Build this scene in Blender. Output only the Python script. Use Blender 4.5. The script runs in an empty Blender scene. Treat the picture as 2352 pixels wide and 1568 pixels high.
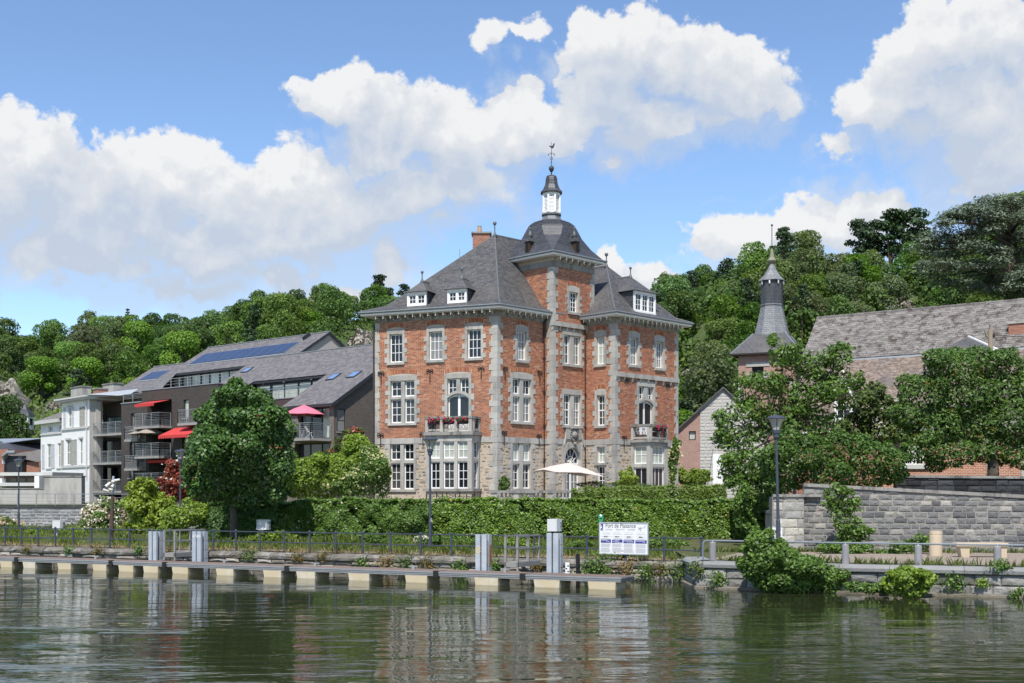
import bpy, math, random
import numpy as np
from mathutils import Vector, Matrix

sc = bpy.context.scene
COL = sc.collection
R = math.radians
rng = np.random.default_rng(7)
random.seed(7)

# ------------------------------------------------------------------ camera, sky, sun, exposure
F, CX, HV, EH = 2725.0, 1176.0, 1137.0, 2.9      # focal length, centre column, horizon row (photo 2352 px wide), eye height
cam = bpy.data.cameras.new('camera')
cam.sensor_width = 36.0
cam.lens = 36.0 * F / 2352.0
cam.shift_y = (HV - 784.0) / 2352.0
cam.clip_start = 0.5
cam.clip_end = 4000.0
camo = bpy.data.objects.new('camera', cam)
COL.objects.link(camo)
camo.location = (0, 0, EH)
camo.rotation_euler = (R(90), 0, 0)
sc.camera = camo

SUN_EL, SUN_AZ = R(56), R(188)                   # azimuth clockwise from +Y: behind the camera, a little to the left
sund = Vector((math.sin(SUN_AZ) * math.cos(SUN_EL), math.cos(SUN_AZ) * math.cos(SUN_EL), math.sin(SUN_EL)))
sl = bpy.data.lights.new('sun', 'SUN')
sl.energy = 4.4
sl.angle = R(0.53)
sl.color = (1.0, 0.95, 0.87)
so = bpy.data.objects.new('sun', sl)
COL.objects.link(so)
so.location = sund * 60
so.rotation_euler = sund.to_track_quat('Z', 'Y').to_euler()

sc.view_settings.view_transform = 'Standard'
sc.view_settings.look = 'None'
sc.view_settings.gamma = 1.0
sc.view_settings.use_curve_mapping = False
sc.view_settings.exposure = 0.42
sc.cycles.use_denoising = True
sc.cycles.max_bounces = 6
sc.cycles.diffuse_bounces = 3
sc.cycles.glossy_bounces = 3
sc.cycles.transparent_max_bounces = 6
sc.cycles.caustics_reflective = False
sc.cycles.caustics_refractive = False


class NT:
    """small node-graph writer"""
    def __init__(s, tree):
        s.t = tree
        tree.nodes.clear()

    def n(s, kind, **kw):
        nd = s.t.nodes.new(kind)
        for k, v in kw.items():
            if k.startswith('i_'):
                s.put(nd.inputs[k[2:].replace('_', ' ')], v)
            else:
                setattr(nd, k, v)
        return nd

    def put(s, sock, v):
        if isinstance(v, bpy.types.NodeSocket):
            s.t.links.new(v, sock)
        else:
            if sock.type == 'RGBA' and len(v) == 3:
                v = (*v, 1)
            sock.default_value = v

    def m(s, op, *a, clamp=False):
        nd = s.t.nodes.new('ShaderNodeMath')
        nd.operation = op
        nd.use_clamp = clamp
        for i, v in enumerate(a):
            s.put(nd.inputs[i], v)
        return nd.outputs[0]

    def vm(s, op, *a):
        nd = s.t.nodes.new('ShaderNodeVectorMath')
        nd.operation = op
        for i, v in enumerate(a):
            if op == 'SCALE' and i == 1:
                s.put(nd.inputs['Scale'], v)
            else:
                s.put(nd.inputs[i], v)
        return nd.outputs['Value'] if op in ('LENGTH', 'DISTANCE', 'DOT_PRODUCT') else nd.outputs[0]

    def noise(s, vec, scale, detail=4, rough=0.55, out='Fac', dist=0.0):
        nd = s.n('ShaderNodeTexNoise')
        if vec is not None:
            s.put(nd.inputs['Vector'], vec)
        s.put(nd.inputs['Scale'], scale)
        s.put(nd.inputs['Detail'], detail)
        s.put(nd.inputs['Roughness'], rough)
        s.put(nd.inputs['Distortion'], dist)
        return nd.outputs[out]

    def mix(s, fac, a, b, blend='MIX'):
        nd = s.n('ShaderNodeMix', data_type='RGBA', blend_type=blend)
        nd.clamp_factor = True
        s.put(nd.inputs[0], fac)
        s.put(nd.inputs[6], a)
        s.put(nd.inputs[7], b)
        return nd.outputs[2]

    def ramp(s, fac, stops, interp='LINEAR'):
        nd = s.n('ShaderNodeValToRGB')
        nd.color_ramp.interpolation = interp
        el = nd.color_ramp.elements
        while len(el) < len(stops):
            el.new(0.5)
        for e, (p, c) in zip(el, stops):
            e.position = p
            e.color = (*c, 1) if len(c) == 3 else c
        s.put(nd.inputs[0], fac)
        return nd.outputs[0]

    def sstep(s, x, a, b, lo=0.0, hi=1.0):
        nd = s.n('ShaderNodeMapRange', interpolation_type='SMOOTHSTEP')
        for i, v in enumerate((x, a, b, lo, hi)):
            s.put(nd.inputs[i], v)
        return nd.outputs[0]


def ang(u, v):                                    # photo pixel -> azimuth, elevation of that direction
    x, z = (u - CX) / F, (HV - v) / F
    return math.atan(x), math.atan2(z, math.hypot(1, x))


world = bpy.data.worlds.new('World')
sc.world = world
world.use_nodes = True
W = NT(world.node_tree)
geo = W.n('ShaderNodeTexCoord').outputs['Generated']
sky = W.n('ShaderNodeTexSky', sky_type='NISHITA')
sky.sun_disc = False
sky.sun_elevation = SUN_EL
sky.sun_rotation = SUN_AZ
sky.air_density = 0.9
sky.dust_density = 0.0
sky.ozone_density = 4.0
SKY_STRENGTH = 0.145
sep = W.n('ShaderNodeSeparateXYZ')
W.put(sep.inputs[0], geo)
az = W.m('ARCTAN2', sep.outputs[0], sep.outputs[1])
azw = W.m('WRAP', az, R(36), R(-36))
el_ = W.m('ARCSINE', sep.outputs[2])
pc = W.n('ShaderNodeCombineXYZ')
W.put(pc.inputs[0], azw)
W.put(pc.inputs[1], el_)
# cumulus: each blob is (column, row, half width, half height) in photo pixels, held as azimuth / elevation
BLOBS = [(-30, 440, 210, 170), (70, 390, 130, 120), (150, 470, 170, 110), (290, 400, 120, 95), (400, 410, 150, 100), (520, 440, 140, 120), (620, 420, 120, 100), (200, 570, 280, 120), (700, 430, 110, 90), (760, 500, 250, 130),
         (480, 560, 330, 120), (640, 630, 300, 75), (690, 195, 55, 28), (760, 230, 95, 80), (815, 230, 80, 85), (900, 250, 85, 92), (970, 310, 120, 120), (860, 340, 150, 110),
         (1060, 340, 150, 115), (1180, 310, 170, 105), (890, 590, 75, 85), (1020, 440, 230, 80), (760, 670, 230, 55), (470, 660, 260, 70), (330, 500, 260, 120), (1000, 520, 80, 40), (1060, 400, 210, 95), (900, 450, 230, 105), (640, 530, 310, 125), (1985, 235, 70, 80),
         (1370, 130, 120, 110), (1460, 120, 110, 100), (1400, 220, 160, 120), (1540, 150, 120, 110), (1620, 180, 120, 110), (1700, 220, 140, 105), (1480, 280, 260, 80), (1650, 290, 180, 55), (1320, 290, 130, 70), (1770, 250, 70, 50),
         (1130, 90, 60, 45), (1200, 70, 80, 30), (1390, 360, 70, 45), (2090, 215, 130, 115), (2035, 250, 90, 80), (2170, 120, 150, 120), (2290, 100, 150, 110), (2250, 250, 230, 160), (2080, 130, 80, 70), (2380, 150, 150, 180),
         (2340, 350, 240, 130), (1940, 340, 85, 45), (1690, 550, 140, 75), (1780, 520, 110, 70), (1880, 500, 130, 75), (2010, 480, 100, 75), (1960, 560, 220, 60), (2070, 520, 70, 60), (1430, 605, 55, 55), (1480, 640, 70, 45),
         (2300, 430, 210, 60), (-50, 590, 120, 50), (2750, 420, 300, 150), (-520, 300, 260, 150), (2700, 80, 220, 130)]


def cloud_field(p):
    f = None
    for u, v, a, b in BLOBS:
        z0, e0 = ang(u, v)
        d = W.vm('SUBTRACT', p, (z0, e0, 0))
        d = W.vm('MULTIPLY', d, (F / a, F / b, 0))
        q = W.m('SUBTRACT', 1.0, W.vm('LENGTH', d))
        q = W.m('MULTIPLY', q, min(1.0, (b + 40) / 150))
        f = q if f is None else W.m('SMOOTH_MAX', f, q, 0.12)
    return f


warp1 = W.vm('SCALE', W.vm('SUBTRACT', W.noise(geo, 13.0, 3, 0.55, 'Color'), (0.5, 0.5, 0.5)), 0.055)
warp2 = W.vm('SCALE', W.vm('SUBTRACT', W.noise(geo, 46.0, 6, 0.62, 'Color'), (0.5, 0.5, 0.5)), 0.030)
pw = W.vm('ADD', W.vm('ADD', pc.outputs[0], warp1), warp2)


def billow(p, scale, detail):
    vor = W.n('ShaderNodeTexVoronoi', feature='F1')
    W.put(vor.inputs['Vector'], p)
    W.put(vor.inputs['Scale'], scale)
    W.put(vor.inputs['Detail'], detail)
    W.put(vor.inputs['Roughness'], 0.6)
    return W.m('SUBTRACT', 0.5, vor.outputs['Distance'])


gw = W.vm('ADD', geo, W.vm('SCALE', W.vm('ADD', warp1, W.vm('SCALE', warp2, 1.0)), 0.35))
puff = billow(gw, 24.0, 4.0)
puffs = billow(W.vm('ADD', gw, (-0.004, 0.0, 0.011)), 24.0, 4.0)
fbm = W.m('SUBTRACT', W.noise(geo, 48.0, 6, 0.55), 0.5)
S0 = cloud_field(pw)
S1 = cloud_field(W.vm('ADD', pw, (-0.006, 0.030, 0)))
dens = W.m('ADD', W.m('ADD', S0, 0.17), W.m('ADD', W.m('MULTIPLY', puff, 0.34), W.m('MULTIPLY', fbm, 0.36)))
slope = W.m('SUBTRACT', S0, S1)                    # > 0 on tops, < 0 on bases
soft = W.sstep(slope, -0.22, 0.14, 0.60, 0.15)     # crisp tops, soft bases
alpha = W.sstep(dens, -0.02, soft)
veil = W.sstep(W.m('ADD', S0, W.m('ADD', W.m('MULTIPLY', fbm, 0.7), W.m('MULTIPLY', W.m('SUBTRACT', W.noise(geo, 12.0, 6, 0.65), 0.5), 0.9))), -0.22, 0.30, 0.0, 0.55)
alpha = W.m('MAXIMUM', alpha, W.m('MULTIPLY', veil, W.sstep(slope, 0.30, -0.10)))
relief = W.m('ADD', W.m('MULTIPLY', W.m('SUBTRACT', puff, puffs), 0.80), W.m('MULTIPLY', W.m('SUBTRACT', W.noise(gw, 11.0, 3, 0.5), 0.5), 1.9))
lit = W.m('ADD', W.m('MULTIPLY', slope, 0.62), W.m('SUBTRACT', 0.47, W.m('MULTIPLY', S1, 0.48)))
lit = W.m('ADD', lit, W.m('MULTIPLY', relief, 0.60))
ccol = W.ramp(lit, [(0.0, (0.455, 0.515, 0.61)), (0.25, (0.515, 0.56, 0.63)), (0.5, (0.575, 0.605, 0.65)), (0.78, (0.645, 0.66, 0.685)), (1.0, (0.735, 0.735, 0.735))])
bs = W.n('ShaderNodeBackground')
W.put(bs.inputs[0], sky.outputs[0])
bs.inputs[1].default_value = SKY_STRENGTH
bc = W.n('ShaderNodeBackground')
W.put(bc.inputs[0], ccol)
bc.inputs[1].default_value = 0.92
mx = W.n('ShaderNodeMixShader')
W.put(mx.inputs[0], W.m('MULTIPLY', alpha, 0.97))
W.put(mx.inputs[1], bs.outputs[0])
W.put(mx.inputs[2], bc.outputs[0])
wo = W.n('ShaderNodeOutputWorld')
W.put(wo.inputs[0], mx.outputs[0])
world.cycles.sampling_method = 'NONE'

# ------------------------------------------------------------------ geometry helpers
def P(u, v, Y):
    return Vector(((u - CX) / F * Y, Y, EH + (HV - v) / F * Y))


def G(u, v, z):                                   # photo pixel lying on the level z
    return P(u, v, (EH - z) * F / (v - HV))


def zat(v, Y):
    return EH + (HV - v) / F * Y


def plane_uv(me):
    nl = len(me.loops)
    if nl == 0:
        return
    co = np.empty(len(me.vertices) * 3, np.float32)
    me.vertices.foreach_get('co', co)
    co = co.reshape(-1, 3)
    vi = np.empty(nl, np.int32)
    me.loops.foreach_get('vertex_index', vi)
    npoly = len(me.polygons)
    nor = np.empty(npoly * 3, np.float32)
    me.polygons.foreach_get('normal', nor)
    nor = nor.reshape(-1, 3)
    ls = np.empty(npoly, np.int32)
    me.polygons.foreach_get('loop_total', ls)
    pn = np.repeat(nor, ls, axis=0)
    h = np.stack([-pn[:, 1], pn[:, 0], np.zeros(nl, np.float32)], 1)
    ln = np.linalg.norm(h, axis=1)
    h[ln < 0.05] = (1, 0, 0)
    h /= np.maximum(np.linalg.norm(h, axis=1), 1e-6)[:, None]
    w = np.cross(pn, h)
    c = co[vi]
    uv = np.stack([(c * h).sum(1), (c * w).sum(1)], 1).astype(np.float32)
    lay = me.uv_layers.new(name='UVMap')
    lay.data.foreach_set('uv', uv.ravel())


def link(name, me, parent=None, loc=None, kind=None):
    o = bpy.data.objects.new(name, me)
    COL.objects.link(o)
    if parent is not None:
        o.parent = parent
    if loc is not None:
        o.location = loc
    if kind:
        o['kind'] = kind
    return o


def wloc(o):
    p = Vector(o.location)
    while o.parent:
        o = o.parent
        p += Vector(o.location)
    return p


def tag(o, label, cat, group=None):
    o['label'] = label
    o['category'] = cat
    if group:
        o['group'] = group
    return o


def thing(name, label, cat, loc=(0, 0, 0), group=None):
    o = bpy.data.objects.new(name, None)
    o.empty_display_size = 0.3
    COL.objects.link(o)
    o.location = loc
    return tag(o, label, cat, group)


class MB:
    def __init__(s):
        s.v, s.f, s.m = [], [], []

    def add(s, vs, fs, m=0):
        b = len(s.v)
        s.v += [tuple(x) for x in vs]
        s.f += [tuple(b + i for i in f) for f in fs]
        s.m += [m] * len(fs)
        return s

    def poly(s, *pts, m=0):
        return s.add(pts, [tuple(range(len(pts)))], m)

    def hexa(s, p, m=0):                          # p: bottom 4 (ccw) then top 4
        return s.add(p, [(3, 2, 1, 0), (4, 5, 6, 7), (0, 1, 5, 4), (1, 2, 6, 5), (2, 3, 7, 6), (3, 0, 4, 7)], m)

    def box(s, x0, x1, y0, y1, z0, z1, m=0):
        return s.hexa([(x0, y0, z0), (x1, y0, z0), (x1, y1, z0), (x0, y1, z0), (x0, y0, z1), (x1, y0, z1), (x1, y1, z1), (x0, y1, z1)], m)

    def fbox(s, f, s0, s1, z0, z1, d0, d1, m=0):  # box on a Face: d grows outwards
        return s.hexa([f.pt(s0, z0, d1), f.pt(s1, z0, d1), f.pt(s1, z0, d0), f.pt(s0, z0, d0),
                       f.pt(s0, z1, d1), f.pt(s1, z1, d1), f.pt(s1, z1, d0), f.pt(s0, z1, d0)], m)

    def prism(s, pts, z0, z1, m=0):               # plan polygon (ccw) extruded
        n = len(pts)
        v = [(p[0], p[1], z0) for p in pts] + [(p[0], p[1], z1) for p in pts]
        return s.add(v, [tuple(range(n - 1, -1, -1)), tuple(range(n, 2 * n))] + [(i, (i + 1) % n, n + (i + 1) % n, n + i) for i in range(n)], m)

    def tube(s, pts, r, n=6, m=0, cap=True):
        pts = [Vector(p) for p in pts]
        rs = r if isinstance(r, (list, tuple)) else [r] * len(pts)
        b = len(s.v)
        k = len(pts)
        for i, p in enumerate(pts):
            t = (pts[min(i + 1, k - 1)] - pts[max(i - 1, 0)])
            t = t.normalized() if t.length > 1e-9 else Vector((0, 0, 1))
            a = t.cross(Vector((0, 0, 1)))
            a = a.normalized() if a.length > 1e-3 else Vector((1, 0, 0))
            c = t.cross(a)
            for j in range(n):
                w = 2 * math.pi * (j + 0.5) / n
                s.v.append(tuple(p + (a * math.cos(w) + c * math.sin(w)) * rs[i]))
        fs = [(b + i * n + j, b + i * n + (j + 1) % n, b + (i + 1) * n + (j + 1) % n, b + (i + 1) * n + j) for i in range(k - 1) for j in range(n)]
        if cap:
            fs += [tuple(b + j for j in range(n))[::-1], tuple(b + (k - 1) * n + j for j in range(n))]
        s.f += fs
        s.m += [m] * len(fs)
        return s

    def bar(s, a, b, w, h=None, m=0):             # straight square bar
        a, b = Vector(a), Vector(b)
        h = h or w
        t = (b - a).normalized()
        x = t.cross(Vector((0, 0, 1)))
        x = x.normalized() if x.length > 1e-3 else Vector((1, 0, 0))
        y = x.cross(t)
        x *= w / 2
        y *= h / 2
        return s.hexa([a - x - y, a + x - y, b + x - y, b - x - y, a - x + y, a + x + y, b + x + y, b - x + y], m)

    def lathe(s, c, prof, n=12, m=0, ph=0.0, caps=True):
        b = len(s.v)
        for r, z in prof:
            for j in range(n):
                w = 2 * math.pi * j / n + ph
                s.v.append((c[0] + r * math.cos(w), c[1] + r * math.sin(w), c[2] + z))
        k = len(prof)
        fs = [(b + i * n + j, b + i * n + (j + 1) % n, b + (i + 1) * n + (j + 1) % n, b + (i + 1) * n + j) for i in range(k - 1) for j in range(n)]
        if caps:
            fs += [tuple(b + j for j in range(n))[::-1], tuple(b + (k - 1) * n + j for j in range(n))]
        s.f += fs
        s.m += [m] * len(fs)
        return s

    def mesh(s, name, mats, off=(0, 0, 0), smooth=False, uv=True):
        me = bpy.data.meshes.new(name)
        off = Vector(off)
        me.from_pydata([tuple(Vector(v) - off) for v in s.v] if off.length else s.v, [], s.f)
        if not isinstance(mats, (list, tuple)):
            mats = [mats]
        for mt in mats:
            me.materials.append(mt)
        if len(mats) > 1:
            me.polygons.foreach_set('material_index', np.array(s.m, np.int32))
        if smooth:
            me.polygons.foreach_set('use_smooth', np.ones(len(s.f), bool))
        me.update()
        if uv:
            plane_uv(me)
        return me

    def build(s, name, mats, parent=None, smooth=False, kind=None, loc=None):
        """one object; vertices are world positions, origin moves to loc (or sits on the parent's)"""
        base = wloc(parent) if parent is not None else Vector((0, 0, 0))
        at = Vector(loc) if loc is not None else base
        return link(name, s.mesh(name, mats, at, smooth), parent, at - base, kind)


class Face:
    """vertical plane through o along d (left to right in the photo); n points at the viewer"""
    def __init__(s, o, d):
        s.o = Vector((o[0], o[1]))
        s.d = Vector((d[0], d[1])).normalized()
        s.n = Vector((s.d.y, -s.d.x))

    def sz(s, u, v):
        k = (u - CX) / F
        t = (k * s.o.y - s.o.x) / (s.d.x - k * s.d.y)
        Y = s.o.y + s.d.y * t
        return t, EH + (HV - v) / F * Y

    def rect(s, u0, v0, u1, v1):
        um = (u0 + u1) / 2
        return s.sz(u0, v0)[0], s.sz(u1, v0)[0], s.sz(um, v1)[1], s.sz(um, v0)[1]

    def pt(s, t, z, d=0.0):
        q = s.o + s.d * t + s.n * d
        return Vector((q.x, q.y, z))

    def off(s, d):
        return Face(s.o + s.n * d, s.d)

    def basis(s):
        return Vector((s.o.x, s.o.y, 0)), Vector((s.d.x, s.d.y, 0)), Vector((0, 0, 1)), Vector((s.n.x, s.n.y, 0))

    def mat(s, t, z, d, sx=1, sd=1, sz=1):        # matrix of a piece: x along face, y inwards, z up
        _, a, c, n = s.basis()
        m = Matrix(((a.x, -n.x, c.x, 0), (a.y, -n.y, c.y, 0), (a.z, -n.z, c.z, 0), (0, 0, 0, 1)))
        return Matrix.Translation(s.pt(t, z, d)) @ m @ Matrix.Diagonal((sx, sd, sz, 1))


class Slope(Face):
    """roof plane: abscissa along d, ordinate up the slope; o3 is a point on its lower edge"""
    def __init__(s, o3, d, rise):                 # rise per metre run, running away from the viewer
        Face.__init__(s, o3[:2], d)
        s.o3 = Vector(o3)
        L = math.hypot(1, rise)
        s.up = Vector((-s.n.x / L, -s.n.y / L, rise / L))
        s.n3 = Vector((s.n.x * rise / L, s.n.y * rise / L, 1 / L))

    def pt(s, t, z, d=0.0):
        return s.o3 + Vector((s.d.x, s.d.y, 0)) * t + s.up * z + s.n3 * d

    def basis(s):
        return s.o3, Vector((s.d.x, s.d.y, 0)), s.up, s.n3


class Plane3(Slope):
    """any sloping plane: abscissa horizontal, ordinate up the slope"""
    def __init__(s, p0, n):
        s.o3, s.n3 = Vector(p0), n
        s.h = Vector((0, 0, 1)).cross(n).normalized()
        s.up = n.cross(s.h)
        s.n = Vector((n.x, n.y)).normalized()

    def pt(s, t, z, d=0.0):
        return s.o3 + s.h * t + s.up * z + s.n3 * d

    def basis(s):
        return s.o3, s.h, s.up, s.n3


def slate_poly(pc, pts, L, H, d=.016):
    """courses of slates over a convex roof polygon"""
    pts = [Vector(p) for p in pts]
    n = (pts[1] - pts[0]).cross(pts[2] - pts[0]).normalized()
    n = n if n.z > 0 else -n
    f = Plane3(pts[0], n)
    q = [((p - pts[0]).dot(f.h), (p - pts[0]).dot(f.up)) for p in pts]
    b, b1, row = min(v for _, v in q), max(v for _, v in q), 0
    while b < b1 - .02:
        m, xs = min(b + H / 2, b1 - .01), []
        for (x0, y0), (x1, y1) in zip(q, q[1:] + q[:1]):
            if (y0 - m) * (y1 - m) < 0:
                xs.append(x0 + (x1 - x0) * (m - y0) / (y1 - y0))
        if len(xs) >= 2:
            t, e = min(xs), max(xs)
            s0 = t - (random.random() * L)
            while s0 < e:
                a, c = max(s0, t), min(s0 + L - .008, e)
                if c - a > .02:
                    pc.add(f, a, c, b - .015, b + H, d + random.uniform(-.004, .005), .02)
                s0 += L
        b += H
        row += 1


def sweep(mb, pts, prof, closed=False, m=0):
    """profile (outward offset, z) swept along a plan polyline whose outside is on the right hand"""
    n = len(pts)
    pts = [Vector((p[0], p[1])) for p in pts]
    rings = []
    for i in range(n):
        a = pts[i] - pts[i - 1] if (i > 0 or closed) else pts[1] - pts[0]
        b = pts[(i + 1) % n] - pts[i] if (i < n - 1 or closed) else a
        if i == 0 and not closed:
            a = b
        na, nb = Vector((a.y, -a.x)).normalized(), Vector((b.y, -b.x)).normalized()
        mi = (na + nb).normalized()
        mi /= max(0.25, mi.dot(na))
        rings.append([(pts[i].x + mi.x * d, pts[i].y + mi.y * d, z) for d, z in prof])
    k = len(prof)
    vs = [q for r in rings for q in r]
    fs = []
    for i in range(n if closed else n - 1):
        j = (i + 1) % n
        for c in range(k):
            e = (c + 1) % k
            fs.append((i * k + c, j * k + c, j * k + e, i * k + e))
    if not closed:
        fs += [tuple(range(k)), tuple((n - 1) * k + c for c in range(k))[::-1]]
    mb.add(vs, fs, m)


def np_mesh(name, v, f, mat, pv=None, uv=False):
    me = bpy.data.meshes.new(name)
    nv, (nf, k) = len(v), f.shape
    me.vertices.add(nv)
    me.vertices.foreach_set('co', np.ascontiguousarray(v, np.float32).ravel())
    me.loops.add(nf * k)
    me.loops.foreach_set('vertex_index', np.ascontiguousarray(f, np.int32).ravel())
    me.polygons.add(nf)
    me.polygons.foreach_set('loop_start', np.arange(0, nf * k, k, dtype=np.int32))
    me.polygons.foreach_set('loop_total', np.full(nf, k, np.int32))
    if pv is not None:
        at = me.attributes.new('pv', 'FLOAT', 'FACE')
        at.data.foreach_set('value', np.ascontiguousarray(pv, np.float32))
    me.materials.append(mat)
    me.update(calc_edges=True)
    return me


# ------------------------------------------------------------------ materials
MATS = {}


def mat_base(name):
    m = bpy.data.materials.new(name)
    m.use_nodes = True
    t = NT(m.node_tree)
    out = t.n('ShaderNodeOutputMaterial')
    MATS[name] = m
    return m, t, out


def mk(name, col, var=0.15, scale=2.0, rough=0.8, metal=0.0, bump=0.0, bscale=20.0, spec=0.3, stain=None, stain_s=0.6, piece=None, pv=0.25, ramp=None, coord='pos', streak=False):
    """noise-varied surface; piece = 'attr' or 'obj' gives every piece its own tone"""
    m, t, out = mat_base(name)
    b = t.n('ShaderNodeBsdfPrincipled')
    pos = t.n('ShaderNodeNewGeometry').outputs['Position'] if coord == 'pos' else t.n('ShaderNodeTexCoord').outputs['Object']
    nz = t.noise(pos, scale, 5, 0.6)
    c = t.mix(nz, tuple(x * (1 - var) for x in col), tuple(min(1, x * (1 + var)) for x in col))
    if piece:
        pr = t.n('ShaderNodeAttribute', attribute_name='pv').outputs['Fac'] if piece == 'attr' else t.n('ShaderNodeObjectInfo').outputs['Random']
        if ramp:
            c2 = t.ramp(pr, ramp)
            f2 = t.m('ADD', 1 - var, t.m('MULTIPLY', nz, 2 * var))
            c = t.vm('SCALE', c2, f2)
        else:
            c = t.vm('SCALE', c, t.m('ADD', 1 - pv, t.m('MULTIPLY', pr, 2 * pv)))
    if stain:
        sn = t.sstep(t.noise(t.vm('MULTIPLY', pos, (1, 1, 0.25)) if streak else pos, stain_s, 6, 0.65), 0.47, 0.68)
        c = t.mix(t.m('MULTIPLY', sn, stain[1]), c, stain[0])
    t.put(b.inputs['Base Color'], c)
    b.inputs['Roughness'].default_value = rough
    b.inputs['Metallic'].default_value = metal
    b.inputs['Specular IOR Level'].default_value = spec
    if bump:
        bp = t.n('ShaderNodeBump')
        bp.inputs['Strength'].default_value = bump
        bp.inputs['Distance'].default_value = 0.05
        t.put(bp.inputs['Height'], t.noise(pos, bscale, 4, 0.6))
        t.put(b.inputs['Normal'], bp.outputs[0])
    t.put(out.inputs[0], b.outputs[0])
    return m


def coursed(name, c1, c2, mortar, w, h, rough=0.8, msize=0.02, bump=0.4, var=0.2, stain=None, stain_s=0.7, offset=0.5, spec=0.3):
    """brick / slate courses in metres on the UV map (planar, along the wall and up it)"""
    m, t, out = mat_base(name)
    b = t.n('ShaderNodeBsdfPrincipled')
    uv = t.n('ShaderNodeUVMap').outputs[0]
    br = t.n('ShaderNodeTexBrick')
    br.offset = offset
    t.put(br.inputs['Vector'], uv)
    for k, v in (('Color1', c1), ('Color2', c2), ('Mortar', mortar)):
        t.put(br.inputs[k], v)
    br.inputs['Scale'].default_value = 1.0
    br.inputs['Mortar Size'].default_value = msize * h
    br.inputs['Mortar Smooth'].default_value = 0.2
    br.inputs['Bias'].default_value = 0.0
    br.inputs['Brick Width'].default_value = w
    br.inputs['Row Height'].default_value = h
    pos = t.n('ShaderNodeNewGeometry').outputs['Position']
    nz = t.noise(pos, 0.9, 6, 0.65)
    c = t.vm('SCALE', br.outputs['Color'], t.m('ADD', 1 - var, t.m('MULTIPLY', nz, 2 * var)))
    if stain:
        sn = t.sstep(t.noise(pos, stain_s, 7, 0.7), 0.50, 0.66)
        c = t.mix(t.m('MULTIPLY', sn, stain[1]), c, stain[0])
    t.put(b.inputs['Base Color'], c)
    b.inputs['Roughness'].default_value = rough
    b.inputs['Specular IOR Level'].default_value = spec
    if bump:
        bp = t.n('ShaderNodeBump', invert=True)
        bp.inputs['Strength'].default_value = bump
        bp.inputs['Distance'].default_value = 0.02
        t.put(bp.inputs['Height'], br.outputs['Fac'])
        t.put(b.inputs['Normal'], bp.outputs[0])
    t.put(out.inputs[0], b.outputs[0])
    return m


def leaf_mat(name, dark, mid, light, gloss=0.35, trans=0.35, obj_var=0.0, patch=0.25):
    m, t, out = mat_base(name)
    pr = t.n('ShaderNodeAttribute', attribute_name='pv').outputs['Fac']
    pos = t.n('ShaderNodeTexCoord').outputs['Object']
    f = t.m('ADD', pr, t.m('MULTIPLY', t.m('SUBTRACT', t.noise(pos, patch, 3, 0.5), 0.5), 0.8), clamp=True)
    c = t.ramp(f, [(0.0, dark), (0.5, mid), (1.0, light)])
    if obj_var:
        rr = t.n('ShaderNodeObjectInfo').outputs['Random']
        hs = t.n('ShaderNodeHueSaturation')
        t.put(hs.inputs['Color'], c)
        t.put(hs.inputs['Hue'], t.m('ADD', 0.5 - 0.035 * obj_var, t.m('MULTIPLY', t.m('FRACT', t.m('MULTIPLY', rr, 7.31)), 0.06 * obj_var)))
        t.put(hs.inputs['Value'], t.m('ADD', 1 - 0.4 * obj_var, t.m('MULTIPLY', rr, 0.85 * obj_var)))
        t.put(hs.inputs['Saturation'], t.m('ADD', 1 - 0.3 * obj_var, t.m('MULTIPLY', t.m('FRACT', t.m('MULTIPLY', rr, 3.77)), 0.4 * obj_var)))
        c = hs.outputs[0]
    b = t.n('ShaderNodeBsdfPrincipled')
    t.put(b.inputs['Base Color'], c)
    b.inputs['Roughness'].default_value = 0.48
    b.inputs['Specular IOR Level'].default_value = gloss
    tr = t.n('ShaderNodeBsdfTranslucent')
    t.put(tr.inputs[0], t.vm('MULTIPLY', c, (1.25, 1.2, 0.55)))
    mxs = t.n('ShaderNodeMixShader')
    mxs.inputs[0].default_value = trans
    t.put(mxs.inputs[1], b.outputs[0])
    t.put(mxs.inputs[2], tr.outputs[0])
    t.put(out.inputs[0], mxs.outputs[0])
    return m


def glass_mat(name, col, rough=0.04, var=0.4, spec=0.5):
    m, t, out = mat_base(name)
    b = t.n('ShaderNodeBsdfPrincipled')
    rr = t.n('ShaderNodeObjectInfo').outputs['Random']
    pos = t.n('ShaderNodeNewGeometry').outputs['Position']
    k = t.m('ADD', 1 - var, t.m('MULTIPLY', t.m('ADD', t.m('MULTIPLY', rr, 0.6), t.m('MULTIPLY', t.noise(pos, 1.4, 3, 0.6), 0.8)), 1.5 * var))
    t.put(b.inputs['Base Color'], t.vm('SCALE', col, k))
    b.inputs['Roughness'].default_value = rough
    b.inputs['Specular IOR Level'].default_value = spec
    bp = t.n('ShaderNodeBump')
    bp.inputs['Strength'].default_value = 0.06
    bp.inputs['Distance'].default_value = 0.02
    t.put(bp.inputs['Height'], t.noise(pos, 2.5, 2, 0.5))
    t.put(b.inputs['Normal'], bp.outputs[0])
    t.put(out.inputs[0], b.outputs[0])
    return m


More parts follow.
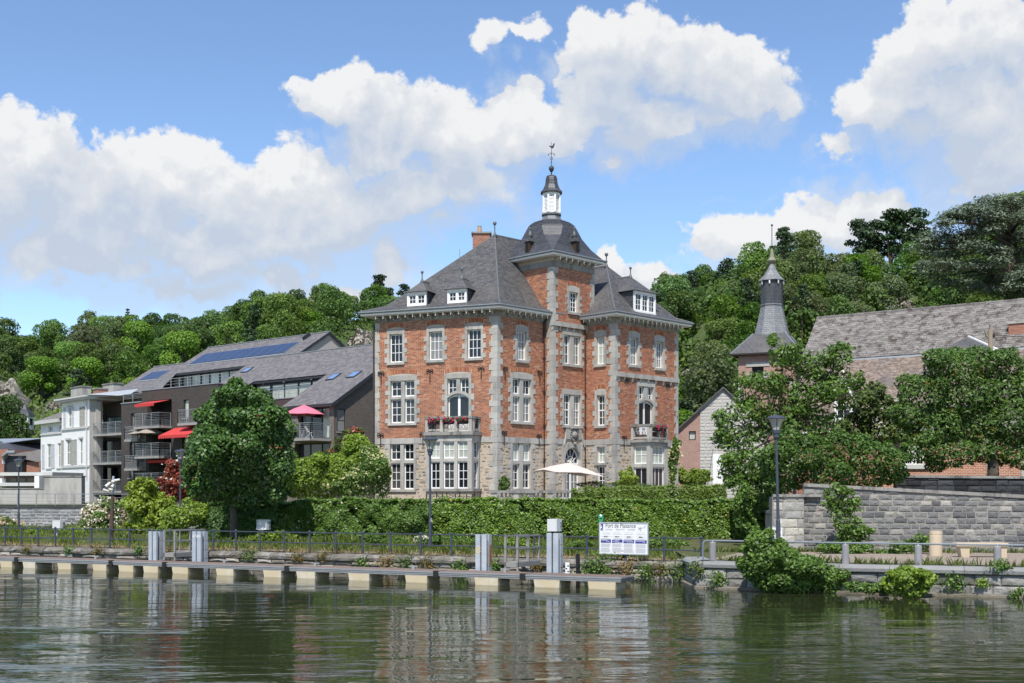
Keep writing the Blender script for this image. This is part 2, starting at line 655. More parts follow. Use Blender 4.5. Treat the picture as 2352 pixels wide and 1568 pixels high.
BRICK_RAMP = [(0.0, (0.21, 0.085, 0.060)), (0.2, (0.31, 0.112, 0.060)), (0.6, (0.385, 0.146, 0.074)), (0.85, (0.435, 0.182, 0.094)), (1.0, (0.46, 0.25, 0.15))]
RUBBLE_RAMP = [(0.0, (0.17, 0.165, 0.155)), (0.3, (0.28, 0.24, 0.19)), (0.65, (0.38, 0.31, 0.215)), (1.0, (0.44, 0.385, 0.30))]
GREYST_RAMP = [(0.0, (0.105, 0.105, 0.108)), (0.4, (0.16, 0.16, 0.162)), (0.8, (0.215, 0.212, 0.205)), (0.95, (0.27, 0.26, 0.235)), (1.0, (0.36, 0.34, 0.31))]
SLATE_RAMP = [(0.0, (0.155, 0.143, 0.135)), (0.5, (0.205, 0.19, 0.178)), (1.0, (0.255, 0.238, 0.225))]
ROOF_RAMP = [(0.0, (0.056, 0.055, 0.057)), (0.5, (0.078, 0.076, 0.077)), (1.0, (0.104, 0.100, 0.098))]
TILE_RAMP = [(0.0, (0.115, 0.107, 0.110)), (0.5, (0.145, 0.135, 0.137)), (1.0, (0.178, 0.166, 0.166))]
M_brick_s = mk('brick_stuff', (0.3, 0.1, 0.05), 0.18, 3, 0.85, piece='attr', ramp=BRICK_RAMP, spec=0.2, bump=0.2, stain=((0.20, 0.085, 0.055), 0.4), stain_s=1.0, streak=True)
M_brick_o = mk('brick_single', (0.3, 0.1, 0.05), 0.18, 3, 0.85, piece='obj', ramp=BRICK_RAMP, spec=0.2, bump=0.2, stain=((0.20, 0.085, 0.055), 0.4), stain_s=1.0, streak=True)
M_mortar = mk('lime_mortar', (0.46, 0.39, 0.32), 0.2, 4, 0.95, spec=0.1)
M_rub_s = mk('rubble_stuff', (0.3, 0.25, 0.2), 0.3, 5, 0.9, piece='attr', ramp=RUBBLE_RAMP, spec=0.2, bump=0.8, bscale=14)
M_rub_o = mk('rubble_single', (0.3, 0.25, 0.2), 0.3, 5, 0.9, piece='obj', ramp=RUBBLE_RAMP, spec=0.2, bump=0.8, bscale=14)
M_gst_s = mk('grey_stone_stuff', (0.2, 0.2, 0.2), 0.35, 5, 0.9, piece='attr', ramp=GREYST_RAMP, spec=0.2, bump=0.9, bscale=11)
M_gst_o = mk('grey_stone_single', (0.2, 0.2, 0.2), 0.35, 5, 0.9, piece='obj', ramp=GREYST_RAMP, spec=0.2, bump=0.9, bscale=11)
M_joint = mk('stone_joint', (0.29, 0.265, 0.23), 0.2, 3, 0.95, spec=0.1)
M_blue = mk('bluestone', (0.40, 0.385, 0.355), 0.13, 2.2, 0.8, piece='obj', pv=0.13, bump=0.35, bscale=40, stain=((0.17, 0.16, 0.15), 0.55), stain_s=2.2, streak=True)
M_bluew = mk('weathered_bluestone', (0.27, 0.26, 0.24), 0.25, 2.0, 0.85, piece='obj', pv=0.12, bump=0.4, bscale=25, stain=((0.085, 0.08, 0.075), 0.8), stain_s=2.4, streak=True)
M_white = mk('white_paint', (0.78, 0.78, 0.77), 0.05, 3, 0.5, spec=0.4)
M_zinc = mk('zinc', (0.26, 0.28, 0.30), 0.25, 3, 0.5, 0.3, spec=0.4)
M_lead = mk('lead', (0.15, 0.155, 0.165), 0.3, 3, 0.6, 0.2)
M_iron = mk('black_iron', (0.018, 0.018, 0.02), 0.2, 6, 0.55, 0.2)
M_brownpipe = mk('brown_pipe', (0.055, 0.038, 0.032), 0.2, 4, 0.5)
M_slate = coursed('slate', (0.085, 0.083, 0.087), (0.125, 0.121, 0.121), (0.03, 0.03, 0.032), 0.19, 0.13, 0.55, 0.09, 0.7, 0.25, stain=((0.17, 0.155, 0.14), 0.45), stain_s=0.5, spec=0.45)
M_slate2 = coursed('dark_slate', (0.05, 0.053, 0.063), (0.085, 0.088, 0.10), (0.02, 0.02, 0.024), 0.16, 0.11, 0.5, 0.09, 0.7, 0.2, spec=0.5)
M_rs_o, M_rs_s = [mk('roof_slate_' + k, (.1, .1, .1), .2, 3, .55, piece=k, ramp=ROOF_RAMP, stain=((.12, .11, .098), .4), stain_s=.7, spec=.4) for k in ('obj', 'attr')]
M_rt_o, M_rt_s = [mk('roof_tile_' + k, (.1, .1, .1), .12, 3, .65, piece=k, ramp=TILE_RAMP, spec=.3) for k in ('obj', 'attr')]
M_glass = glass_mat('window_glass', (0.012, 0.014, 0.018))
M_glass_dim = glass_mat('window_glass_dim', (0.055, 0.055, 0.055), 0.05)
M_glass_grey = glass_mat('window_glass_blind', (0.20, 0.20, 0.19), 0.15)
M_glass_curt = glass_mat('window_glass_curtain', (0.42, 0.45, 0.40), 0.12)
M_glass_blue = glass_mat('skylight_glass', (0.16, 0.25, 0.42), 0.05, 0.2)
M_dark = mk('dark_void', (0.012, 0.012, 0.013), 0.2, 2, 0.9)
M_conc = mk('concrete', (0.40, 0.385, 0.36), 0.14, 1.0, 0.85, bump=0.2, stain=((0.20, 0.19, 0.175), 0.7), stain_s=1.1, streak=True)
# ------------------------------------------------------------------ pieces (bricks, stones, slates): the largest singly, the rest joined
def unit_block(kind, seed=0):
    r = random.Random(seed)
    me = bpy.data.meshes.new(kind)
    if kind == 'brick':
        v = [(0, 1, 0), (1, 1, 0), (1, 1, 1), (0, 1, 1), (0, 0, 0), (1, 0, 0), (1, 0, 1), (0, 0, 1)]
        f = [(4, 5, 6, 7), (4, 0, 1, 5), (5, 1, 2, 6), (6, 2, 3, 7), (7, 3, 0, 4)]
    else:
        v = [(0, 1, 0), (1, 1, 0), (1, 1, 1), (0, 1, 1)]
        v += [(0, .35, 0), (1, .35, 0), (1, .35, 1), (0, .35, 1)]
        v += [(.06 + r.random() * .05, r.random() * .25, .1 + r.random() * .08), (.92 - r.random() * .05, r.random() * .25, .1 + r.random() * .08),
              (.92 - r.random() * .05, r.random() * .25, .88 - r.random() * .08), (.06 + r.random() * .05, r.random() * .25, .88 - r.random() * .08)]
        v += [(.35 + .3 * r.random(), -.10 + r.random() * .22, .4 + .2 * r.random())]
        f = [(4, 0, 1, 5), (5, 1, 2, 6), (6, 2, 3, 7), (7, 3, 0, 4), (8, 4, 5, 9), (9, 5, 6, 10), (10, 6, 7, 11), (11, 7, 4, 8), (12, 8, 9), (12, 9, 10), (12, 10, 11), (12, 11, 8)]
    me.from_pydata(v, [], f)
    me.update()
    return me


class Pieces:
    def __init__(s, root, name, stuff, mo, ms, kind='brick', nmax=290):
        s.root, s.name, s.stuff, s.mo, s.ms, s.kind, s.nmax, s.items = root, name, stuff, mo, ms, kind, nmax, []

    def add(s, face, t0, t1, z0, z1, d, depth):   # front at d, reaching depth into the wall
        s.items.append((face, t0, t1, z0, z1, d, depth))

    def finish(s):
        def big(it):
            f, t0, t1, z0, z1, d, _ = it
            q = f.pt((t0 + t1) / 2, (z0 + z1) / 2)
            vis = 1.0 if abs(q.x / q.y) < 0.43 else 0.05
            facing = abs(f.n.dot(Vector((q.x, q.y)).normalized())) + (.3 if isinstance(f, Slope) else 0)
            return -(t1 - t0) * facing * (z1 - z0) / (q.y * q.y) * vis
        s.items.sort(key=big)
        off = wloc(s.root)
        protos = [unit_block(s.kind, k) for k in range(1 if s.kind == 'brick' else 5)]
        for me in protos:
            me.materials.append(s.mo)
        for i, (f, t0, t1, z0, z1, d, dep) in enumerate(s.items[:s.nmax]):
            o = bpy.data.objects.new(s.name, protos[i % len(protos)])
            COL.objects.link(o)
            o.parent = s.root
            m = f.mat(t0, z0, d, t1 - t0, dep, z1 - z0)
            m.translation -= off
            o.matrix_local = m
        rest = s.items[s.nmax:]
        if rest:
            mb_v, mb_f, pv = [], [], []
            k = len(protos[0].vertices)
            pr = [(np.array([v.co[:] for v in me.vertices]), [tuple(p.vertices) for p in me.polygons]) for me in protos]
            for i, (f, t0, t1, z0, z1, d, dep) in enumerate(rest):
                co, fs = pr[i % len(pr)]
                x = t0 + co[:, 0] * (t1 - t0)
                dd = d - co[:, 1] * dep
                o_, a_, c_, n_ = [np.array(q) for q in f.basis()]
                w = (o_ - np.array(off))[None] + x[:, None] * a_ + (z0 + co[:, 2] * (z1 - z0))[:, None] * c_ + dd[:, None] * n_
                mb_v.append(w)
                mb_f += [tuple(i * k + q for q in p) for p in fs]
                pv += [rng.random()] * len(fs)
            me = bpy.data.meshes.new(s.stuff)
            me.from_pydata(np.concatenate(mb_v).tolist(), [], mb_f)
            at = me.attributes.new('pv', 'FLOAT', 'FACE')
            at.data.foreach_set('value', np.array(pv, np.float32))
            me.materials.append(s.ms)
            me.update()
            link(s.stuff, me, s.root, (0, 0, 0), 'stuff')


def courses(pc, face, t0, t1, z0, z1, L, H, d, dep, skip=None, joint=0.012, jit=0.0, hj=0.0, bond=True, djit=0.004):
    """lay a bonded rectangle of pieces; skip(ta, tb, za, zb) -> True leaves one out or list of clipped spans"""
    z = z0
    row = 0
    while z < z1 - 0.3 * H:
        h = H * (1 + hj * (random.random() - .5) * 2)
        zt = min(z1, z + h)
        if z1 - zt < 0.3 * H:
            zt = z1
        t = t0 - (L * 0.5 if (row % 2 and bond) else 0) - (random.random() * L * .5 if jit else 0)
        while t < t1 - 0.02:
            l = L * (1 + jit * (random.random() - .5) * 2)
            a, b = max(t, t0), min(t + l, t1)
            t += l
            if b - a < 0.03:
                continue
            spans = [(a, b)]
            if skip:
                for (h0, h1, g0, g1) in skip:
                    if g0 < zt - 0.3 * (zt - z) and g1 > z + 0.3 * (zt - z):
                        ns = []
                        for (p, q) in spans:
                            if h1 <= p or h0 >= q:
                                ns.append((p, q))
                            else:
                                if h0 - p > 0.03:
                                    ns.append((p, h0))
                                if q - h1 > 0.03:
                                    ns.append((h1, q))
                        spans = ns
            for (p, q) in spans:
                pc.add(face, p, q - joint, z, zt - joint, d + random.uniform(-djit, djit), dep)
        z = zt
        row += 1


def wall_grid(mb, f, t0, t1, z0, z1, holes, d=0.0, m=0, reveal=0.25, rm=None):
    xs = sorted({t0, t1, *[min(max(h[k], t0), t1) for h in holes for k in (0, 1)]})
    zs = sorted({z0, z1, *[min(max(h[k], z0), z1) for h in holes for k in (2, 3)]})
    for a, b in zip(xs, xs[1:]):
        for c, e in zip(zs, zs[1:]):
            x, z = (a + b) / 2, (c + e) / 2
            if any(h[0] < x < h[1] and h[2] < z < h[3] for h in holes):
                continue
            mb.poly(f.pt(a, c, d), f.pt(b, c, d), f.pt(b, e, d), f.pt(a, e, d), m=m)
    if reveal:
        r = m if rm is None else rm
        for a, b, c, e in holes:
            i = d - reveal
            mb.poly(f.pt(a, c, d), f.pt(a, c, i), f.pt(b, c, i), f.pt(b, c, d), m=r)
            mb.poly(f.pt(a, e, i), f.pt(a, e, d), f.pt(b, e, d), f.pt(b, e, i), m=r)
            mb.poly(f.pt(a, c, i), f.pt(a, c, d), f.pt(a, e, d), f.pt(a, e, i), m=r)
            mb.poly(f.pt(b, c, d), f.pt(b, c, i), f.pt(b, e, i), f.pt(b, e, d), m=r)


# ------------------------------------------------------------------ setting: water, ground, hills
def water_mat():
    m, t, out = mat_base('river_water')
    pos = t.n('ShaderNodeNewGeometry').outputs['Position']
    b = t.n('ShaderNodeBsdfPrincipled')
    b.inputs['Base Color'].default_value = (0.024, 0.029, 0.013, 1)
    b.inputs['Roughness'].default_value = 0.02
    b.inputs['IOR'].default_value = 1.333
    b.inputs['Specular IOR Level'].default_value = 0.5
    p1 = t.vm('MULTIPLY', pos, (0.36, 1.0, 1))
    mod = t.sstep(t.noise(t.vm('MULTIPLY', pos, (0.035, 0.13, 1)), 1.0, 4, 0.55), 0.40, 0.62, 0.30, 1.0)
    h = t.m('ADD', t.m('MULTIPLY', t.noise(p1, 2.1, 3, 0.5, 'Fac', 0.6), 0.21), t.m('MULTIPLY', t.noise(p1, 7.0, 2, 0.5), 0.028))
    h = t.m('ADD', h, t.m('MULTIPLY', t.noise(t.vm('MULTIPLY', pos, (0.30, 1.0, 1)), 0.75, 2, 0.5), 0.42))
    near = t.sstep(t.n('ShaderNodeSeparateXYZ', i_Vector=pos).outputs[1], 13.0, 34.0, 2.3, 0.75)
    bp = t.n('ShaderNodeBump')
    t.put(bp.inputs['Strength'], 1.0)
    bp.inputs['Distance'].default_value = 0.10
    t.put(bp.inputs['Height'], t.m('MULTIPLY', t.m('MULTIPLY', h, mod), near))
    t.put(b.inputs['Normal'], bp.outputs[0])
    t.put(out.inputs[0], b.outputs[0])
    return m


M_water = water_mat()
M_bed = mk('river_mud', (0.05, 0.045, 0.03), 0.3, 1, 0.9)
M_grass_g = mk('grass_ground', (0.075, 0.085, 0.03), 0.4, 1.2, 0.95, bump=0.6, bscale=18, stain=((0.16, 0.13, 0.07), 0.6), stain_s=1.0)
M_gravel = mk('gravel', (0.30, 0.245, 0.20), 0.22, 6, 0.95, bump=0.5, bscale=60, stain=((0.20, 0.17, 0.13), 0.5), stain_s=0.5)
M_path = mk('pale_path', (0.30, 0.28, 0.25), 0.2, 4, 0.95, bump=0.4, bscale=50)
M_hill = mk('hill_soil', (0.055, 0.085, 0.025), 0.5, 0.15, 0.95, bump=0.5, bscale=1.0, stain=((0.10, 0.10, 0.045), 0.6), stain_s=0.05)
M_terr = mk('terrace_paving', (0.24, 0.23, 0.21), 0.15, 2, 0.9)
M_rock = mk('limestone_rock', (0.33, 0.30, 0.255), 0.35, 0.8, 0.95, bump=1.0, bscale=1.6, stain=((0.12, 0.115, 0.085), 0.85), stain_s=0.35)

QL = [(-75.0, 75.8), (-22.5, 52.2), (-2.99, 43.4), (5.9, 39.45)]      # left quay edge, z = 0.62
QR = [(5.75, 37.0), (9.7, 35.15), (14.46, 33.4), (42.0, 23.3)]        # right quay edge, z = 0.80
ZL, ZR = 0.62, 0.80
mb = MB().poly((-260, -60, 0), (260, -60, 0), (260, 140, 0), (-260, 140, 0))
mb.build('river_water', M_water, kind='structure')
MB().poly((-260, -60, -2.2), (260, -60, -2.2), (260, 140, -2.2), (-260, 140, -2.2)).build('river_bed', M_bed, kind='structure')

mb = MB()
edge = [(x, y, ZL - 0.03) for x, y in QL] + [(6.0, 38.6, ZR - 0.03)] + [(x, y + .02, ZR - 0.03) for x, y in QR]
far = [(-600, 900), (-200, 900), (-60, 900), (0, 900), (2, 900), (60, 900), (150, 900), (250, 900), (900, 900)]
for i in range(len(edge) - 1):
    a, b = edge[i], edge[i + 1]
    fa, fb = far[i], far[i + 1]
    ks = [0, .006, .02, .06, .25, 1]
    for k0, k1 in zip(ks, ks[1:]):
        def q(e, f, k):
            return (e[0] + (f[0] - e[0]) * k, e[1] + (f[1] - e[1]) * k, e[2] + (0.10 if k > 0 else 0))
        mb.poly(q(a, fa, k0), q(b, fb, k0), q(b, fb, k1), q(a, fa, k1))
mb.build('ground', M_grass_g, kind='structure')

# gravel promenade on the right, pale towpath edge on the left
z = ZR + 0.078
mb = MB()
pr = [(6.2, 37.4), (9.9, 35.65), (14.6, 33.9), (42.0, 23.9)]
pb = [(8.5, 42.9), (12, 42.7), (18, 41.9), (45, 37.5)]
for i in range(3):
    mb.poly((*pr[i], z), (*pr[i + 1], z), (*pb[i + 1], z), (*pb[i], z))
mb.build('gravel_promenade', M_gravel, kind='structure')
mb = MB()
z = ZL + 0.076
for i in range(3):
    a, b = Vector(QL[i]), Vector(QL[i + 1])
    n = Vector((-(b - a).y, (b - a).x)).normalized()
    mb.poly((*(a + n * .45), z), (*(b + n * .45), z), (*(b + n * 1.6), z), (*(a + n * 1.6), z))
mb.build('towpath', M_path, kind='structure')

# raised gardens behind the retaining walls
RW = [P(-260, 0, 84), P(300, 0, 80.5), P(470, 0, 61.0), P(640, 0, 58.8), P(1000, 0, 58.6), P(1640, 0, 56.6), P(1725, 0, 55.5), P(1776, 0, 43.2), P(2352, 0, 41.8), P(2900, 0, 40.2)]
RW = [(p.x, p.y) for p in RW]
mb = MB()
top = 2.2
for i in range(len(RW) - 1):
    a, b = RW[i], RW[i + 1]
    mb.poly((a[0], a[1] + .3, top), (b[0], b[1] + .3, top), (b[0] * 3, 420, top), (a[0] * 3, 420, top))
mb.build('upper_ground', M_grass_g, kind='structure')
mb = MB()
TE = [P(640, 0, 60.6), P(1640, 0, 57.2), P(1720, 0, 56.2), P(1700, 0, 72), P(820, 0, 74)]
mb.poly(*[(p.x, p.y, top + .006) for p in TE])
mb.build('terrace_paving', M_terr, kind='structure')

SKY = [(-900, 745), (-100, 738), (0, 740), (30, 768), (60, 765), (100, 745), (190, 736), (300, 728), (400, 720), (520, 714), (560, 692), (640, 664), (700, 658), (780, 658),
       (850, 660), (930, 668), (1100, 690), (1400, 670), (1490, 650), (1560, 636), (1630, 598), (1700, 566), (1780, 545), (1860, 552), (1890, 585), (1950, 602), (2000, 585), (2080, 572),
       (2130, 556), (2250, 505), (2352, 462), (2600, 440), (3200, 470)]
SU = np.array([p[0] for p in SKY])
SV = np.array([p[1] for p in SKY])


def hillY(u):
    k = min(1, max(0, (u - 900) / 500.0))
    k = k * k * (3 - 2 * k)
    return 150 + (104 - 150) * k, 285 + (200 - 285) * k


def hill_pt(u, t):
    """point of the hillside in the direction of column u, t = 0 foot .. 1 crest"""
    Y0, Y1 = hillY(u)
    Y = Y0 + (Y1 - Y0) * t
    vc = float(np.interp(u, SU, SV))
    zc = zat(vc, Y1) - (9.3 if u < 1200 else 7.6)
    z = 2.1 + (zc - 2.1) * (1 - (1 - min(t, 1)) ** 1.5) if t <= 1 else zc - (t - 1) * 20
    return Vector(((u - CX) / F * Y, Y, z))


us = list(range(-1500, 3900, 45))
ts = [0, .08, .16, .25, .35, .46, .58, .7, .82, .92, 1.0, 1.3, 2.2]
hv = []
for u in us:
    for t in ts:
        p = hill_pt(u, t)
        if 0 < t <= 1:
            p.z += 1.3 * math.sin(u * .021 + t * 9) + 0.9 * math.sin(u * .05 + t * 23)
        hv.append(tuple(p))
nt = len(ts)
MB().add(hv, [(i * nt + j, (i + 1) * nt + j, (i + 1) * nt + j + 1, i * nt + j + 1) for i in range(len(us) - 1) for j in range(nt - 1)]).build('wooded_hill', M_hill, smooth=True, kind='structure')


def rock(name, label, box, Y, depth=5, nx=18, nz=14, seed=1):
    r = random.Random(seed)
    u0, v0, u1, v1 = box
    mb = MB()
    um = (u0 + u1) / 2
    for k in range(200):
        q = hill_pt(um, k / 200)
        if HV - (q.z - EH) / q.y * F < v1 - 6:
            Y = q.y
            break
    a, b = P(u0, v1, Y), P(u1, v0, Y)
    c = ((a.x + b.x) / 2, Y, a.z)
    nx, nz = 30, 22
    vs = []
    ph = [r.uniform(0, 6) for _ in range(8)]
    for j in range(nz + 1):
        for i in range(nx + 1):
            x, zz = i / nx, j / nz
            e = max(0, 1 - abs(2 * x - 1) ** 3.0)
            top = e ** .5 * (.86 + .08 * math.sin(x * 9 + ph[0]) + .06 * math.sin(x * 23 + ph[1]))
            led = .35 * math.sin(zz * 17 + x * 3 + ph[2]) + .5 * math.sin(x * 13 + zz * 2 + ph[3]) + .3 * math.sin(x * 31 + ph[4]) + .25 * math.sin(zz * 41 + ph[5])
            cleft = 1.6 if abs(x - .62) < .05 and zz > .25 else 0
            back = depth * (.35 * zz ** 1.3 + (abs(2 * x - 1) ** 3) * .6) + (1.5 if j == nz else 0)
            vs.append((a.x + (b.x - a.x) * x, Y + back + led * depth * .10 + cleft * depth * .1 + r.uniform(-.4, .4), a.z - .5 + (b.z - a.z) * zz * top + r.uniform(-.2, .2)))
    w = nx + 1
    mb.add(vs, [(j * w + i, j * w + i + 1, (j + 1) * w + i + 1, (j + 1) * w + i) for j in range(nz) for i in range(nx)])
    return tag(mb.build(name, M_rock, loc=c), label, 'rock')


rock('cliff', 'tall pale grey limestone cliff with a dark cleft at the foot of the left hill', (-90, 848, 30, 945), 152, 9, seed=3)
rock('rock_outcrop', 'low limestone outcrop between the pale cliff and the white house', (84, 905, 134, 952), 150, 6, seed=5)
rock('rock_outcrop', 'pale rocky ledge under the little white pavilion', (70, 988, 124, 1040), 138, 5, seed=8)
rock('rock_outcrop', 'bare white rock face above the ridge of the long slate roof', (2040, 662, 2130, 735), 128, 6, seed=11)
rock('rock_outcrop', 'grey rock showing between the manor and the slate spire', (1550, 830, 1604, 900), 100, 3, seed=13)
rock('rock_outcrop', 'bare stony slope behind the apartment roof beside the manor', (775, 735, 872, 815), 182, 12, seed=17)

# ------------------------------------------------------------------ quay walls
def qface(a, b):
    return Face(a, (b[0] - a[0], b[1] - a[1])), math.hypot(b[0] - a[0], b[1] - a[1])


M_cop_l = mk('mossy_coping', (0.145, 0.132, 0.112), 0.45, 2.5, 0.95, piece='obj', pv=0.2, bump=1.0, bscale=12, stain=((0.36, 0.35, 0.33), 0.55), stain_s=2.6)
M_qst_s = mk('quay_stone_stuff', (0.2, 0.18, 0.15), 0.35, 4, 0.95, piece='attr', ramp=[(0, (.15, .135, .11)), (.5, (.27, .24, .20)), (1, (.40, .37, .33))], bump=0.9, bscale=10)
M_qst_o = mk('quay_stone_single', (0.2, 0.18, 0.15), 0.35, 4, 0.95, piece='obj', ramp=[(0, (.15, .135, .11)), (.5, (.27, .24, .20)), (1, (.40, .37, .33))], bump=0.9, bscale=10)
M_qbody = mk('quay_core', (0.20, 0.175, 0.14), 0.4, 2, 0.95, bump=0.8, bscale=6, stain=((0.06, 0.07, 0.03), 0.6), stain_s=1.5)
q1 = thing('quay_wall', 'old weathered rubble quay wall with rounded coping behind the floating pontoon', 'quay wall', (-2.99, 43.4, 0))
mb = MB()
pcs = Pieces(q1, 'stone', 'stonework', M_qst_o, M_qst_s, 'stone', 230)
for i, (a, b) in enumerate(zip(QL, QL[1:])):
    f, L = qface(a, b)
    mb.hexa([f.pt(0, -2, -.05), f.pt(L, -2, -.05), f.pt(L, -2, -.9), f.pt(0, -2, -.9), f.pt(0, ZL - .19, -.05), f.pt(L, ZL - .19, -.05), f.pt(L, ZL - .19, -.9), f.pt(0, ZL - .19, -.9)])
    courses(pcs, f, 0, L, -.28, ZL - .2, .75, .27, .03, .12, joint=.03, jit=.45, hj=.0, djit=.05)
    t = 0
    while t < L - .1:
        l = min(random.uniform(1.1, 2.0), L - t)
        if L - t - l < .5:
            l = L - t
        c = MB()
        e = random.uniform(-.045, .03)
        jt = lambda: random.uniform(-.022, .022)
        c.add([f.pt(t + .012 + (l - .024) * g / 4, z + (jt() if k_ > 1 else 0) - (.03 if g in (0, 4) and 2 < k_ < 5 else 0), d + e + (jt() if 0 < k_ < 5 else 0)) for g in range(5)
               for k_, (d, z) in enumerate(((-.55, ZL - .19), (.07, ZL - .19), (.09, ZL - .09), (.04, ZL - .015), (-.06, ZL + .05), (-.55, ZL + .05)))],
              [(0, 1, 2, 3, 4, 5), (29, 28, 27, 26, 25, 24)] + [(g * 6 + k, g * 6 + k + 6, g * 6 + (k + 1) % 6 + 6, g * 6 + (k + 1) % 6) for g in range(4) for k in range(6)])
        c.build('coping_stone', M_cop_l, q1)
        t += l
mb.build('wall_core', M_qbody, q1)
pcs.finish()
q2 = thing('quay_wall', 'dressed grey stone quay wall with thick coping slabs along the gravel promenade', 'quay wall', (14.46, 33.4, 0))
mb = MB()
pcs = Pieces(q2, 'stone', 'stonework', mk('quay_block_single', (.2, .2, .19), .3, 3, .9, piece='obj', ramp=[(0, (.15, .15, .14)), (.5, (.25, .245, .23)), (1, (.36, .35, .33))], bump=.9, bscale=9, stain=((.09, .085, .06), .6), stain_s=1.2), M_gst_s, 'stone', 280)
M_cop_r = mk('dressed_coping', (0.25, 0.25, 0.245), 0.22, 2.5, 0.9, piece='obj', pv=0.1, bump=0.5, bscale=25, stain=((0.13, 0.13, 0.12), 0.5), stain_s=1.2)
for i, (a, b) in enumerate(zip([(5.75, 39.6)] + QR, QR)):
    f, L = qface(a, b)
    mb.hexa([f.pt(0, -2, -.05), f.pt(L, -2, -.05), f.pt(L, -2, -.9), f.pt(0, -2, -.9), f.pt(0, ZR - .17, -.05), f.pt(L, ZR - .17, -.05), f.pt(L, ZR - .17, -.9), f.pt(0, ZR - .17, -.9)])
    mb.hexa([f.pt(0, -2, .16), f.pt(L, -2, .16), f.pt(L, -2, -.04), f.pt(0, -2, -.04), f.pt(0, .06, .12), f.pt(L, .06, .12), f.pt(L, .09, -.04), f.pt(0, .09, -.04)])
    courses(pcs, f, 0, L, .06, ZR - .17, .85, .27, .03, .12, joint=.022, jit=.35, djit=.02)
    t = 0
    while t < L - .1:
        l = min(random.uniform(1.3, 2.1), L - t)
        if L - t - l < .6:
            l = L - t
        c = MB()
        c.add([f.pt(x, z, d) for x in (t + .006, t + l - .006) for d, z in ((-.6, ZR - .17), (.04, ZR - .17), (.09, ZR - .14), (.10, ZR - .05), (.04, ZR + .01), (-.06, ZR + .05), (-.6, ZR + .05))],
              [(0, 1, 2, 3, 4, 5, 6), (13, 12, 11, 10, 9, 8, 7)] + [(k, k + 7, (k + 1) % 7 + 7, (k + 1) % 7) for k in range(7)])
        c.build('coping_stone', M_cop_r, q2)
        t += l
mb.build('wall_core', M_qbody, q2)
pcs.finish()

# ------------------------------------------------------------------ floating pontoon: hinged sections on concrete floats
PF = Face((3.33, 36.25), (.8975, -.441))
M_float = mk('float_concrete', (0.66, 0.55, 0.37), 0.10, 1.5, 0.8, stain=((0.74, 0.70, 0.60), 0.7), stain_s=0.9, bump=0.15)
M_deck = mk('deck_board', (0.20, 0.145, 0.12), 0.25, 3, 0.8, piece='obj', pv=0.15)
M_alu = mk('weathered_aluminium', (0.36, 0.36, 0.36), 0.2, 3, 0.45, 0.4)
M_galv = mk('galvanised_steel', (0.42, 0.46, 0.51), 0.16, 2.5, 0.5, 0.25, stain=((0.60, 0.62, 0.64), 0.5), stain_s=1.5)
M_rust = mk('rusty_band', (0.34, 0.16, 0.07), 0.4, 6, 0.9)
M_rubber = mk('black_rubber', (0.02, 0.02, 0.02), 0.2, 5, 0.8)
JU = [-330, 40, 257, 380, 661, 1003, 1202, 1426.5]
FU = [(8, 118), (217, 330), (535, 655), (855, 980), (1092, 1227), (1318, 1453), (1582, 1727), (1985, 2143)]
FU = [(a / 3.984, b / 3.984) for a, b in FU] + [(531.3 + a / 3.984, 531.3 + b / 3.984) for a, b in ((300, 462), (603, 773), (1078, 1268), (1598, 1798))]
FU += [(1062.6 + a / 3.984, 1062.6 + b / 3.984) for a, b in ((115, 330), (657, 892), (1152, 1405))] + [(-50, -22), (-120, -95), (-200, -176), (-280, -258)]
PW, PZ = 0.95, 0.385
names = ['outside the frame', 'farthest pontoon section, cut by the photo edge', 'pontoon section on floats ending beside the first pair of steel posts', 'short pontoon section holding the ladder platform between two steel posts',
         'long pontoon section in front of the big round leafy tree', 'long pontoon section in front of the middle lamp post', 'pontoon section under the post painted with an 8',
         'nearest pontoon section with the free square end']
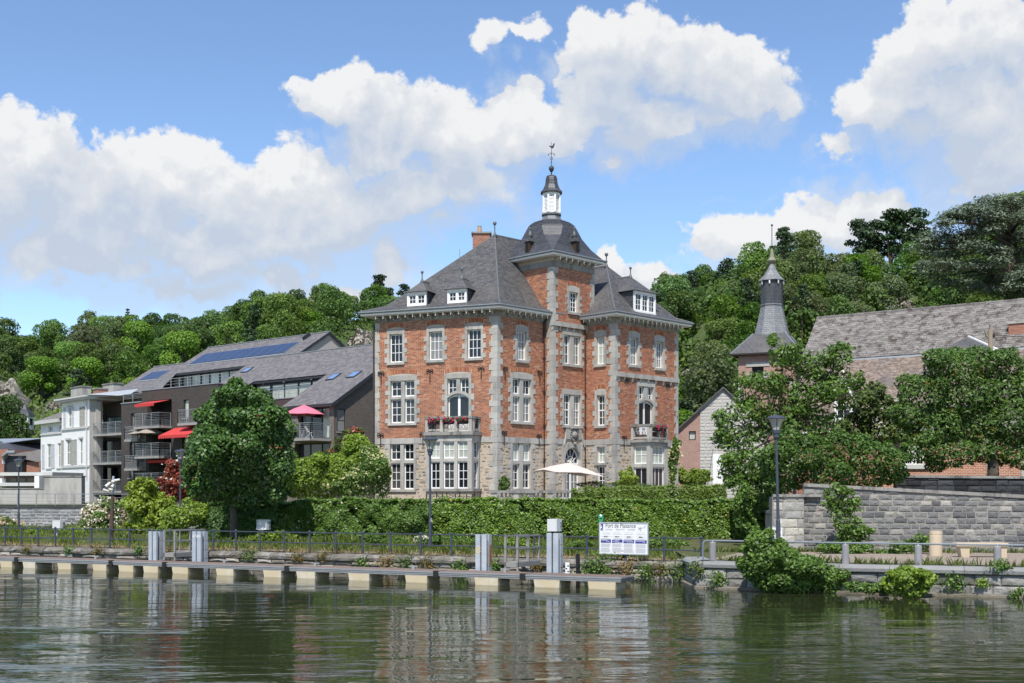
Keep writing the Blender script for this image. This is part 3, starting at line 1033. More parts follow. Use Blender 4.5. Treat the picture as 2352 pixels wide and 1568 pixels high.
for i in range(len(JU) - 1):
    t0, t1 = PF.sz(JU[i], 1300)[0], PF.sz(JU[i + 1], 1300)[0]
    t0, t1 = t0 + .03, t1 - .03
    c = PF.pt((t0 + t1) / 2, 0, -PW / 2)
    th = thing('pontoon_section', names[i + 1] if i else 'farthest pontoon section at the left edge, floating on cream blocks', 'pontoon', c, 'hinged sections of the floating pontoon')
    MB().fbox(PF, t0, t1, PZ - .14, PZ - .02, -PW + .05, -.05).build('frame', M_alu, th)
    rail = MB()
    for z0, z1, d in ((PZ - .15, PZ - .11, .03), (PZ - .10, PZ - .055, .045), (PZ - .045, PZ - .002, .06)):
        rail.fbox(PF, t0, t1, z0, z1, -.05, d)
        rail.fbox(PF, t0, t1, z0, z1, -PW - d, -PW + .05)
    if i == len(JU) - 2:
        for z0, z1, d in ((PZ - .15, PZ - .11, .03), (PZ - .10, PZ - .055, .045), (PZ - .045, PZ - .002, .06)):
            rail.fbox(PF, t1 + .003, t1 + d, z0, z1, -PW - d, d)
    rail.build('fender_rail', M_alu, th)
    nb = int(PW / .145)
    me0 = None
    for k in range(nb):
        d1 = -.06 - k * (PW - .12) / nb
        MB().fbox(PF, t0 + .02, t1 - .02, PZ - .02, PZ + .012, d1 - .13, d1).build('deck_board', M_deck, th)
    for a, b in FU:
        s0, s1 = PF.sz(a, 1300)[0], PF.sz(b, 1300)[0]
        if t0 - .2 < (s0 + s1) / 2 < t1 + .2:
            fb = MB()
            e = .05
            fb.hexa([PF.pt(s0 + e, -.35, -.02), PF.pt(s1 - e, -.35, -.02), PF.pt(s1 - e, -.35, -PW + .2), PF.pt(s0 + e, -.35, -PW + .2),
                     PF.pt(s0, PZ - .155, .055), PF.pt(s1, PZ - .155, .055), PF.pt(s1, PZ - .155, -PW + .1), PF.pt(s0, PZ - .155, -PW + .1)])
            fb.build('float', M_float, th)
    if i < len(JU) - 2:
        MB().fbox(PF, t1 - .06, t1 + .12, PZ - .19, PZ + .03, -.02, .09).build('hinge', M_rubber, th)
    for uu in (200, 303, 497, 707, 934, 1146, 1305):
        if JU[i] < uu < JU[i + 1] and uu not in (303, 1305):
            s = PF.sz(uu, 1290)[0]
            cb = MB()
            cb.fbox(PF, s - .05, s + .05, PZ + .012, PZ + .10, -.5, -.42)
            cb.fbox(PF, s - .16, s + .16, PZ + .10, PZ + .14, -.49, -.43)
            cb.build('cleat', M_alu, th)

# steel guide posts standing between the pontoon and the quay
def guide_post(u0, um, u1, vtop, label, extra=None):
    d = -PW - .22
    f = PF.off(d)
    s0, s1 = f.sz(u0, 1280)[0], f.sz(um, 1280)[0]
    zt = f.sz((u0 + um) / 2, vtop)[1]
    dep = .42
    th = thing('guide_post', label, 'steel post', f.pt((s0 + s1) / 2, PZ, -.2), 'galvanised guide posts of the pontoon')
    w = s1 - s0
    for a, b in ((s0, s0 + .42 * w), (s0 + .56 * w, s1)):
        MB().fbox(f, a, b, -1.5, zt, -.10, 0).fbox(f, a + .01, b - .01, zt, zt + .015, -.09, -.01).build('flange', M_galv, th)
    MB().fbox(f, s0 + .2 * w, s0 + .8 * w, -1.5, zt - .06, -.2, -.12).build('web', M_iron, th)
    n = 5
    zz = [-.2 + (zt + .2) * k / n for k in range(n + 1)]
    for k in range(n):
        MB().fbox(f, s0 + .02, s1 - .012, zz[k] + .012, zz[k + 1] - .002, -dep, -.22).build('side_plate', M_galv, th)
    for k in (2, 3, 4):
        MB().fbox(f, s0 + .03, s1 - .009, zz[k] - .003, zz[k] + .013, -dep + .004, -.221).build('rust_seam', M_rust, th)
    return th, f, s0, s1, zt


def text(body, size, mtx, mat, parent, name='lettering', extrude=0.002, align='LEFT'):
    cu = bpy.data.curves.new(name, 'FONT')
    cu.body = body
    cu.size = size
    cu.extrude = extrude
    cu.resolution_u = 3
    cu.align_x = align
    cu.materials.append(mat)
    o = bpy.data.objects.new(name, cu)
    COL.objects.link(o)
    o.parent = parent
    m = mtx.copy()
    m.translation -= wloc(parent)
    o.matrix_local = m
    bpy.context.view_layer.update()
    me = bpy.data.meshes.new_from_object(o.evaluated_get(bpy.context.evaluated_depsgraph_get()))
    n = link(name, me, parent)
    n.matrix_local = m
    bpy.data.objects.remove(o)
    n.name = name
    return n


def face_text(f, t, z, d):                        # matrix that writes along a face
    m = Matrix(((f.d.x, 0, f.n.x, 0), (f.d.y, 0, f.n.y, 0), (0, 1, 0, 0), (0, 0, 0, 1)))
    return Matrix.Translation(f.pt(t, z, d)) @ m


guide_post(341, 359, 370.5, 1221, 'leftmost galvanised steel post, left of the small ladder platform')
th, f, s0, s1, zt = guide_post(441, 461, 473.7, 1221, 'galvanised steel post with white ATLAS lettering near its top')
M_wpaint = mk('white_lettering', (0.8, 0.8, 0.8), 0.05)
M_ypaint = mk('yellow_lettering', (0.62, 0.52, 0.24), 0.1)
w = s1 - s0
text('ATL', .15, face_text(f, s0 + .02, zt - .22, .004), M_wpaint, th)
text('AS', .15, face_text(f, s0 + .60 * w, zt - .22, .004), M_wpaint, th)
th, f, s0, s1, zt = guide_post(1092, 1117, 1131.5, 1228, 'galvanised steel post painted with a yellow 8 and stained rusty')
text('8', .34, face_text(f, s0 + .03, zt - .62, .004), M_ypaint, th)
w = s1 - s0
MB().fbox(f, s1 - .0119, s1 - .009, .55, 1.2, -.41, -.25).build('rust_stain', M_rust, th)
th, f, s0, s1, zt = guide_post(1255.5, 1282, 1296.5, 1225, 'galvanised steel post carrying a pale electric box on top')
bx = thing('electric_box', 'pale grey electric box on top of the tallest steel post', 'box', f.pt((s0 + s1) / 2, zt, -.2))
MB().fbox(f, s0 + .1, s1 - .1, zt + .015, zt + .07, -.3, -.1).build('foot', M_dark, bx)
M_boxp = mk('pale_box_paint', (0.60, 0.61, 0.61), 0.08, 2, 0.6)
MB().fbox(f, s0 + .02, s1 - .05, zt + .07, zt + .47, -.42, .0).build('body', M_boxp, bx)
for k in (.2, .32):
    MB().fbox(f, s1 - .049, s1 - .01, zt + k, zt + k + .05, -.36, -.28).build('socket', M_lead, bx)
# ------------------------------------------------------------------ the brick manor
def zc(x0, y0, k):
    return lambda x, y: ((x0 + x / k) / 1.69388, (y0 + y / k) / 1.69388)


q1_ = zc(1400, 850, 2.413)
q2_ = zc(2000, 850, 2.413)
q3_ = zc(1400, 1400, 2.703)
q4_ = zc(2000, 1400, 2.703)
dR = Vector((.7071, .7071))
dT = Vector((-.7071, .7071))
vB = Vector((-.80, 64.0))
vA = Vector((-7.70, 66.79))
vC = vB + dR * 3.69
vE = Vector((2.28, 66.14))
vF = vE + dR * 3.47
vG = vE + dR * 2.82
vH = Vector((5.79, 66.61))
vI = vH + dR * 5.79
ML, MR = Face(vA, vB - vA), Face(vB, dR)
TL, TR = Face(vE + dT * 3.47, -dT), Face(vE, dR)
WL, WR = Face(vG, vH - vG), Face(vH, dR)
LML, LMR, LTR, LWL, LWR = (vB - vA).length, 3.69, 3.47, (vH - vG).length, 5.79
ZB, ZBAND0, ZBAND1, ZARC, ZTOP = 2.2, 5.76, 6.08, 12.58, 12.9
man = thing('manor_house', 'tall red brick manor with grey stone quoins, slate roofs and a white louvred turret', 'manor', (0, 68, ZB))
pane_me = {}


def pane_mesh(mt):
    if mt.name not in pane_me:
        me = unit_block('brick')
        me.name = 'pane'
        me.materials.clear()
        me.materials.append(mt)
        pane_me[mt.name] = me
    return pane_me[mt.name]


def window_unit(f, s0, s1, z0, z1, cols, rows, root, mt=None, d=-.13, fr=.06, mu=.03, split=None, frame_mat=None, name='window', label=None, mixm=0.0):
    mt = mt or M_glass
    if mt is M_glass:
        mt = random.choice([M_glass, M_glass, M_glass_dim])
    fm = frame_mat or M_white
    mb = MB()
    mb.fbox(f, s0, s0 + fr, z0, z1, d - .07, d)
    mb.fbox(f, s1 - fr, s1, z0, z1, d - .07, d)
    mb.fbox(f, s0 + fr, s1 - fr, z0, z0 + fr * 1.2, d - .07, d + .002)
    mb.fbox(f, s0 + fr, s1 - fr, z1 - fr, z1, d - .07, d + .002)
    a, b, c, e = s0 + fr, s1 - fr, z0 + fr * 1.2, z1 - fr
    xs = [a + (b - a) * k / cols for k in range(cols + 1)]
    zs = [c + (e - c) * k / rows for k in range(rows + 1)]
    for x in xs[1:-1]:
        mb.fbox(f, x - mu / 2, x + mu / 2, c, e, d - .06, d - .012)
    for k, z in enumerate(zs[1:-1]):
        w = mu * (2.2 if split == k + 1 else 1)
        mb.fbox(f, a, b, z - w / 2, z + w / 2, d - .06, d - (.004 if split == k + 1 else .014))
    w = mb.build(name, fm, root)
    if label:
        w['label'] = label
    off = wloc(root)
    for i in range(cols):
        for j in range(rows):
            m_ = mt if random.random() >= mixm else M_glass_grey
            o = bpy.data.objects.new('pane', pane_mesh(m_))
            COL.objects.link(o)
            o.parent = w
            M = f.mat(xs[i] + .004, zs[j] + .004, d - .035, xs[i + 1] - xs[i] - .008, .015, zs[j + 1] - zs[j] - .008)
            M.translation -= off
            o.matrix_local = M
    return w


brick = Pieces(man, 'brick', 'brickwork', M_brick_o, M_brick_s, 'brick', 300)
rubble = Pieces(man, 'rubble_stone', 'rubble_stonework', M_rub_o, M_rub_s, 'stone', 290)
holes = {k: [] for k in ('ML', 'MR', 'TL', 'TR', 'WL', 'WR')}
skips = {k: [] for k in holes}
FACES = dict(ML=ML, MR=MR, TL=TL, TR=TR, WL=WL, WR=WR)


def stone(name, f, s0, s1, z0, z1, d=.035, back=-.2, mt=None, root=None):
    return MB().fbox(f, s0 + .003, s1 - .003, z0 + .003, z1 - .003, back, d).build(name, mt or M_blue, root or man)


def arch_bricks(k, s0, s1, z, h=.27, rise=.10):
    f = FACES[k]
    n = max(6, int((s1 - s0) / .078))
    skips[k].append((s0 - .03, s1 + .03, z, z + h * .75))
    for i in range(n):
        x = s0 + (s1 - s0) * i / n
        zz = z + rise * (1 - (2 * (i + .5) / n - 1) ** 2)
        brick.add(f, x + .006, x + (s1 - s0) / n - .006, zz, zz + h - .05, .014, .05)


def surround(k, s0, s1, z0, z1, wide=.30, narrow=.15, lint=.29, sill=.14, nb=6, arch=True, jambs=True):
    f = FACES[k]
    holes[k].append((s0, s1, z0, z1))
    skips[k].append((s0 - narrow, s1 + narrow, z0 - sill, z1 + lint))
    stone('lintel', f, s0 - narrow, s1 + narrow, z1, z1 + lint)
    stone('sill', f, s0 - narrow, s1 + narrow, z0 - sill, z0, d=.10)
    if jambs:
        hs = (z1 - z0 + .0) / nb
        for i in range(nb):
            w = wide if i % 2 == 0 else narrow
            za, zb = z0 + hs * i, z0 + hs * (i + 1)
            stone('jamb_stone', f, s0 - w, s0, za, zb)
            stone('jamb_stone', f, s1, s1 + w, za, zb)
            if i % 2 == 0:
                skips[k].append((s0 - w, s1 + w, za, zb))
    if arch:
        arch_bricks(k, s0 - narrow, s1 + narrow, z1 + lint + .005)


def px(f, q, x0, y0, x1, y1):
    a, b = q(x0, y0), q(x1, y1)
    return f.rect(a[0], a[1], b[0], b[1])


def simple_win(k, q, box, cols, rows, mt=None, split=None, label=None, **kw):
    r = px(FACES[k], q, *box)
    surround(k, *r, **kw)
    window_unit(FACES[k], r[0], r[1], r[2], r[3], cols, rows, man, mt, split=split, label=label)
    return r


def cross_win(k, q, box, mx, ty, mt1=None, mt2=None, arch=True, plain=False, upper_rows=2, lower_rows=3):
    f = FACES[k]
    s0, s1, z0, z1 = px(f, q, *box)
    xm = (box[0] + box[2]) / 2
    ma, mb_ = f.sz(*q(mx[0], 0))[0], f.sz(*q(mx[1], 0))[0]
    ta, tb = f.sz(*q(xm, ty[1]))[1], f.sz(*q(xm, ty[0]))[1]
    surround(k, s0, s1, z0, z1, nb=9, wide=.33, narrow=.16, lint=.30, arch=arch)
    stone('mullion', f, ma, mb_, z0, z1, d=.0)
    stone('transom', f, s0, ma, ta, tb, d=-.004)
    stone('transom', f, mb_, s1, ta, tb, d=-.004)
    for a, b in ((s0, ma), (mb_, s1)):
        window_unit(f, a, b, tb, z1, 2, upper_rows, man, mt1)
        window_unit(f, a, b, z0, ta, 2, lower_rows, man, mt2 or mt1)
    return s0, s1, z0, z1


# --- openings
simple_win('ML', q1_, (280, 1085, 400, 1350), 3, 3)
simple_win('ML', q1_, (650, 1060, 775, 1327), 3, 3, M_glass_grey, label='top floor window with grey blinds')
simple_win('ML', q1_, (1010, 1040, 1137, 1308), 3, 3)
cross_win('ML', q3_, (325, 218, 575, 662), (432, 470), (384, 411))
simple_win('MR', q1_, (1478, 1062, 1563, 1330), 3, 3, M_glass_grey)
cross_win('MR', q3_, (1605, 200, 1800, 650), (1684, 1720), (362, 388), M_glass, M_glass_grey)
simple_win('TR', q2_, (517, 690, 597, 880), 3, 4)
for q, box, mxx in ((q2_, (465, 1098, 623, 1370), (526, 563)), (q4_, (522, 366, 700, 690), (596, 632))):
    f = TR
    s0, s1, z0, z1 = px(f, q, *box)
    surround('TR', s0, s1, z0, z1, wide=.28, narrow=.12, arch=False, nb=7)
    a, b = f.sz(*q(mxx[0], 0))[0], f.sz(*q(mxx[1], 0))[0]
    stone('mullion', f, a, b, z0, z1, d=0)
    window_unit(f, s0, a, z0, z1, 2, 4 if q is q4_ else 3, man, M_glass, split=2 if q is q4_ else None)
    window_unit(f, b, s1, z0, z1, 2, 4 if q is q4_ else 3, man, M_glass_grey, split=2 if q is q4_ else None)
simple_win('WL', q2_, (775, 1108, 850, 1368), 2, 3, M_glass_curt, label='narrow wing window with white curtains')
simple_win('WL', q4_, (872, 370, 953, 690), 2, 4, split=2)
simple_win('WR', q2_, (1088, 1118, 1163, 1375), 3, 3, M_glass_grey)
simple_win('WR', q2_, (1330, 1155, 1398, 1405), 3, 3, M_glass_grey)
# ground floor, in rubble stone
cross_win('ML', q3_, (320, 878, 567, 1360), (424, 461), (1052, 1086), arch=False)
cross_win('MR', q3_, (1602, 878, 1796, 1352), (1680, 1718), (1060, 1094), M_glass_curt, M_glass, arch=False)
r = px(WL, q4_, 873, 912, 955, 1082)
surround('WL', *r, wide=.3, narrow=.16, nb=3, arch=False)
window_unit(WL, *r, 2, 2, man, M_glass_curt)
r2 = px(WL, q4_, 873, 1116, 955, 1352)
surround('WL', r[0], r[1], r2[2], r2[3], wide=.3, narrow=.16, nb=4, lint=.13, arch=False)
window_unit(WL, r[0], r[1], r2[2], r2[3], 2, 3, man)

# balcony doors with segmental heads under twin lights
def arch_plate(f, s0, s1, zs, rise, ztop, name, d=.02, back=-.16, mt=None, n=14, root=None):
    """stone between a segmental soffit (springing at zs) and a straight top"""
    mb = MB()
    pts = []
    for i in range(n + 1):
        k = i / n
        if rise >= (s1 - s0) / 2 - .01:
            z = zs + math.sqrt(max(0, 1 - (2 * k - 1) ** 2)) * rise
        else:
            z = zs + rise * (1 - (2 * k - 1) ** 2)
        pts.append((s0 + (s1 - s0) * k, z))
    tops = ztop if callable(ztop) else (lambda x: ztop)
    for (x, z), (x2, z2) in zip(pts, pts[1:]):
        mb.hexa([f.pt(x, z, d), f.pt(x2, z2, d), f.pt(x2, z2, back), f.pt(x, z, back), f.pt(x, tops(x), d), f.pt(x2, tops(x2), d), f.pt(x2, tops(x2), back), f.pt(x, tops(x), back)])
    return mb.build(name, mt or M_blue, root or man)


def balcony_door(k, q, top, doorbox, mx, zfloor, spring_y, arch_y, jamb_w=.16):
    f = FACES[k]
    s0, s1, _, z1 = px(f, q, *top)
    xm = (top[0] + top[2]) / 2
    zsp = f.sz(*q(xm, spring_y))[1]
    zcr = f.sz(*q(xm, arch_y))[1]
    ztl = f.sz(*q(xm, top[3]))[1]
    surround(k, s0, s1, zfloor, z1, nb=10, wide=.33, narrow=.16, lint=.27, sill=.05)
    ma, mb_ = f.sz(*q(mx[0], 0))[0], f.sz(*q(mx[1], 0))[0]
    rise = zcr - zsp
    arch_plate(f, s0, s1, zsp, rise, lambda x: min(zsp + rise * (1 - (2 * (x - s0) / (s1 - s0) - 1) ** 2) + .16, z1), 'arch_stone', d=.03)
    stone('mullion', f, ma, mb_, zcr + .16, z1, d=.0)
    window_unit(f, s0, ma, zsp + .08, z1, 2, 2, man, M_glass)
    window_unit(f, mb_, s1, zsp + .08, z1, 2, 2, man, M_glass)
    # double glazed doors
    xm_ = (s0 + s1) / 2
    dd = MB()
    for a, b in ((s0, xm_), (xm_, s1)):
        dd.fbox(f, a, a + .07, zfloor, zcr, -.22, -.15)
        dd.fbox(f, b - .07, b, zfloor, zcr, -.22, -.15)
        dd.fbox(f, a + .07, b - .07, zfloor, zfloor + .55, -.22, -.152)
    o = dd.build('balcony_door', M_white, man)
    for a, b in ((s0 + .07, xm_ - .07), (xm_ + .07, s1 - .07)):
        MB().fbox(f, a, b, zfloor + .55, zcr, -.20, -.17).build('pane', M_glass, o)
    fr = MB()
    for i in range(10):
        x, x2 = s0 + (s1 - s0) * i / 10, s0 + (s1 - s0) * (i + 1) / 10
        za = zsp + rise * (1 - (2 * i / 10 - 1) ** 2)
        zb = zsp + rise * (1 - (2 * (i + 1) / 10 - 1) ** 2)
        fr.hexa([f.pt(x, za - .09, -.12), f.pt(x2, zb - .09, -.12), f.pt(x2, zb - .09, -.16), f.pt(x, za - .09, -.16), f.pt(x, za, -.12), f.pt(x2, zb, -.12), f.pt(x2, zb, -.16), f.pt(x, za, -.16)])
    fr.build('door_head', M_white, o)
    return s0, s1


balcony_door('ML', q3_, (922, 192, 1146, 345), None, (1014, 1052), 6.30, 400, 352)
balcony_door('WR', q4_, (1310, 280, 1464, 405), None, (1367, 1406), 6.40, 470, 425)

# --- portal with fanlight in the tower
pf = TR
s0, s1 = pf.sz(*q4_(526, 1000))[0], pf.sz(*q4_(690, 1000))[0]
zspr = pf.sz(*q4_(608, 1015))[1]
zcrown = pf.sz(*q4_(608, 922))[1]
ztran = pf.sz(*q4_(608, 1090))[1]
sx0, sx1 = pf.sz(*q4_(508, 1000))[0] - .04, pf.sz(*q4_(706, 1000))[0] + .03
rr = (s1 - s0) / 2
zspr = min(zspr, zcrown - rr)
holes['TR'].append((s0, s1, 2.25, zcrown))
ztp = pf.sz(*q4_(620, 880))[1]
skips['TR'].append((sx0, sx1, ZB, 5.76))
stone('portal_jamb', pf, sx0, s0, ZB, zspr, d=.09)
stone('portal_jamb', pf, s1, sx1, ZB, zspr, d=.09)
arch_plate(pf, s0, s1, zspr, rr, ztp, 'portal_arch', d=.09)
stone('portal_spandrel', pf, sx0, s0, zspr, ztp, d=.09)
stone('portal_spandrel', pf, s1, sx1, zspr, ztp, d=.09)
xm = (s0 + s1) / 2
fan = MB()
fan.fbox(pf, s0, s1, ztran - .06, ztran + .05, -.2, -.12)
fan.fbox(pf, s0, s1, zspr - .36, zspr - .3, -.2, -.121)
for a in range(7):
    w = math.pi * a / 6
    fan.bar(pf.pt(xm, zspr - .28, -.14), pf.pt(xm + rr * .96 * math.cos(w), zspr - .28 + (rr * .3 + .28 * 0) * 0 + (zcrown - zspr + .28) * .97 * math.sin(w), -.14), .03, .03)
for k_ in (.5, .98):
    fan.tube([pf.pt(xm + rr * k_ * math.cos(math.pi * a / 16), zspr - .28 + (zcrown - zspr + .28) * k_ * math.sin(math.pi * a / 16), -.14) for a in range(17)], .025 if k_ < .9 else .045, 4)
fo = fan.build('fanlight', M_white, man)
MB().fbox(pf, s0, s1, ztran, zcrown, -.20, -.18).build('pane', M_glass, fo)
for a, b in ((s0, xm), (xm, s1)):
    dr = MB()
    dr.fbox(pf, a, a + .08, 2.25, ztran - .06, -.2, -.13).fbox(pf, b - .08, b, 2.25, ztran - .06, -.2, -.13).fbox(pf, a + .08, b - .08, 2.25, 2.7, -.2, -.132).fbox(pf, a + .08, b - .08, ztran - .16, ztran - .06, -.2, -.132)
    for z in (3.2, 3.65, 4.1):
        dr.fbox(pf, a + .08, b - .08, z - .015, z + .015, -.19, -.14)
    dr.fbox(pf, (a + b) / 2 - .015, (a + b) / 2 + .015, 2.7, ztran - .16, -.19, -.142)
    do = dr.build('door', M_white, man)
    MB().fbox(pf, a + .08, b - .08, 2.7, ztran - .16, -.18, -.165).build('pane', M_glass_grey, do)
# carved crest panel above the portal
c0, c1, cz0, cz1 = px(pf, q4_, 540, 716, 706, 856)
skips['TR'].append((c0, c1, cz0 - .3, cz1))
stone('crest_panel', pf, c0, c1, ZBAND1 - .02, cz1 + .02, d=.07)
cm = (c0 + c1) / 2
cr = MB()
czm = (cz0 + cz1) / 2
for a in range(14):
    w = 2 * math.pi * a / 14
    p = pf.pt(cm + .30 * math.cos(w), czm + .33 * math.sin(w), .09)
    cr.lathe((p.x, p.y, p.z - .05), [(.02, 0), (.055, .03), (.06, .06), (.02, .10)], 6)
cr.lathe(tuple(pf.pt(cm, czm - .22, .05)), [(.05, 0), (.17, .06), (.215, .18), (.2, .30), (.1, .4), (.02, .42)], 12)
cr.tube([pf.pt(cm - .34, czm + .3, .1), pf.pt(cm - .15, czm + .38, .13), pf.pt(cm, czm + .34, .13), pf.pt(cm + .15, czm + .38, .13), pf.pt(cm + .34, czm + .3, .1)], .05, 6)
cr.tube([pf.pt(cm, czm - .62, .1), pf.pt(cm, czm - .42, .16)], [.07, .12], 6)
cr.build('carved_crest', M_bluew, man, smooth=True)
for sgn in (-1, 1):
    b_ = [pf.pt(cm + sgn * ((c1 - c0) / 2 + .02 + .22 * k * k), ZBAND1 - .02 - .40 * k + .34 * (1 - k), .06) for k in (0, .25, .5, .75, 1)]
    MB().tube(b_, .06, 6).build('portal_scroll', M_blue, man)

# --- quoins
def quoins(f1, L1, f2, z0, z1, one=None):
    n = int(round((z1 - z0) / .325))
    h = (z1 - z0) / n
    for i in range(n):
        a, b = (.46, .22) if i % 2 else (.26, .40)
        za, zb = z0 + h * i + .004, z0 + h * (i + 1) - .004
        d = .03
        if f2 is None:
            MB().fbox(f1, 0, .30 if i % 2 else .17, za, zb, -.2, d).build('quoin', M_blue, man)
            continue
        p = [f1.pt(L1 - a, 0, d), None, f2.pt(b, 0, d), f2.pt(b, 0, -.12), f2.pt(.13, 0, -.12), f1.pt(L1 - a, 0, -.12)]
        c = f1.pt(L1, 0, 0)
        n_ = (f1.n + f2.n)
        n_ /= n_.length
        k = d / n_.dot(f1.n)
        p[1] = Vector((c.x + n_.x * k, c.y + n_.y * k, 0))
        MB().prism([(q.x, q.y) for q in (p[0], p[1], p[2], p[3], p[5])], za, zb).build('quoin', M_blue, man)


quoins(ML, LML, MR, ZB, 12.56)
quoins(TL, 3.47, TR, ZB, 15.65)
quoins(WL, LWL, WR, ZB, 12.56)
quoins(ML, 0, None, ZB, 12.56)
# right end quoins of the wing and tower
for f, L, z0, z1 in ((WR, LWR, ZB, 12.56), (TR, LTR, 12.6, 15.65)):
    n = int((z1 - z0) / .325)
    for i in range(n):
        w = .34 if i % 2 else .19
        stone('quoin', f, L - w, L + .02, z0 + (z1 - z0) / n * i, z0 + (z1 - z0) / n * (i + 1), d=.03)
        skips['WR' if f is WR else 'TR'].append((L - w, L + .05, z0 + (z1 - z0) / n * i, z0 + (z1 - z0) / n * (i + 1)))

# --- walls, bricks, rubble
core = MB()
spec = [('ML', 0, LML, 12.9, .32, .44), ('MR', 0, LMR, 12.9, .34, 0), ('TL', 0, LTR, 16.3, 0, .44), ('TR', 0, LTR, 16.3, .34, .0), ('WL', 0, LWL, 12.9, 0, .44), ('WR', 0, LWR, 12.9, .34, .0)]
for k, a, b, zt, qa, qb in spec:
    wall_grid(core, FACES[k], a, b, ZB - .3, zt, holes[k], reveal=.24)
    f = FACES[k]
    if k == 'TL':
        ta = 3.47 - .667
        courses(brick, f, 0, 3.47 - .40, 12.7, 15.68, .232, .0785, .005, .05, skips[k], djit=.002, joint=.015)
        courses(brick, f, ta, 3.47 - .40, ZBAND1, 12.7, .232, .0785, .005, .05, skips[k], djit=.002, joint=.015)
        courses(rubble, f, ta, 3.47 - .36, ZB, ZBAND0, .36, .19, .012, .1, skips[k], jit=.4, djit=.012)
        continue
    bt = 15.68 if k == 'TR' else ZARC
    bb = LTR if k != 'TR' else (LTR)
    courses(brick, f, a + qa * .75, b - qb * .8, ZBAND1, bt, .232, .0785, .005, .05, skips[k], djit=.002, joint=.015)
    courses(rubble, f, a + qa * .8, b - qb * .85, ZB, ZBAND0, .36, .19, .012, .1, skips[k] + holes[k], jit=.4, djit=.012)
core.poly(*[Vector((p.x, p.y, 2.0)) for p in (vA, vB, vC, vE, vH, vI)])
core.build('wall', M_mortar, man)
bk = MB()                                          # rear walls close the block
rear = [vI, vI + dT * 6.2, vA + Vector((.42, .907)) * 8.5, vA]
for a, b in zip(rear, rear[1:]):
    bk.poly((a.x, a.y, ZB - .3), (b.x, b.y, ZB - .3), (b.x, b.y, 12.9), (a.x, a.y, 12.9))
tb = [vE + dT * 3.47, vE + dT * 3.47 + dR * 3.47, vE + dR * 3.47]
for a, b in zip(tb, tb[1:]):
    bk.poly((a.x, a.y, ZB), (b.x, b.y, ZB), (b.x, b.y, 16.3), (a.x, a.y, 16.3))
M_brick_plain = coursed('plain_brick', (0.23, 0.065, 0.035), (0.38, 0.12, 0.06), (0.33, 0.28, 0.24), .232, .0785, .85, .15, .3)
bk.build('rear_wall', M_brick_plain, man)
brick.finish()
rubble.finish()

# --- string courses and architraves in stone
def band(f, a, b, z0, z1, d, name, L=1.15, mt=None, gaps=()):
    n = max(1, int(round((b - a) / L)))
    for i in range(n):
        p, q = a + (b - a) * i / n, a + (b - a) * (i + 1) / n
        for g0, g1 in gaps:
            if p < g1 and q > g0:
                if q - g1 > .1:
                    p = g1
                elif g0 - p > .1:
                    q = g0
                else:
                    p = q
        if q - p > .05:
            stone(name, f, p, q, z0, z1, d=d, back=-.05, mt=mt)


for f, a, b in ((ML, .0, LML + .02), (MR, .05, LMR), (TL, 2.8, 3.47), (TR, .05, LTR), (WL, 0, LWL + .02), (WR, .05, LWR)):
    band(f, a, b, ZBAND0, ZBAND1, .045, 'string_course', gaps=[(c0, c1)] if f is TR else ())
for f, a, b in ((ML, 0, LML + .03), (MR, .05, LMR), (WL, 0, LWL + .03), (WR, .05, LWR)):
    band(f, a, b, ZARC, 12.86, .05, 'architrave', mt=M_bluew)
for f, a, b in ((TL, 0, 3.5), (TR, .05, LTR)):
    band(f, a, b, 15.68, 16.0, .05, 'architrave', mt=M_bluew)
band(TR, -.1, LTR * .82, 12.36, 12.62, .13, 'string_course')
band(WR, -.02, LWR, 9.58, 9.84, .12, 'string_course')
for f, a, b, n, z1 in ((TR, .0, 2.75, 6, 12.36), (WR, .05, LWR - .05, 9, 9.58)):
    for i in range(n):
        x = a + (b - a) * i / (n - 1)
        m_ = MB()
        m_.hexa([f.pt(x - .06, z1 - .24, .04), f.pt(x + .06, z1 - .24, .04), f.pt(x + .06, z1 - .24, -.05), f.pt(x - .06, z1 - .24, -.05),
                 f.pt(x - .06, z1 - .003, .12), f.pt(x + .06, z1 - .003, .12), f.pt(x + .06, z1 - .003, -.05), f.pt(x - .06, z1 - .003, -.05)])
        m_.build('corbel', M_blue, man)

# --- cornices: soffit, white fascia, zinc gutter, scrolled brackets
def cornice(pts, zt, ov, closed=False):
    mb = MB()
    sweep(mb, pts, [(-.05, zt - .21), (ov - .06, zt - .21), (ov, zt - .17), (ov, zt - .085), (-.05, zt - .085)], closed)
    mb.build('cornice', M_white, man)
    mb = MB()
    sweep(mb, pts, [(ov - .12, zt - .084), (ov + .05, zt - .084), (ov + .09, zt - .03), (ov + .09, zt + .025), (ov - .12, zt + .025)], closed)
    mb.build('gutter', M_zinc, man)


M_bracket = mk('bracket_wood', (.42, .39, .34), .1, 4, .7)


def brackets(f, a, b, n, zt, ov):
    for i in range(n):
        x = a + (b - a) * (i + .5) / n
        m_ = MB()
        z = zt - .212
        for (d0, d1, h) in ((-.02, .14, .24), (.14, .28, .15), (.28, ov - .12, .09)):
            m_.hexa([f.pt(x - .045, z - h, d1), f.pt(x + .045, z - h, d1), f.pt(x + .045, z - h, d0), f.pt(x - .045, z - h, d0),
                     f.pt(x - .045, z, d1), f.pt(x + .045, z, d1), f.pt(x + .045, z, d0), f.pt(x - .045, z, d0)])
        p = f.pt(x, z - .2, ov - .13)
        m_.lathe(tuple(p), [(.012, 0), (.03, .04), (.018, .07), (.045, .12), (.035, .2)], 6, 1)
        m_.build('bracket', [M_bracket, M_white], man)


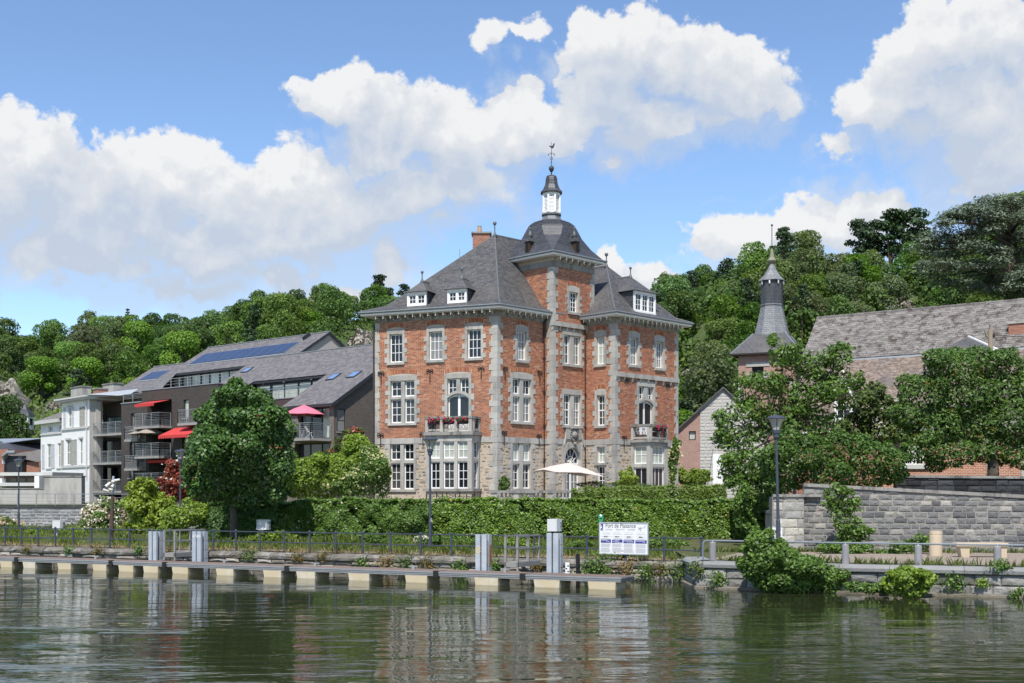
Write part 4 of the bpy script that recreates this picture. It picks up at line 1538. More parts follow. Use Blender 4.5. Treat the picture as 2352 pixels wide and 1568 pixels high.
ZE = 13.12
ovm = .60
cornice([vA + Vector((.42, .907)) * 8, vA, vB, vC + dR * 1.0], ZE, ovm)
brackets(ML, 0.05, LML, 16, ZE, ovm)
brackets(MR, .15, LMR, 8, ZE, ovm)
cornice([vG - dR * 0 + (vG - vH).normalized() * 1.0, vH, vI, vI + dT * 6.2], ZE, ovm)
brackets(WL, 0, LWL, 5, ZE, ovm)
brackets(WR, .1, LWR, 14, ZE, ovm)
tq = [vE + dT * 3.47, vE, vE + dR * 3.47, vE + dR * 3.47 + dT * 3.47]
cornice(tq, 16.42, .48, True)
brackets(TR, 0, LTR, 7, 16.42, .48)

# --- roofs
def offs(pts, d, closed=True):
    mb = MB()
    sweep(mb, pts, [(d, 0), (d, 1), (d - .01, 1)], closed)
    return [Vector(mb.v[i * 3][:2]) for i in range(len(pts))]


def hip(eaves, tops, ze, faces, name, mt, flare=(.2, .085)):
    """eaves: plan corners; tops: 3D ridge points; faces: (eave i, eave j, top j, top i)"""
    mb = MB()
    for i, j, tj, ti in faces:
        ei, ej = Vector((*eaves[i], ze)), Vector((*eaves[j], ze))
        Ti, Tj = tops[ti], tops[tj]

        def mid(e, t):
            m = e.lerp(t, flare[0])
            m.z = e.z + (t.z - e.z) * flare[1]
            return m
        mi, mj = mid(ei, Ti), mid(ej, Tj)
        up_ = [(mi, mj, Tj)] if ti == tj else [(mi, mj, Tj, Ti)]
        for q in [(ei, ej, mj, mi)] + up_:
            mb.poly(*q)
            if (i, j) in ((0, 1), (1, 2)):
                slate_poly(slates, q, .20, .135)
    mb.poly(*[Vector((*e, ze)) for e in eaves][::-1])
    return mb.build(name, mt, man)


slates = Pieces(man, 'slate', 'slates', M_rs_o, M_rs_s, 'brick', 300)
ap1 = Vector((-1.0, 68.65, 17.94))
ap2 = Vector((.9, 70.55, 17.94))
em = offs([vA, vB, vB + dR * 7.9, vA + Vector((.42, .907)) * 8.5], ovm + .04)
hip(em, [ap1, ap2], ZE + .0, [(0, 1, 0, 0), (1, 2, 1, 0), (2, 3, 1, 1), (3, 0, 0, 1)], 'roof', M_slate)
aw1 = Vector((5.64, 70.86, 16.58))
aw2 = aw1 + Vector((dT.x, dT.y, 0)) * 1.4
ew = offs([vH, vI, vI + dT * 6.2, vH + dT * 6.2], ovm + .04)
hip(ew, [aw1, aw2], ZE, [(0, 1, 0, 0), (1, 2, 1, 0), (2, 3, 1, 1), (3, 0, 0, 1)], 'roof', M_slate)
slates.finish()
ridge = MB().tube([ap1, ap2], .07, 6).tube([aw1, aw2], .07, 6)
for e, t in ((em[0], ap1), (em[1], ap1), (ew[0], aw1), (ew[1], aw1)):
    e3 = Vector((*e, ZE))
    m3 = e3.lerp(t, .2)
    m3.z = ZE + (t.z - ZE) * .085
    ridge.tube([e3 + Vector((0, 0, .03)), m3 + Vector((0, 0, .02)), t], .045, 5)
ridge.build('ridge_capping', M_lead, man)


def finial(p, h=.75, r=.10, name='finial'):
    MB().lathe(tuple(p), [(.16, -.15), (.08, .08), (.035, .2), (.03, h - r * 2), (r * .7, h - r * 1.5), (r, h - r * .7), (r * .7, h - .02), (.01, h)], 10).build(name, M_lead, man, smooth=True)


finial(ap1, .8, .12)
finial(aw1, .8, .12)
# tower roof: square to octagon, bell shaped, with louvred turret
tcx, tcy = (vE + dT * 1.735 + dR * 1.735)
TC = (tcx, tcy, 0)
mb = MB()
hw = 3.47 / 2 + .42
sq = [Vector((tcx, tcy)) + dR * (a * hw) + dT * (b * hw) for a, b in ((-1, -1), (1, -1), (1, 1), (-1, 1))]   # front, right, back, left


def octo(r, z):                                    # octagon with faces on the square's sides and corners
    return [Vector((tcx + r / math.cos(math.pi / 8) * math.cos(w), tcy + r / math.cos(math.pi / 8) * math.sin(w), z)) for w in [-math.pi / 2 - math.pi / 8 + k * math.pi / 4 for k in range(8)]]


z0 = 16.44


def octo2(a, c, z):                                # side faces at distance a, corner faces at distance c
    t = c * math.sqrt(2) - a
    out = []
    for sx, sy, first in ((-1, -1, 0), (1, -1, 1), (1, 1, 0), (-1, 1, 1)):
        p = [(t * sx, a * sy), (a * sx, t * sy)]
        if not first:
            p = p[::-1]
        out += [Vector((*(Vector((tcx, tcy)) + dR * x + dT * y), z)) for x, y in p]
    return out


ringsT = [octo2(hw, hw * 1.4142, z0), octo2(1.76, 2.28, 17.02), octo2(1.57, 1.74, 17.58), octo2(1.42, 1.42, 18.15)]
for ra, rb in zip(ringsT, ringsT[1:]):
    for j in range(8):
        mb.poly(ra[j], ra[(j + 1) % 8], rb[(j + 1) % 8], rb[j])
base = [Vector((*p, z0)) for p in sq]
prev = ringsT[-1]
prev = prev[:]
k0 = min(range(8), key=lambda j: (prev[j] - octo(1.42, 18.15)[0]).length)
prev = prev[k0:] + prev[:k0]
steps = [(1.34, 18.27), (1.36, 18.28), (1.25, 18.38), (1.27, 18.39), (1.14, 18.48), (1.16, 18.49), (1.0, 18.57), (1.02, 18.58), (.85, 18.65), (.78, 18.69)]
for r, z in steps:
    cur = octo(r, z)
    for j in range(8):
        mb.poly(prev[j], prev[(j + 1) % 8], cur[(j + 1) % 8], cur[j])
    prev = cur
mb.poly(*base[::-1])
mb.build('tower_roof', M_slate2, man)
ph8 = -math.pi / 2 - math.pi / 8
MB().lathe(TC, [(.80, 18.67), (.62, 18.78), (.54, 18.95), (.52, 19.03), (.60, 19.05), (.60, 19.12), (.54, 19.17)], 8, ph=ph8).build('lead_apron', M_lead, man)
tur = MB().lathe(TC, [(.44, 19.15), (.44, 20.32)], 8, ph=ph8)
tur.lathe(TC, [(.53, 19.15), (.53, 19.23), (.50, 19.24)], 8, ph=ph8).lathe(TC, [(.50, 20.18), (.53, 20.2), (.53, 20.34), (.60, 20.36)], 8, ph=ph8)
for j in range(8):
    w = ph8 + j * math.pi / 4
    tur.bar((tcx + .5 * math.cos(w), tcy + .5 * math.sin(w), 19.2), (tcx + .5 * math.cos(w), tcy + .5 * math.sin(w), 20.2), .10)
turo = tur.build('turret', M_white, man)
for j in range(8):
    wa, wb = ph8 + j * math.pi / 4, ph8 + (j + 1) * math.pi / 4
    wm = (wa + wb) / 2
    if math.sin(wm) > .3:
        continue
    for k in range(12):
        z = 19.27 + k * .077
        pa = Vector((tcx + .49 * math.cos(wa), tcy + .49 * math.sin(wa), z))
        pb = Vector((tcx + .49 * math.cos(wb), tcy + .49 * math.sin(wb), z))
        inn = Vector((-math.cos(wm), -math.sin(wm), 0)) * .045 + Vector((0, 0, .073))
        e = (pb - pa) * .1
        MB().poly(pa + e, pb - e, pb - e + inn, pa + e + inn).poly(pa + e - Vector((0, 0, .012)), pb - e - Vector((0, 0, .012)), pb - e, pa + e).build('slat', M_white, turo)
MB().lathe(TC, [(.66, 20.33), (.67, 20.39), (.52, 20.55), (.40, 20.82), (.36, 21.05), (.37, 21.07), (.345, 21.16), (.355, 21.18), (.31, 21.27), (.32, 21.29), (.25, 21.36), (.05, 21.40)], 8, ph=ph8).build('turret_roof', M_slate2, man)
vane = MB().lathe(TC, [(.06, 21.36), (.03, 21.45), (.05, 21.52), (.03, 21.56), (.09, 21.62), (.15, 21.74), (.155, 21.8), (.12, 21.9), (.04, 21.95), (.02, 22.0)], 12)
vane.tube([(tcx, tcy, 21.95), (tcx, tcy, 23.3)], [.022, .012], 6)
for zz, r in ((22.15, .05), (22.7, .03), (22.62, .035)):
    vane.lathe((tcx, tcy, zz), [(.01, -.03), (r, 0), (.01, .03)], 8)
vane.tube([(tcx + .08 * math.cos(a * .7), tcy, 22.36 + .08 * math.sin(a * .7)) for a in range(10)], .014, 5)
vane.tube([(tcx - .18, tcy, 22.58), (tcx - .1, tcy, 22.68), (tcx, tcy, 22.62), (tcx + .1, tcy, 22.68), (tcx + .18, tcy, 22.58)], .015, 5)
for s in (-1, 1):
    vane.lathe((tcx + s * .17, tcy, 22.54), [(.01, 0), (.04, .03), (.02, .08)], 6)
vane.build('weather_vane', mk('patina_metal', (.06, .075, .075), .3, 6, .6, .4), man)
ck = MB()                                          # cockerel
cp = [(-.13, 23.05), (-.05, 23.02), (.02, 22.95), (.10, 22.96), (.14, 23.05), (.20, 23.22), (.14, 23.26), (.09, 23.14), (.02, 23.07), (-.06, 23.1), (-.1, 23.12)]
n = len(cp)
ck.add([(tcx + x, tcy - .015, z) for x, z in cp] + [(tcx + x, tcy + .015, z) for x, z in cp], [tuple(range(n)), tuple(range(2 * n - 1, n - 1, -1))] + [(i, i + n, (i + 1) % n + n, (i + 1) % n) for i in range(n)])
ck.build('weathercock', M_iron, man)

# dormers on the tower roof
for f, s in ((TL.off(.30), 3.47 - 1.72), (TR.off(.30), 1.72)):
    zb = 16.55
    d = MB()
    d.fbox(f, s - .17, s + .17, zb, zb + .70, -1.2, 0)
    do = d.build('dormer', mk('oak_%d' % len(MATS), (.05, .033, .025), .2, 4, .7), man)
    MB().fbox(f, s - .10, s + .10, zb + .12, zb + .58, -.02, .012).build('opening', M_dark, do)
    rf = MB()
    a, b, c = f.pt(s - .25, zb + .70, .06), f.pt(s + .25, zb + .70, .06), f.pt(s, zb + 1.2, -.25)
    rf.poly(a, b, c).poly(b, f.pt(s + .25, zb + .70, -1.2), f.pt(s, zb + 1.2, -1.2), c).poly(f.pt(s - .25, zb + .70, -1.2), a, c, f.pt(s, zb + 1.2, -1.2)).poly(a, f.pt(s - .25, zb + .70, -1.2), f.pt(s + .25, zb + .70, -1.2), b)
    rf.build('dormer_roof', M_slate2, man)
    finial(f.pt(s, zb + 1.14, -.25), .42, .075)

# dormers on the main and wing roofs
def dormer(f, r, cols, rows, nw, depth, roof_h, label=None):
    s0, s1, z0, z1 = r
    d = MB().fbox(f, s0, s1, z0, z1 - .02, -depth, -.08)
    do = d.build('dormer', M_slate2, man)
    fr = MB()
    fr.fbox(f, s0, s1, z1 - .16, z1, -.1, .03).fbox(f, s0, s1, z0, z0 + .1, -.1, .04)
    w = (s1 - s0 - .12) / nw
    xs = [s0 + .06 + w * k for k in range(nw + 1)]
    fr.fbox(f, s0, s0 + .1, z0 + .1, z1 - .16, -.1, .02).fbox(f, s1 - .1, s1, z0 + .1, z1 - .16, -.1, .02)
    for x in xs[1:-1]:
        fr.fbox(f, x - .06, x + .06, z0 + .1, z1 - .16, -.1, .018)
    fr.build('dormer_front', M_white, man)
    for k in range(nw):
        window_unit(f, xs[k] + .04, xs[k + 1] - .04, z0 + .1, z1 - .16, cols, rows, man, M_glass, d=-.02, fr=.05, mu=.025)
    o = .16
    xm = (s0 + s1) / 2
    A = [f.pt(s0 - o, z1, o), f.pt(s1 + o, z1, o), f.pt(s1 + o, z1, -depth), f.pt(s0 - o, z1, -depth)]
    hw_ = (s1 - s0) / 2 + o
    t1, t2 = f.pt(xm, z1 + roof_h, o - hw_ * 1.1), f.pt(xm, z1 + roof_h, -depth - 1)
    rf = MB()

    def mid(e, t):
        m = e.lerp(t, .3)
        m.z = e.z + (t.z - e.z) * .2
        return m
    ms = [mid(A[0], t1), mid(A[1], t1), mid(A[2], t2), mid(A[3], t2)]
    rf.poly(A[0], A[1], ms[1], ms[0]).poly(ms[0], ms[1], t1).poly(A[1], A[2], ms[2], ms[1]).poly(ms[1], ms[2], t2, t1).poly(A[3], A[0], ms[0], ms[3]).poly(ms[3], ms[0], t1, t2).poly(*A[::-1])
    rf.build('dormer_roof', M_slate, man)
    MB().tube([t1, t2], .05, 5).build('ridge_capping', M_lead, man)
    finial(t1 - Vector((0, 0, .05)), .62, .09)


DF = ML.off(.02)
dormer(DF, px(DF, q1_, 445, 688, 625, 820), 2, 2, 2, 2.2, .72)
dormer(DF, px(DF, q1_, 822, 660, 1003, 793), 2, 2, 2, 2.2, .72)
DW = WR.off(-.15)
dormer(DW, px(DW, q2_, 1130, 690, 1328, 890), 2, 3, 3, 2.6, 1.05)

# chimney on the far slope
cx0, cx1 = P(1086, 0, 71.5).x, P(1126, 0, 71.5).x
ch = MB().box(cx0, cx1, 71.2, 72.2, 15.5, zat(536, 71.2))
ch.build('chimney', M_brick_plain, man)
zt = zat(536, 71.2)
MB().box(cx0 - .08, cx1 + .08, 71.12, 72.28, zt, zt + .10).build('chimney_cap', M_bluew, man)
MB().lathe(((cx0 * .62 + cx1 * .38), 71.7, zt + .1), [(.17, 0), (.12, .42), (.14, .44)], 10).build('chimney_pot', mk('clay_pot', (.40, .27, .18), .2, 4, .8), man)
MB().tube([P(1056, 603, 70), P(1056, 572, 70)], .014, 5).build('aerial', M_lead, man)

# downpipes
def pipe(p, z0, z1, r=.055, top=None):
    mb = MB().tube([Vector((p.x, p.y, z0)), Vector((p.x, p.y, z1))] + ([Vector(top)] if top else []), r, 8)
    for z in np.arange(z0 + .8, z1, 1.9):
        mb.lathe((p.x, p.y, z), [(r * 1.35, 0), (r * 1.35, .06)], 8)
    mb.build('downpipe', M_brownpipe, man)


pc_ = MR.pt(LMR - .10, 0, .10)
pipe(pc_, ZB, 12.55, top=MR.pt(LMR - .10, 12.95, .5))
pg_ = WL.pt(.02, 0, .12)
pipe(pg_, ZB, 12.4, top=WL.pt(.1, 12.9, .45))
pa_ = ML.pt(-.06, 0, .06)
pipe(pa_, ZB, 12.5, .05)

# iron wall anchors
def anchor(f, u, v, h):
    s, z = f.sz(u, v)
    mb = MB().bar(f.pt(s, z - h, .06), f.pt(s, z, .06), .045)
    for g in (-1, 1):
        mb.tube([f.pt(s, z - .06, .06), f.pt(s + g * .08, z + .03, .07), f.pt(s + g * .17, z + .02, .07), f.pt(s + g * .20, z - .06, .07), f.pt(s + g * .15, z - .11, .07), f.pt(s + g * .11, z - .06, .07)], [.03, .028, .026, .024, .03, .034], 5)
    mb.build('wall_anchor', M_iron, man)


for f, q, x, y, h in ((ML, q3_, 228, 130, .62), (ML, q3_, 741, 105, .66), (ML, q3_, 1280, 78, .64), (MR, q3_, 1520, 80, .66), (MR, q3_, 1885, 122, .6), (ML, q3_, 222, 780, .72), (ML, q3_, 668, 770, .72),
                      (MR, q3_, 1510, 755, .72), (MR, q3_, 1878, 790, .6), (WR, q4_, 1150, 806, .72), (WR, q4_, 1180, 205, .15), (WR, q4_, 1610, 262, .15)):
    anchor(f, *q(x, y), h)

# --- bay window and balcony on the river front
def mullioned(f, s0, s1, z0, z1, cols, zt0, zt1, mats, sub=(2, 2, 3)):
    """stone frame with light openings: cols = [(a, b)...], transom between zt0 and zt1"""
    mb = MB()
    edges = [s0] + [x for c in cols for x in c] + [s1]
    for a, b in zip(edges[::2], edges[1::2]):
        if b - a > .02:
            stone('mullion', f, a, b, z0, z1, d=.0, back=-.25)
    for a, b in cols:
        stone('transom', f, a, b, zt0, zt1, d=-.01, back=-.22)
        window_unit(f, a, b, zt1, z1, sub[0], sub[1], man, mats[0], d=-.10)
        window_unit(f, a, b, z0, zt0, sub[0], sub[2], man, mats[1], d=-.10)


BF = ML.off(1.14)
bs0, bs1 = BF.sz(*q3_(690, 1100))[0], BF.sz(*q3_(1176, 1100))[0]
zx = lambda y: BF.sz(*q3_(940, y))[1]
bz = dict(base=zx(1440), sill0=zx(1380), sill1=zx(1352), t0=zx(1068), t1=zx(1034), head=zx(855), top=zx(790), slab=zx(752))
cols = [(BF.sz(*q3_(a, 1100))[0], BF.sz(*q3_(b, 1100))[0]) for a, b in ((742, 842), (876, 992), (1026, 1137))]
mullioned(BF, bs0, bs1, bz['sill1'], bz['head'], cols, bz['t0'], bz['t1'], (M_glass_curt, M_glass))
SFR = Face(BF.pt(bs1, 0).xy, -ML.n)
SFL = Face(BF.pt(bs0, 0, -1.14).xy, ML.n)
mullioned(SFR, 0, 1.10, bz['sill1'], bz['head'], [(.28, .92)], bz['t0'], bz['t1'], (M_glass, M_glass))
MB().fbox(SFL, 0, 1.1, bz['sill1'], bz['head'], -.2, 0).build('bay_side', M_blue, man)
bp = [BF.pt(bs0, 0, -1.14), BF.pt(bs0, 0), BF.pt(bs1, 0), BF.pt(bs1, 0, -1.14)]
bp = [(p.x, p.y) for p in bp]


def ring(name, z0, z1, d, mt):
    m_ = MB()
    sweep(m_, bp, [(-.25, z0), (d, z0), (d, z1), (-.25, z1)])
    m_.build(name, mt, man)


ring('bay_head', bz['head'], bz['top'], .01, M_blue)
ring('bay_sill', bz['sill0'], bz['sill1'], .10, M_bluew)
m_ = MB()
sweep(m_, bp, [(-.25, ZB - .2), (-.02, ZB - .2), (-.02, bz['sill0']), (-.25, bz['sill0'])])
m_.build('bay_base', M_mortar, man)
pcb = Pieces(man, 'base_stone', 'base_stonework', M_rub_o, M_rub_s, 'stone', 60)
courses(pcb, BF, bs0, bs1, ZB, bz['sill0'] - .02, .42, .2, 0, .1, jit=.3, djit=.01)
courses(pcb, SFR, 0, 1.1, ZB, bz['sill0'] - .02, .42, .2, 0, .1, jit=.3, djit=.01)
pcb.finish()
MB().prism([tuple(BF.pt(a, 0, d).xy) for a, d in ((bs0 - .12, .14), (bs1 + .12, .14), (bs1 + .12, -1.14), (bs0 - .12, -1.14))], bz['top'], bz['slab']).build('balcony_slab', M_bluew, man)
ZR0, ZR1 = bz['slab'], zx(592)


def iron_panel(f, a, b, z0, z1, root, d=-.05):
    mb = MB()
    w, h = b - a, z1 - z0
    mb.bar(f.pt(a, z0 + .02, d), f.pt(b, z0 + .02, d), .02).bar(f.pt(a, z1 - .02, d), f.pt(b, z1 - .02, d), .02)
    for k in range(4):
        x = a + w * (k + .5) / 4
        mb.bar(f.pt(x, z0, d), f.pt(x, z1, d), .012)
    for g in (-1, 1):
        cx_ = (a + b) / 2 + g * w * .23
        for cz_, r0 in ((z0 + h * .33, min(h * .28, w * .22)), (z0 + h * .75, min(h * .16, w * .15))):
            pts = []
            for k in range(15):
                an = k * .75
                r = r0 * (1 - k / 19)
                pts.append(f.pt(cx_ + g * r * math.cos(an + 2.2), cz_ + r * math.sin(an + 2.2), d))
            mb.tube(pts, .014, 4)
    return mb.build('iron_panel', M_iron, root)


def stone_balustrade(f, s0, s1, z0, z1, posts, pw, rail=True):
    stone('balcony_rail', f, s0 - .03, s1 + .03, z1 - .13, z1, d=.05, back=-.22, mt=M_bluew)
    stone('balcony_plinth', f, s0, s1, z0 + .05, z0 + .16, d=0, back=-.17)
    xs = []
    for p in posts:
        stone('balcony_post', f, p - pw / 2, p + pw / 2, z0, z1 - .13, d=.02, back=-.19)
        xs.append(p)
    for a, b in zip(xs, xs[1:]):
        iron_panel(f, a + pw / 2, b - pw / 2, z0 + .17, z1 - .14, man)


pxs = [BF.sz(*q3_(x, 700))[0] for x in (710, 860, 1010, 1157)]
pxs[0], pxs[-1] = bs0 + .09, bs1 - .09
stone_balustrade(BF, bs0, bs1, ZR0, ZR1, pxs, .19)
stone_balustrade(SFR, .22, 1.12, ZR0, ZR1, [.3, 1.05], .14)
stone_balustrade(SFL, 0, .90, ZR0, ZR1, [.08, .8], .14)

M_petal = mk('magenta_petals', (0.55, 0.02, 0.13), 0.35, 8, 0.6)
M_geran = leaf_mat('geranium_leaf', (.03, .06, .015), (.06, .12, .025), (.11, .2, .05))
M_terracot = mk('terracotta', (.34, .13, .07), .2, 4, .8)


def leaves(c, nrm, size, mat, name, aspect=.6, spread=.8, parent=None, kind=None, loc=None, bend=True):
    """leaf faces at centres c, turned roughly along nrm"""
    n = len(c)
    nn = nrm + rng.normal(0, spread, (n, 3))
    nn /= np.maximum(np.linalg.norm(nn, axis=1), 1e-6)[:, None]
    t = np.cross(nn, rng.normal(0, 1, (n, 3)))
    t /= np.maximum(np.linalg.norm(t, axis=1), 1e-6)[:, None]
    b = np.cross(nn, t)
    s = size * (0.6 + 0.8 * rng.random((n, 1)))
    base = np.asarray(loc if loc is not None else (0, 0, 0), float)
    c = c - base
    v = np.stack([c - t * s * .5, c + b * s * aspect * .5 - nn * s * .06, c + t * s * .5, c - b * s * aspect * .5 - nn * s * .06], 1).reshape(-1, 3)
    f = np.arange(4 * n).reshape(n, 4)
    me = np_mesh(name, v, f, mat, rng.random(n))
    p = Vector(base) - (wloc(parent) if parent else Vector())
    return link(name, me, parent, p, kind)


def flower_box(f, a, b, z, d, label):
    c = f.pt((a + b) / 2, z, d)
    th = thing('flower_box', label, 'flower box', c, 'geranium boxes on the balcony rail')
    MB().fbox(f, a, b, z - .02, z + .16, d - .09, d + .09).build('trough', M_iron, th)
    n = 260
    s = rng.uniform(a - .04, b + .04, n)
    pts = np.array([f.pt(x, z + .14 + abs(rng.normal(0, .11)), d + rng.normal(.03, .09)) for x in s])
    leaves(pts, np.tile((0, -.5, .6), (n, 1)), .075, M_geran, 'foliage', .9, 1.0, th, 'stuff', c)
    n = 110
    ctr = rng.uniform(a, b, 9)
    pts = np.array([f.pt(ctr[i % 9] + rng.normal(0, .045), z + .22 + .10 * math.sin(i % 9 * 2.2) + rng.normal(0, .035), d + .08 + rng.normal(0, .05)) for i in range(n)])
    leaves(pts, np.tile((0, -.8, .4), (n, 1)), .07, M_petal, 'blossom', 1.0, .8, th, 'stuff', c)


for i, (a, b) in enumerate(zip(pxs, pxs[1:])):
    flower_box(BF, a + .13, b - .13, ZR1 - .42, .06, ['fullest box of magenta geraniums, at the left of the river front balcony', 'box of magenta geraniums in the middle of the river front balcony',
                                                     'box of magenta geraniums at the right of the river front balcony'][i])

# --- bay and balcony on the wing
wt = WR.sz(*q4_(1225, 1000))[0]
WF = WR.off(1.41)
wsl, wsr = wt, wt + 1.61
WSL = Face(WR.pt(wt, 0).xy, WR.n)
wz = lambda y: WSL.sz(*q4_(1330, y))[1]
wzf = dict(head=wz(905), t1=wz(1092), t0=wz(1128), top=wz(866), slab=wz(838), rail=wz(676))
mullioned(WSL, 0, 1.41, ZB, wzf['head'], [(.22, 1.17)], wzf['t0'], wzf['t1'], (M_glass_curt, M_glass), (2, 2, 1))
mullioned(WF, wsl, wsr, ZB, wzf['head'], [(wsl + .2, wsr - .28)], wzf['t0'], wzf['t1'], (M_glass_curt, M_glass), (3, 2, 1))
bp = [(p.x, p.y) for p in (WF.pt(wsl, 0, -1.41), WF.pt(wsl, 0), WF.pt(wsr, 0), WF.pt(wsr, 0, -1.41))]
ring('bay_head', wzf['head'], wzf['top'], .01, M_blue)
MB().fbox(WF, wsr - .2, wsr, ZB, wzf['head'], -1.41, -.25).build('bay_side', M_blue, man)
MB().prism([tuple(WF.pt(a, 0, d).xy) for a, d in ((wsl - .12, .14), (wsr + .12, .14), (wsr + .12, -1.41), (wsl - .12, -1.41))], wzf['top'], wzf['slab']).build('balcony_slab', M_bluew, man)
stone_balustrade(WSL, 0, 1.35, wzf['slab'], wzf['rail'], [.12, 1.28], .16)
stone_balustrade(WF, wsl, wsr, wzf['slab'], wzf['rail'], [wsl + .1, wsl + .8, wsr - .1], .14)
flower_box(WF, wsl + .2, wsr - .3, wzf['rail'] - .38, .05, 'box of magenta geraniums on the smaller balcony of the right wing')
pt_ = thing('flower_pot', 'terracotta pot behind the iron scrolls of the right wing balcony', 'pot', WF.pt(wsl + .75, wzf['slab'], -.35))
MB().lathe(tuple(WF.pt(wsl + .75, wzf['slab'], -.35)), [(.13, 0), (.2, .34), (.23, .35), (.23, .42), (.19, .42)], 12).build('pot', M_terracot, pt_)

# --- terrace balustrade and parasol
BL = Face((P(1126, 0, 61.2).x, 61.2), (1, -.04))
b0, b1 = 0.0, BL.sz(1322, 1130)[0]
bal = thing('balustrade', 'grey stone terrace balustrade with square balusters in front of the manor', 'balustrade', BL.pt((b0 + b1) / 2, 2.2))
zt = BL.sz(1220, 1126)[1]
MB().fbox(BL, b0 - .08, b1 + .05, zt - .13, zt, -.32, .06).build('rail', M_bluew, bal)
MB().fbox(BL, b0, b1, 2.0, 2.3, -.3, .02).build('plinth', M_bluew, bal)
for u0, u1 in ((1127, 1141), (1180, 1191), (1257, 1271), (1312, 1322)):
    a, b = BL.sz(u0, 1130)[0], BL.sz(u1, 1130)[0]
    MB().fbox(BL, a, b, 2.3, zt - .13, -.28, .0).build('pier', M_blue, bal)
for u in (1152, 1162, 1171, 1200, 1209, 1218, 1227, 1236, 1246, 1280, 1289, 1297, 1305):
    a = BL.sz(u, 1130)[0]
    MB().lathe(tuple(BL.pt(a, 2.3, -.13)), [(.055, 0), (.08, .08), (.085, .2), (.05, .45), (.045, zt - 2.3 - .2), (.075, zt - 2.3 - .13)], 8).build('baluster', M_blue, bal)

M_canvas = mk('cream_canvas', (0.58, 0.50, 0.45), 0.06, 2, 0.9)
M_pole = mk('dark_pole', (0.05, 0.045, 0.045), .2, 5, .5)


def parasol(c, zrim, ztop, half, rot, label, mt, pole_mat, zfoot, drop=.0, tilt=0.0, group=None, nseg=8):
    th = thing('parasol', label, 'parasol', (c[0], c[1], zfoot), group)
    n = nseg
    vs, fs = [], []
    rings_ = [(0.04, ztop), (.5, ztop - (ztop - zrim) * .40), (1.0, zrim)]
    for k, z in rings_:
        for j in range(n * 2):
            w = math.pi * j / n + rot
            r = half * k * (1 if n == 8 else (1 / max(abs(math.cos(w - rot)), abs(math.sin(w - rot)))))
            sag = -.03 * k * (j % 2) if n == 8 else -.10 * k * abs(math.cos(2 * (w - rot))) * -1 - .05
            x, y = r * math.cos(w), r * math.sin(w)
            vs.append((c[0] + x, c[1] + y, z + sag + tilt * x))
    m = n * 2
    for i in range(2):
        fs += [(i * m + j, i * m + (j + 1) % m, (i + 1) * m + (j + 1) % m, (i + 1) * m + j) for j in range(m)]
    fs.append(tuple(range(m)))
    mb = MB().add(vs, fs)
    b = len(mb.v)
    mb.v += [(x, y, z - .02) for x, y, z in vs]                       # underside
    mb.f += [tuple(b + q for q in f[::-1]) for f in fs]
    mb.m += [0] * len(fs)
    mb.build('canopy', mt, th)
    MB().tube([(c[0], c[1], zfoot), (c[0], c[1], ztop + .05)], .025, 8).build('pole', pole_mat, th)
    rb = MB()
    for j in range(0, m, 2):
        v = Vector(vs[2 * m + j])
        rb.bar(v - Vector((0, 0, .03)), (c[0], c[1], ztop - .06), .018)
    rb.build('rib', pole_mat, th)
    MB().lathe((c[0], c[1], ztop), [(.05, 0), (.10, .03), (.02, .09)], 8).build('cap', mt, th)
    MB().lathe((c[0], c[1], zfoot), [(.25, 0), (.25, .07), (.05, .1)], 10).build('foot', pole_mat, th)
    return th


pp = P(1270, 0, 62.6)
parasol((P(1306, 0, 62.6).x, 62.6), zat(1086, 62.6), zat(1061, 62.6), 1.42, .4, 'big cream square parasol open on the terrace before the arched door', M_canvas, M_pole, 2.21, tilt=-.09, nseg=4)
# ------------------------------------------------------------------ dark brick apartment building on the left
z6 = zc(0, 1200, 2.0907)
z6b = zc(480, 1350, 3.136)
z6c = zc(0, 1450, 2.614)
z7 = zc(650, 1250, 2.24)
KA = Vector((-13.51, 90.0))
dA = Vector((-.766, .643))
gA = Vector((.643, .766))


def AP(s, T, z):
    q = KA + dA * s + gA * T
    return Vector((q.x, q.y, z))


def AFace(T, s_left=42.0):                         # facade plane at depth T; face abscissa = s_left - s
    q = KA + dA * s_left + gA * T
    return Face(q, -dA)


M_dbrick = coursed('dark_brown_brick', (0.048, 0.041, 0.038), (0.075, 0.063, 0.057), (0.075, 0.068, 0.062), .22, .085, .8, .12, .3, .2, spec=.25)
M_lbrick = coursed('taupe_brick', (0.14, 0.118, 0.10), (0.195, 0.165, 0.14), (0.20, 0.18, 0.16), .22, .085, .85, .14, .3, .15, spec=.2)
M_nbrick = coursed('grey_brown_brick', (0.085, 0.073, 0.066), (0.125, 0.105, 0.093), (0.14, 0.125, 0.11), .22, .085, .85, .14, .3, .15, spec=.2)
M_troof = coursed('grey_roof_tile', (0.135, 0.125, 0.128), (0.17, 0.157, 0.157), (0.055, 0.05, 0.052), .33, .27, .65, .10, .8, .12, spec=.3)
M_anthr = mk('anthracite_metal', (0.035, 0.038, 0.045), .15, 3, .5, .2)
M_render = mk('pale_render', (0.40, 0.36, 0.33), .08, 1, .9)
M_slab = mk('balcony_concrete', (0.30, 0.29, 0.275), .2, 2, .9, stain=((.14, .135, .125), .5), stain_s=1.2)
M_steel = mk('railing_steel', (0.30, 0.31, 0.32), .15, 4, .4, .5)
M_solar = mk('solar_glass', (0.028, 0.042, 0.095), .15, 1, .12, spec=.6)
M_red = mk('red_awning', (0.50, 0.05, 0.05), .14, 2, .8)
M_pink = mk('pink_canvas', (0.64, 0.17, 0.24), .08, 2, .85)
M_taupe = mk('taupe_canvas', (0.30, 0.26, 0.22), .08, 2, .9)
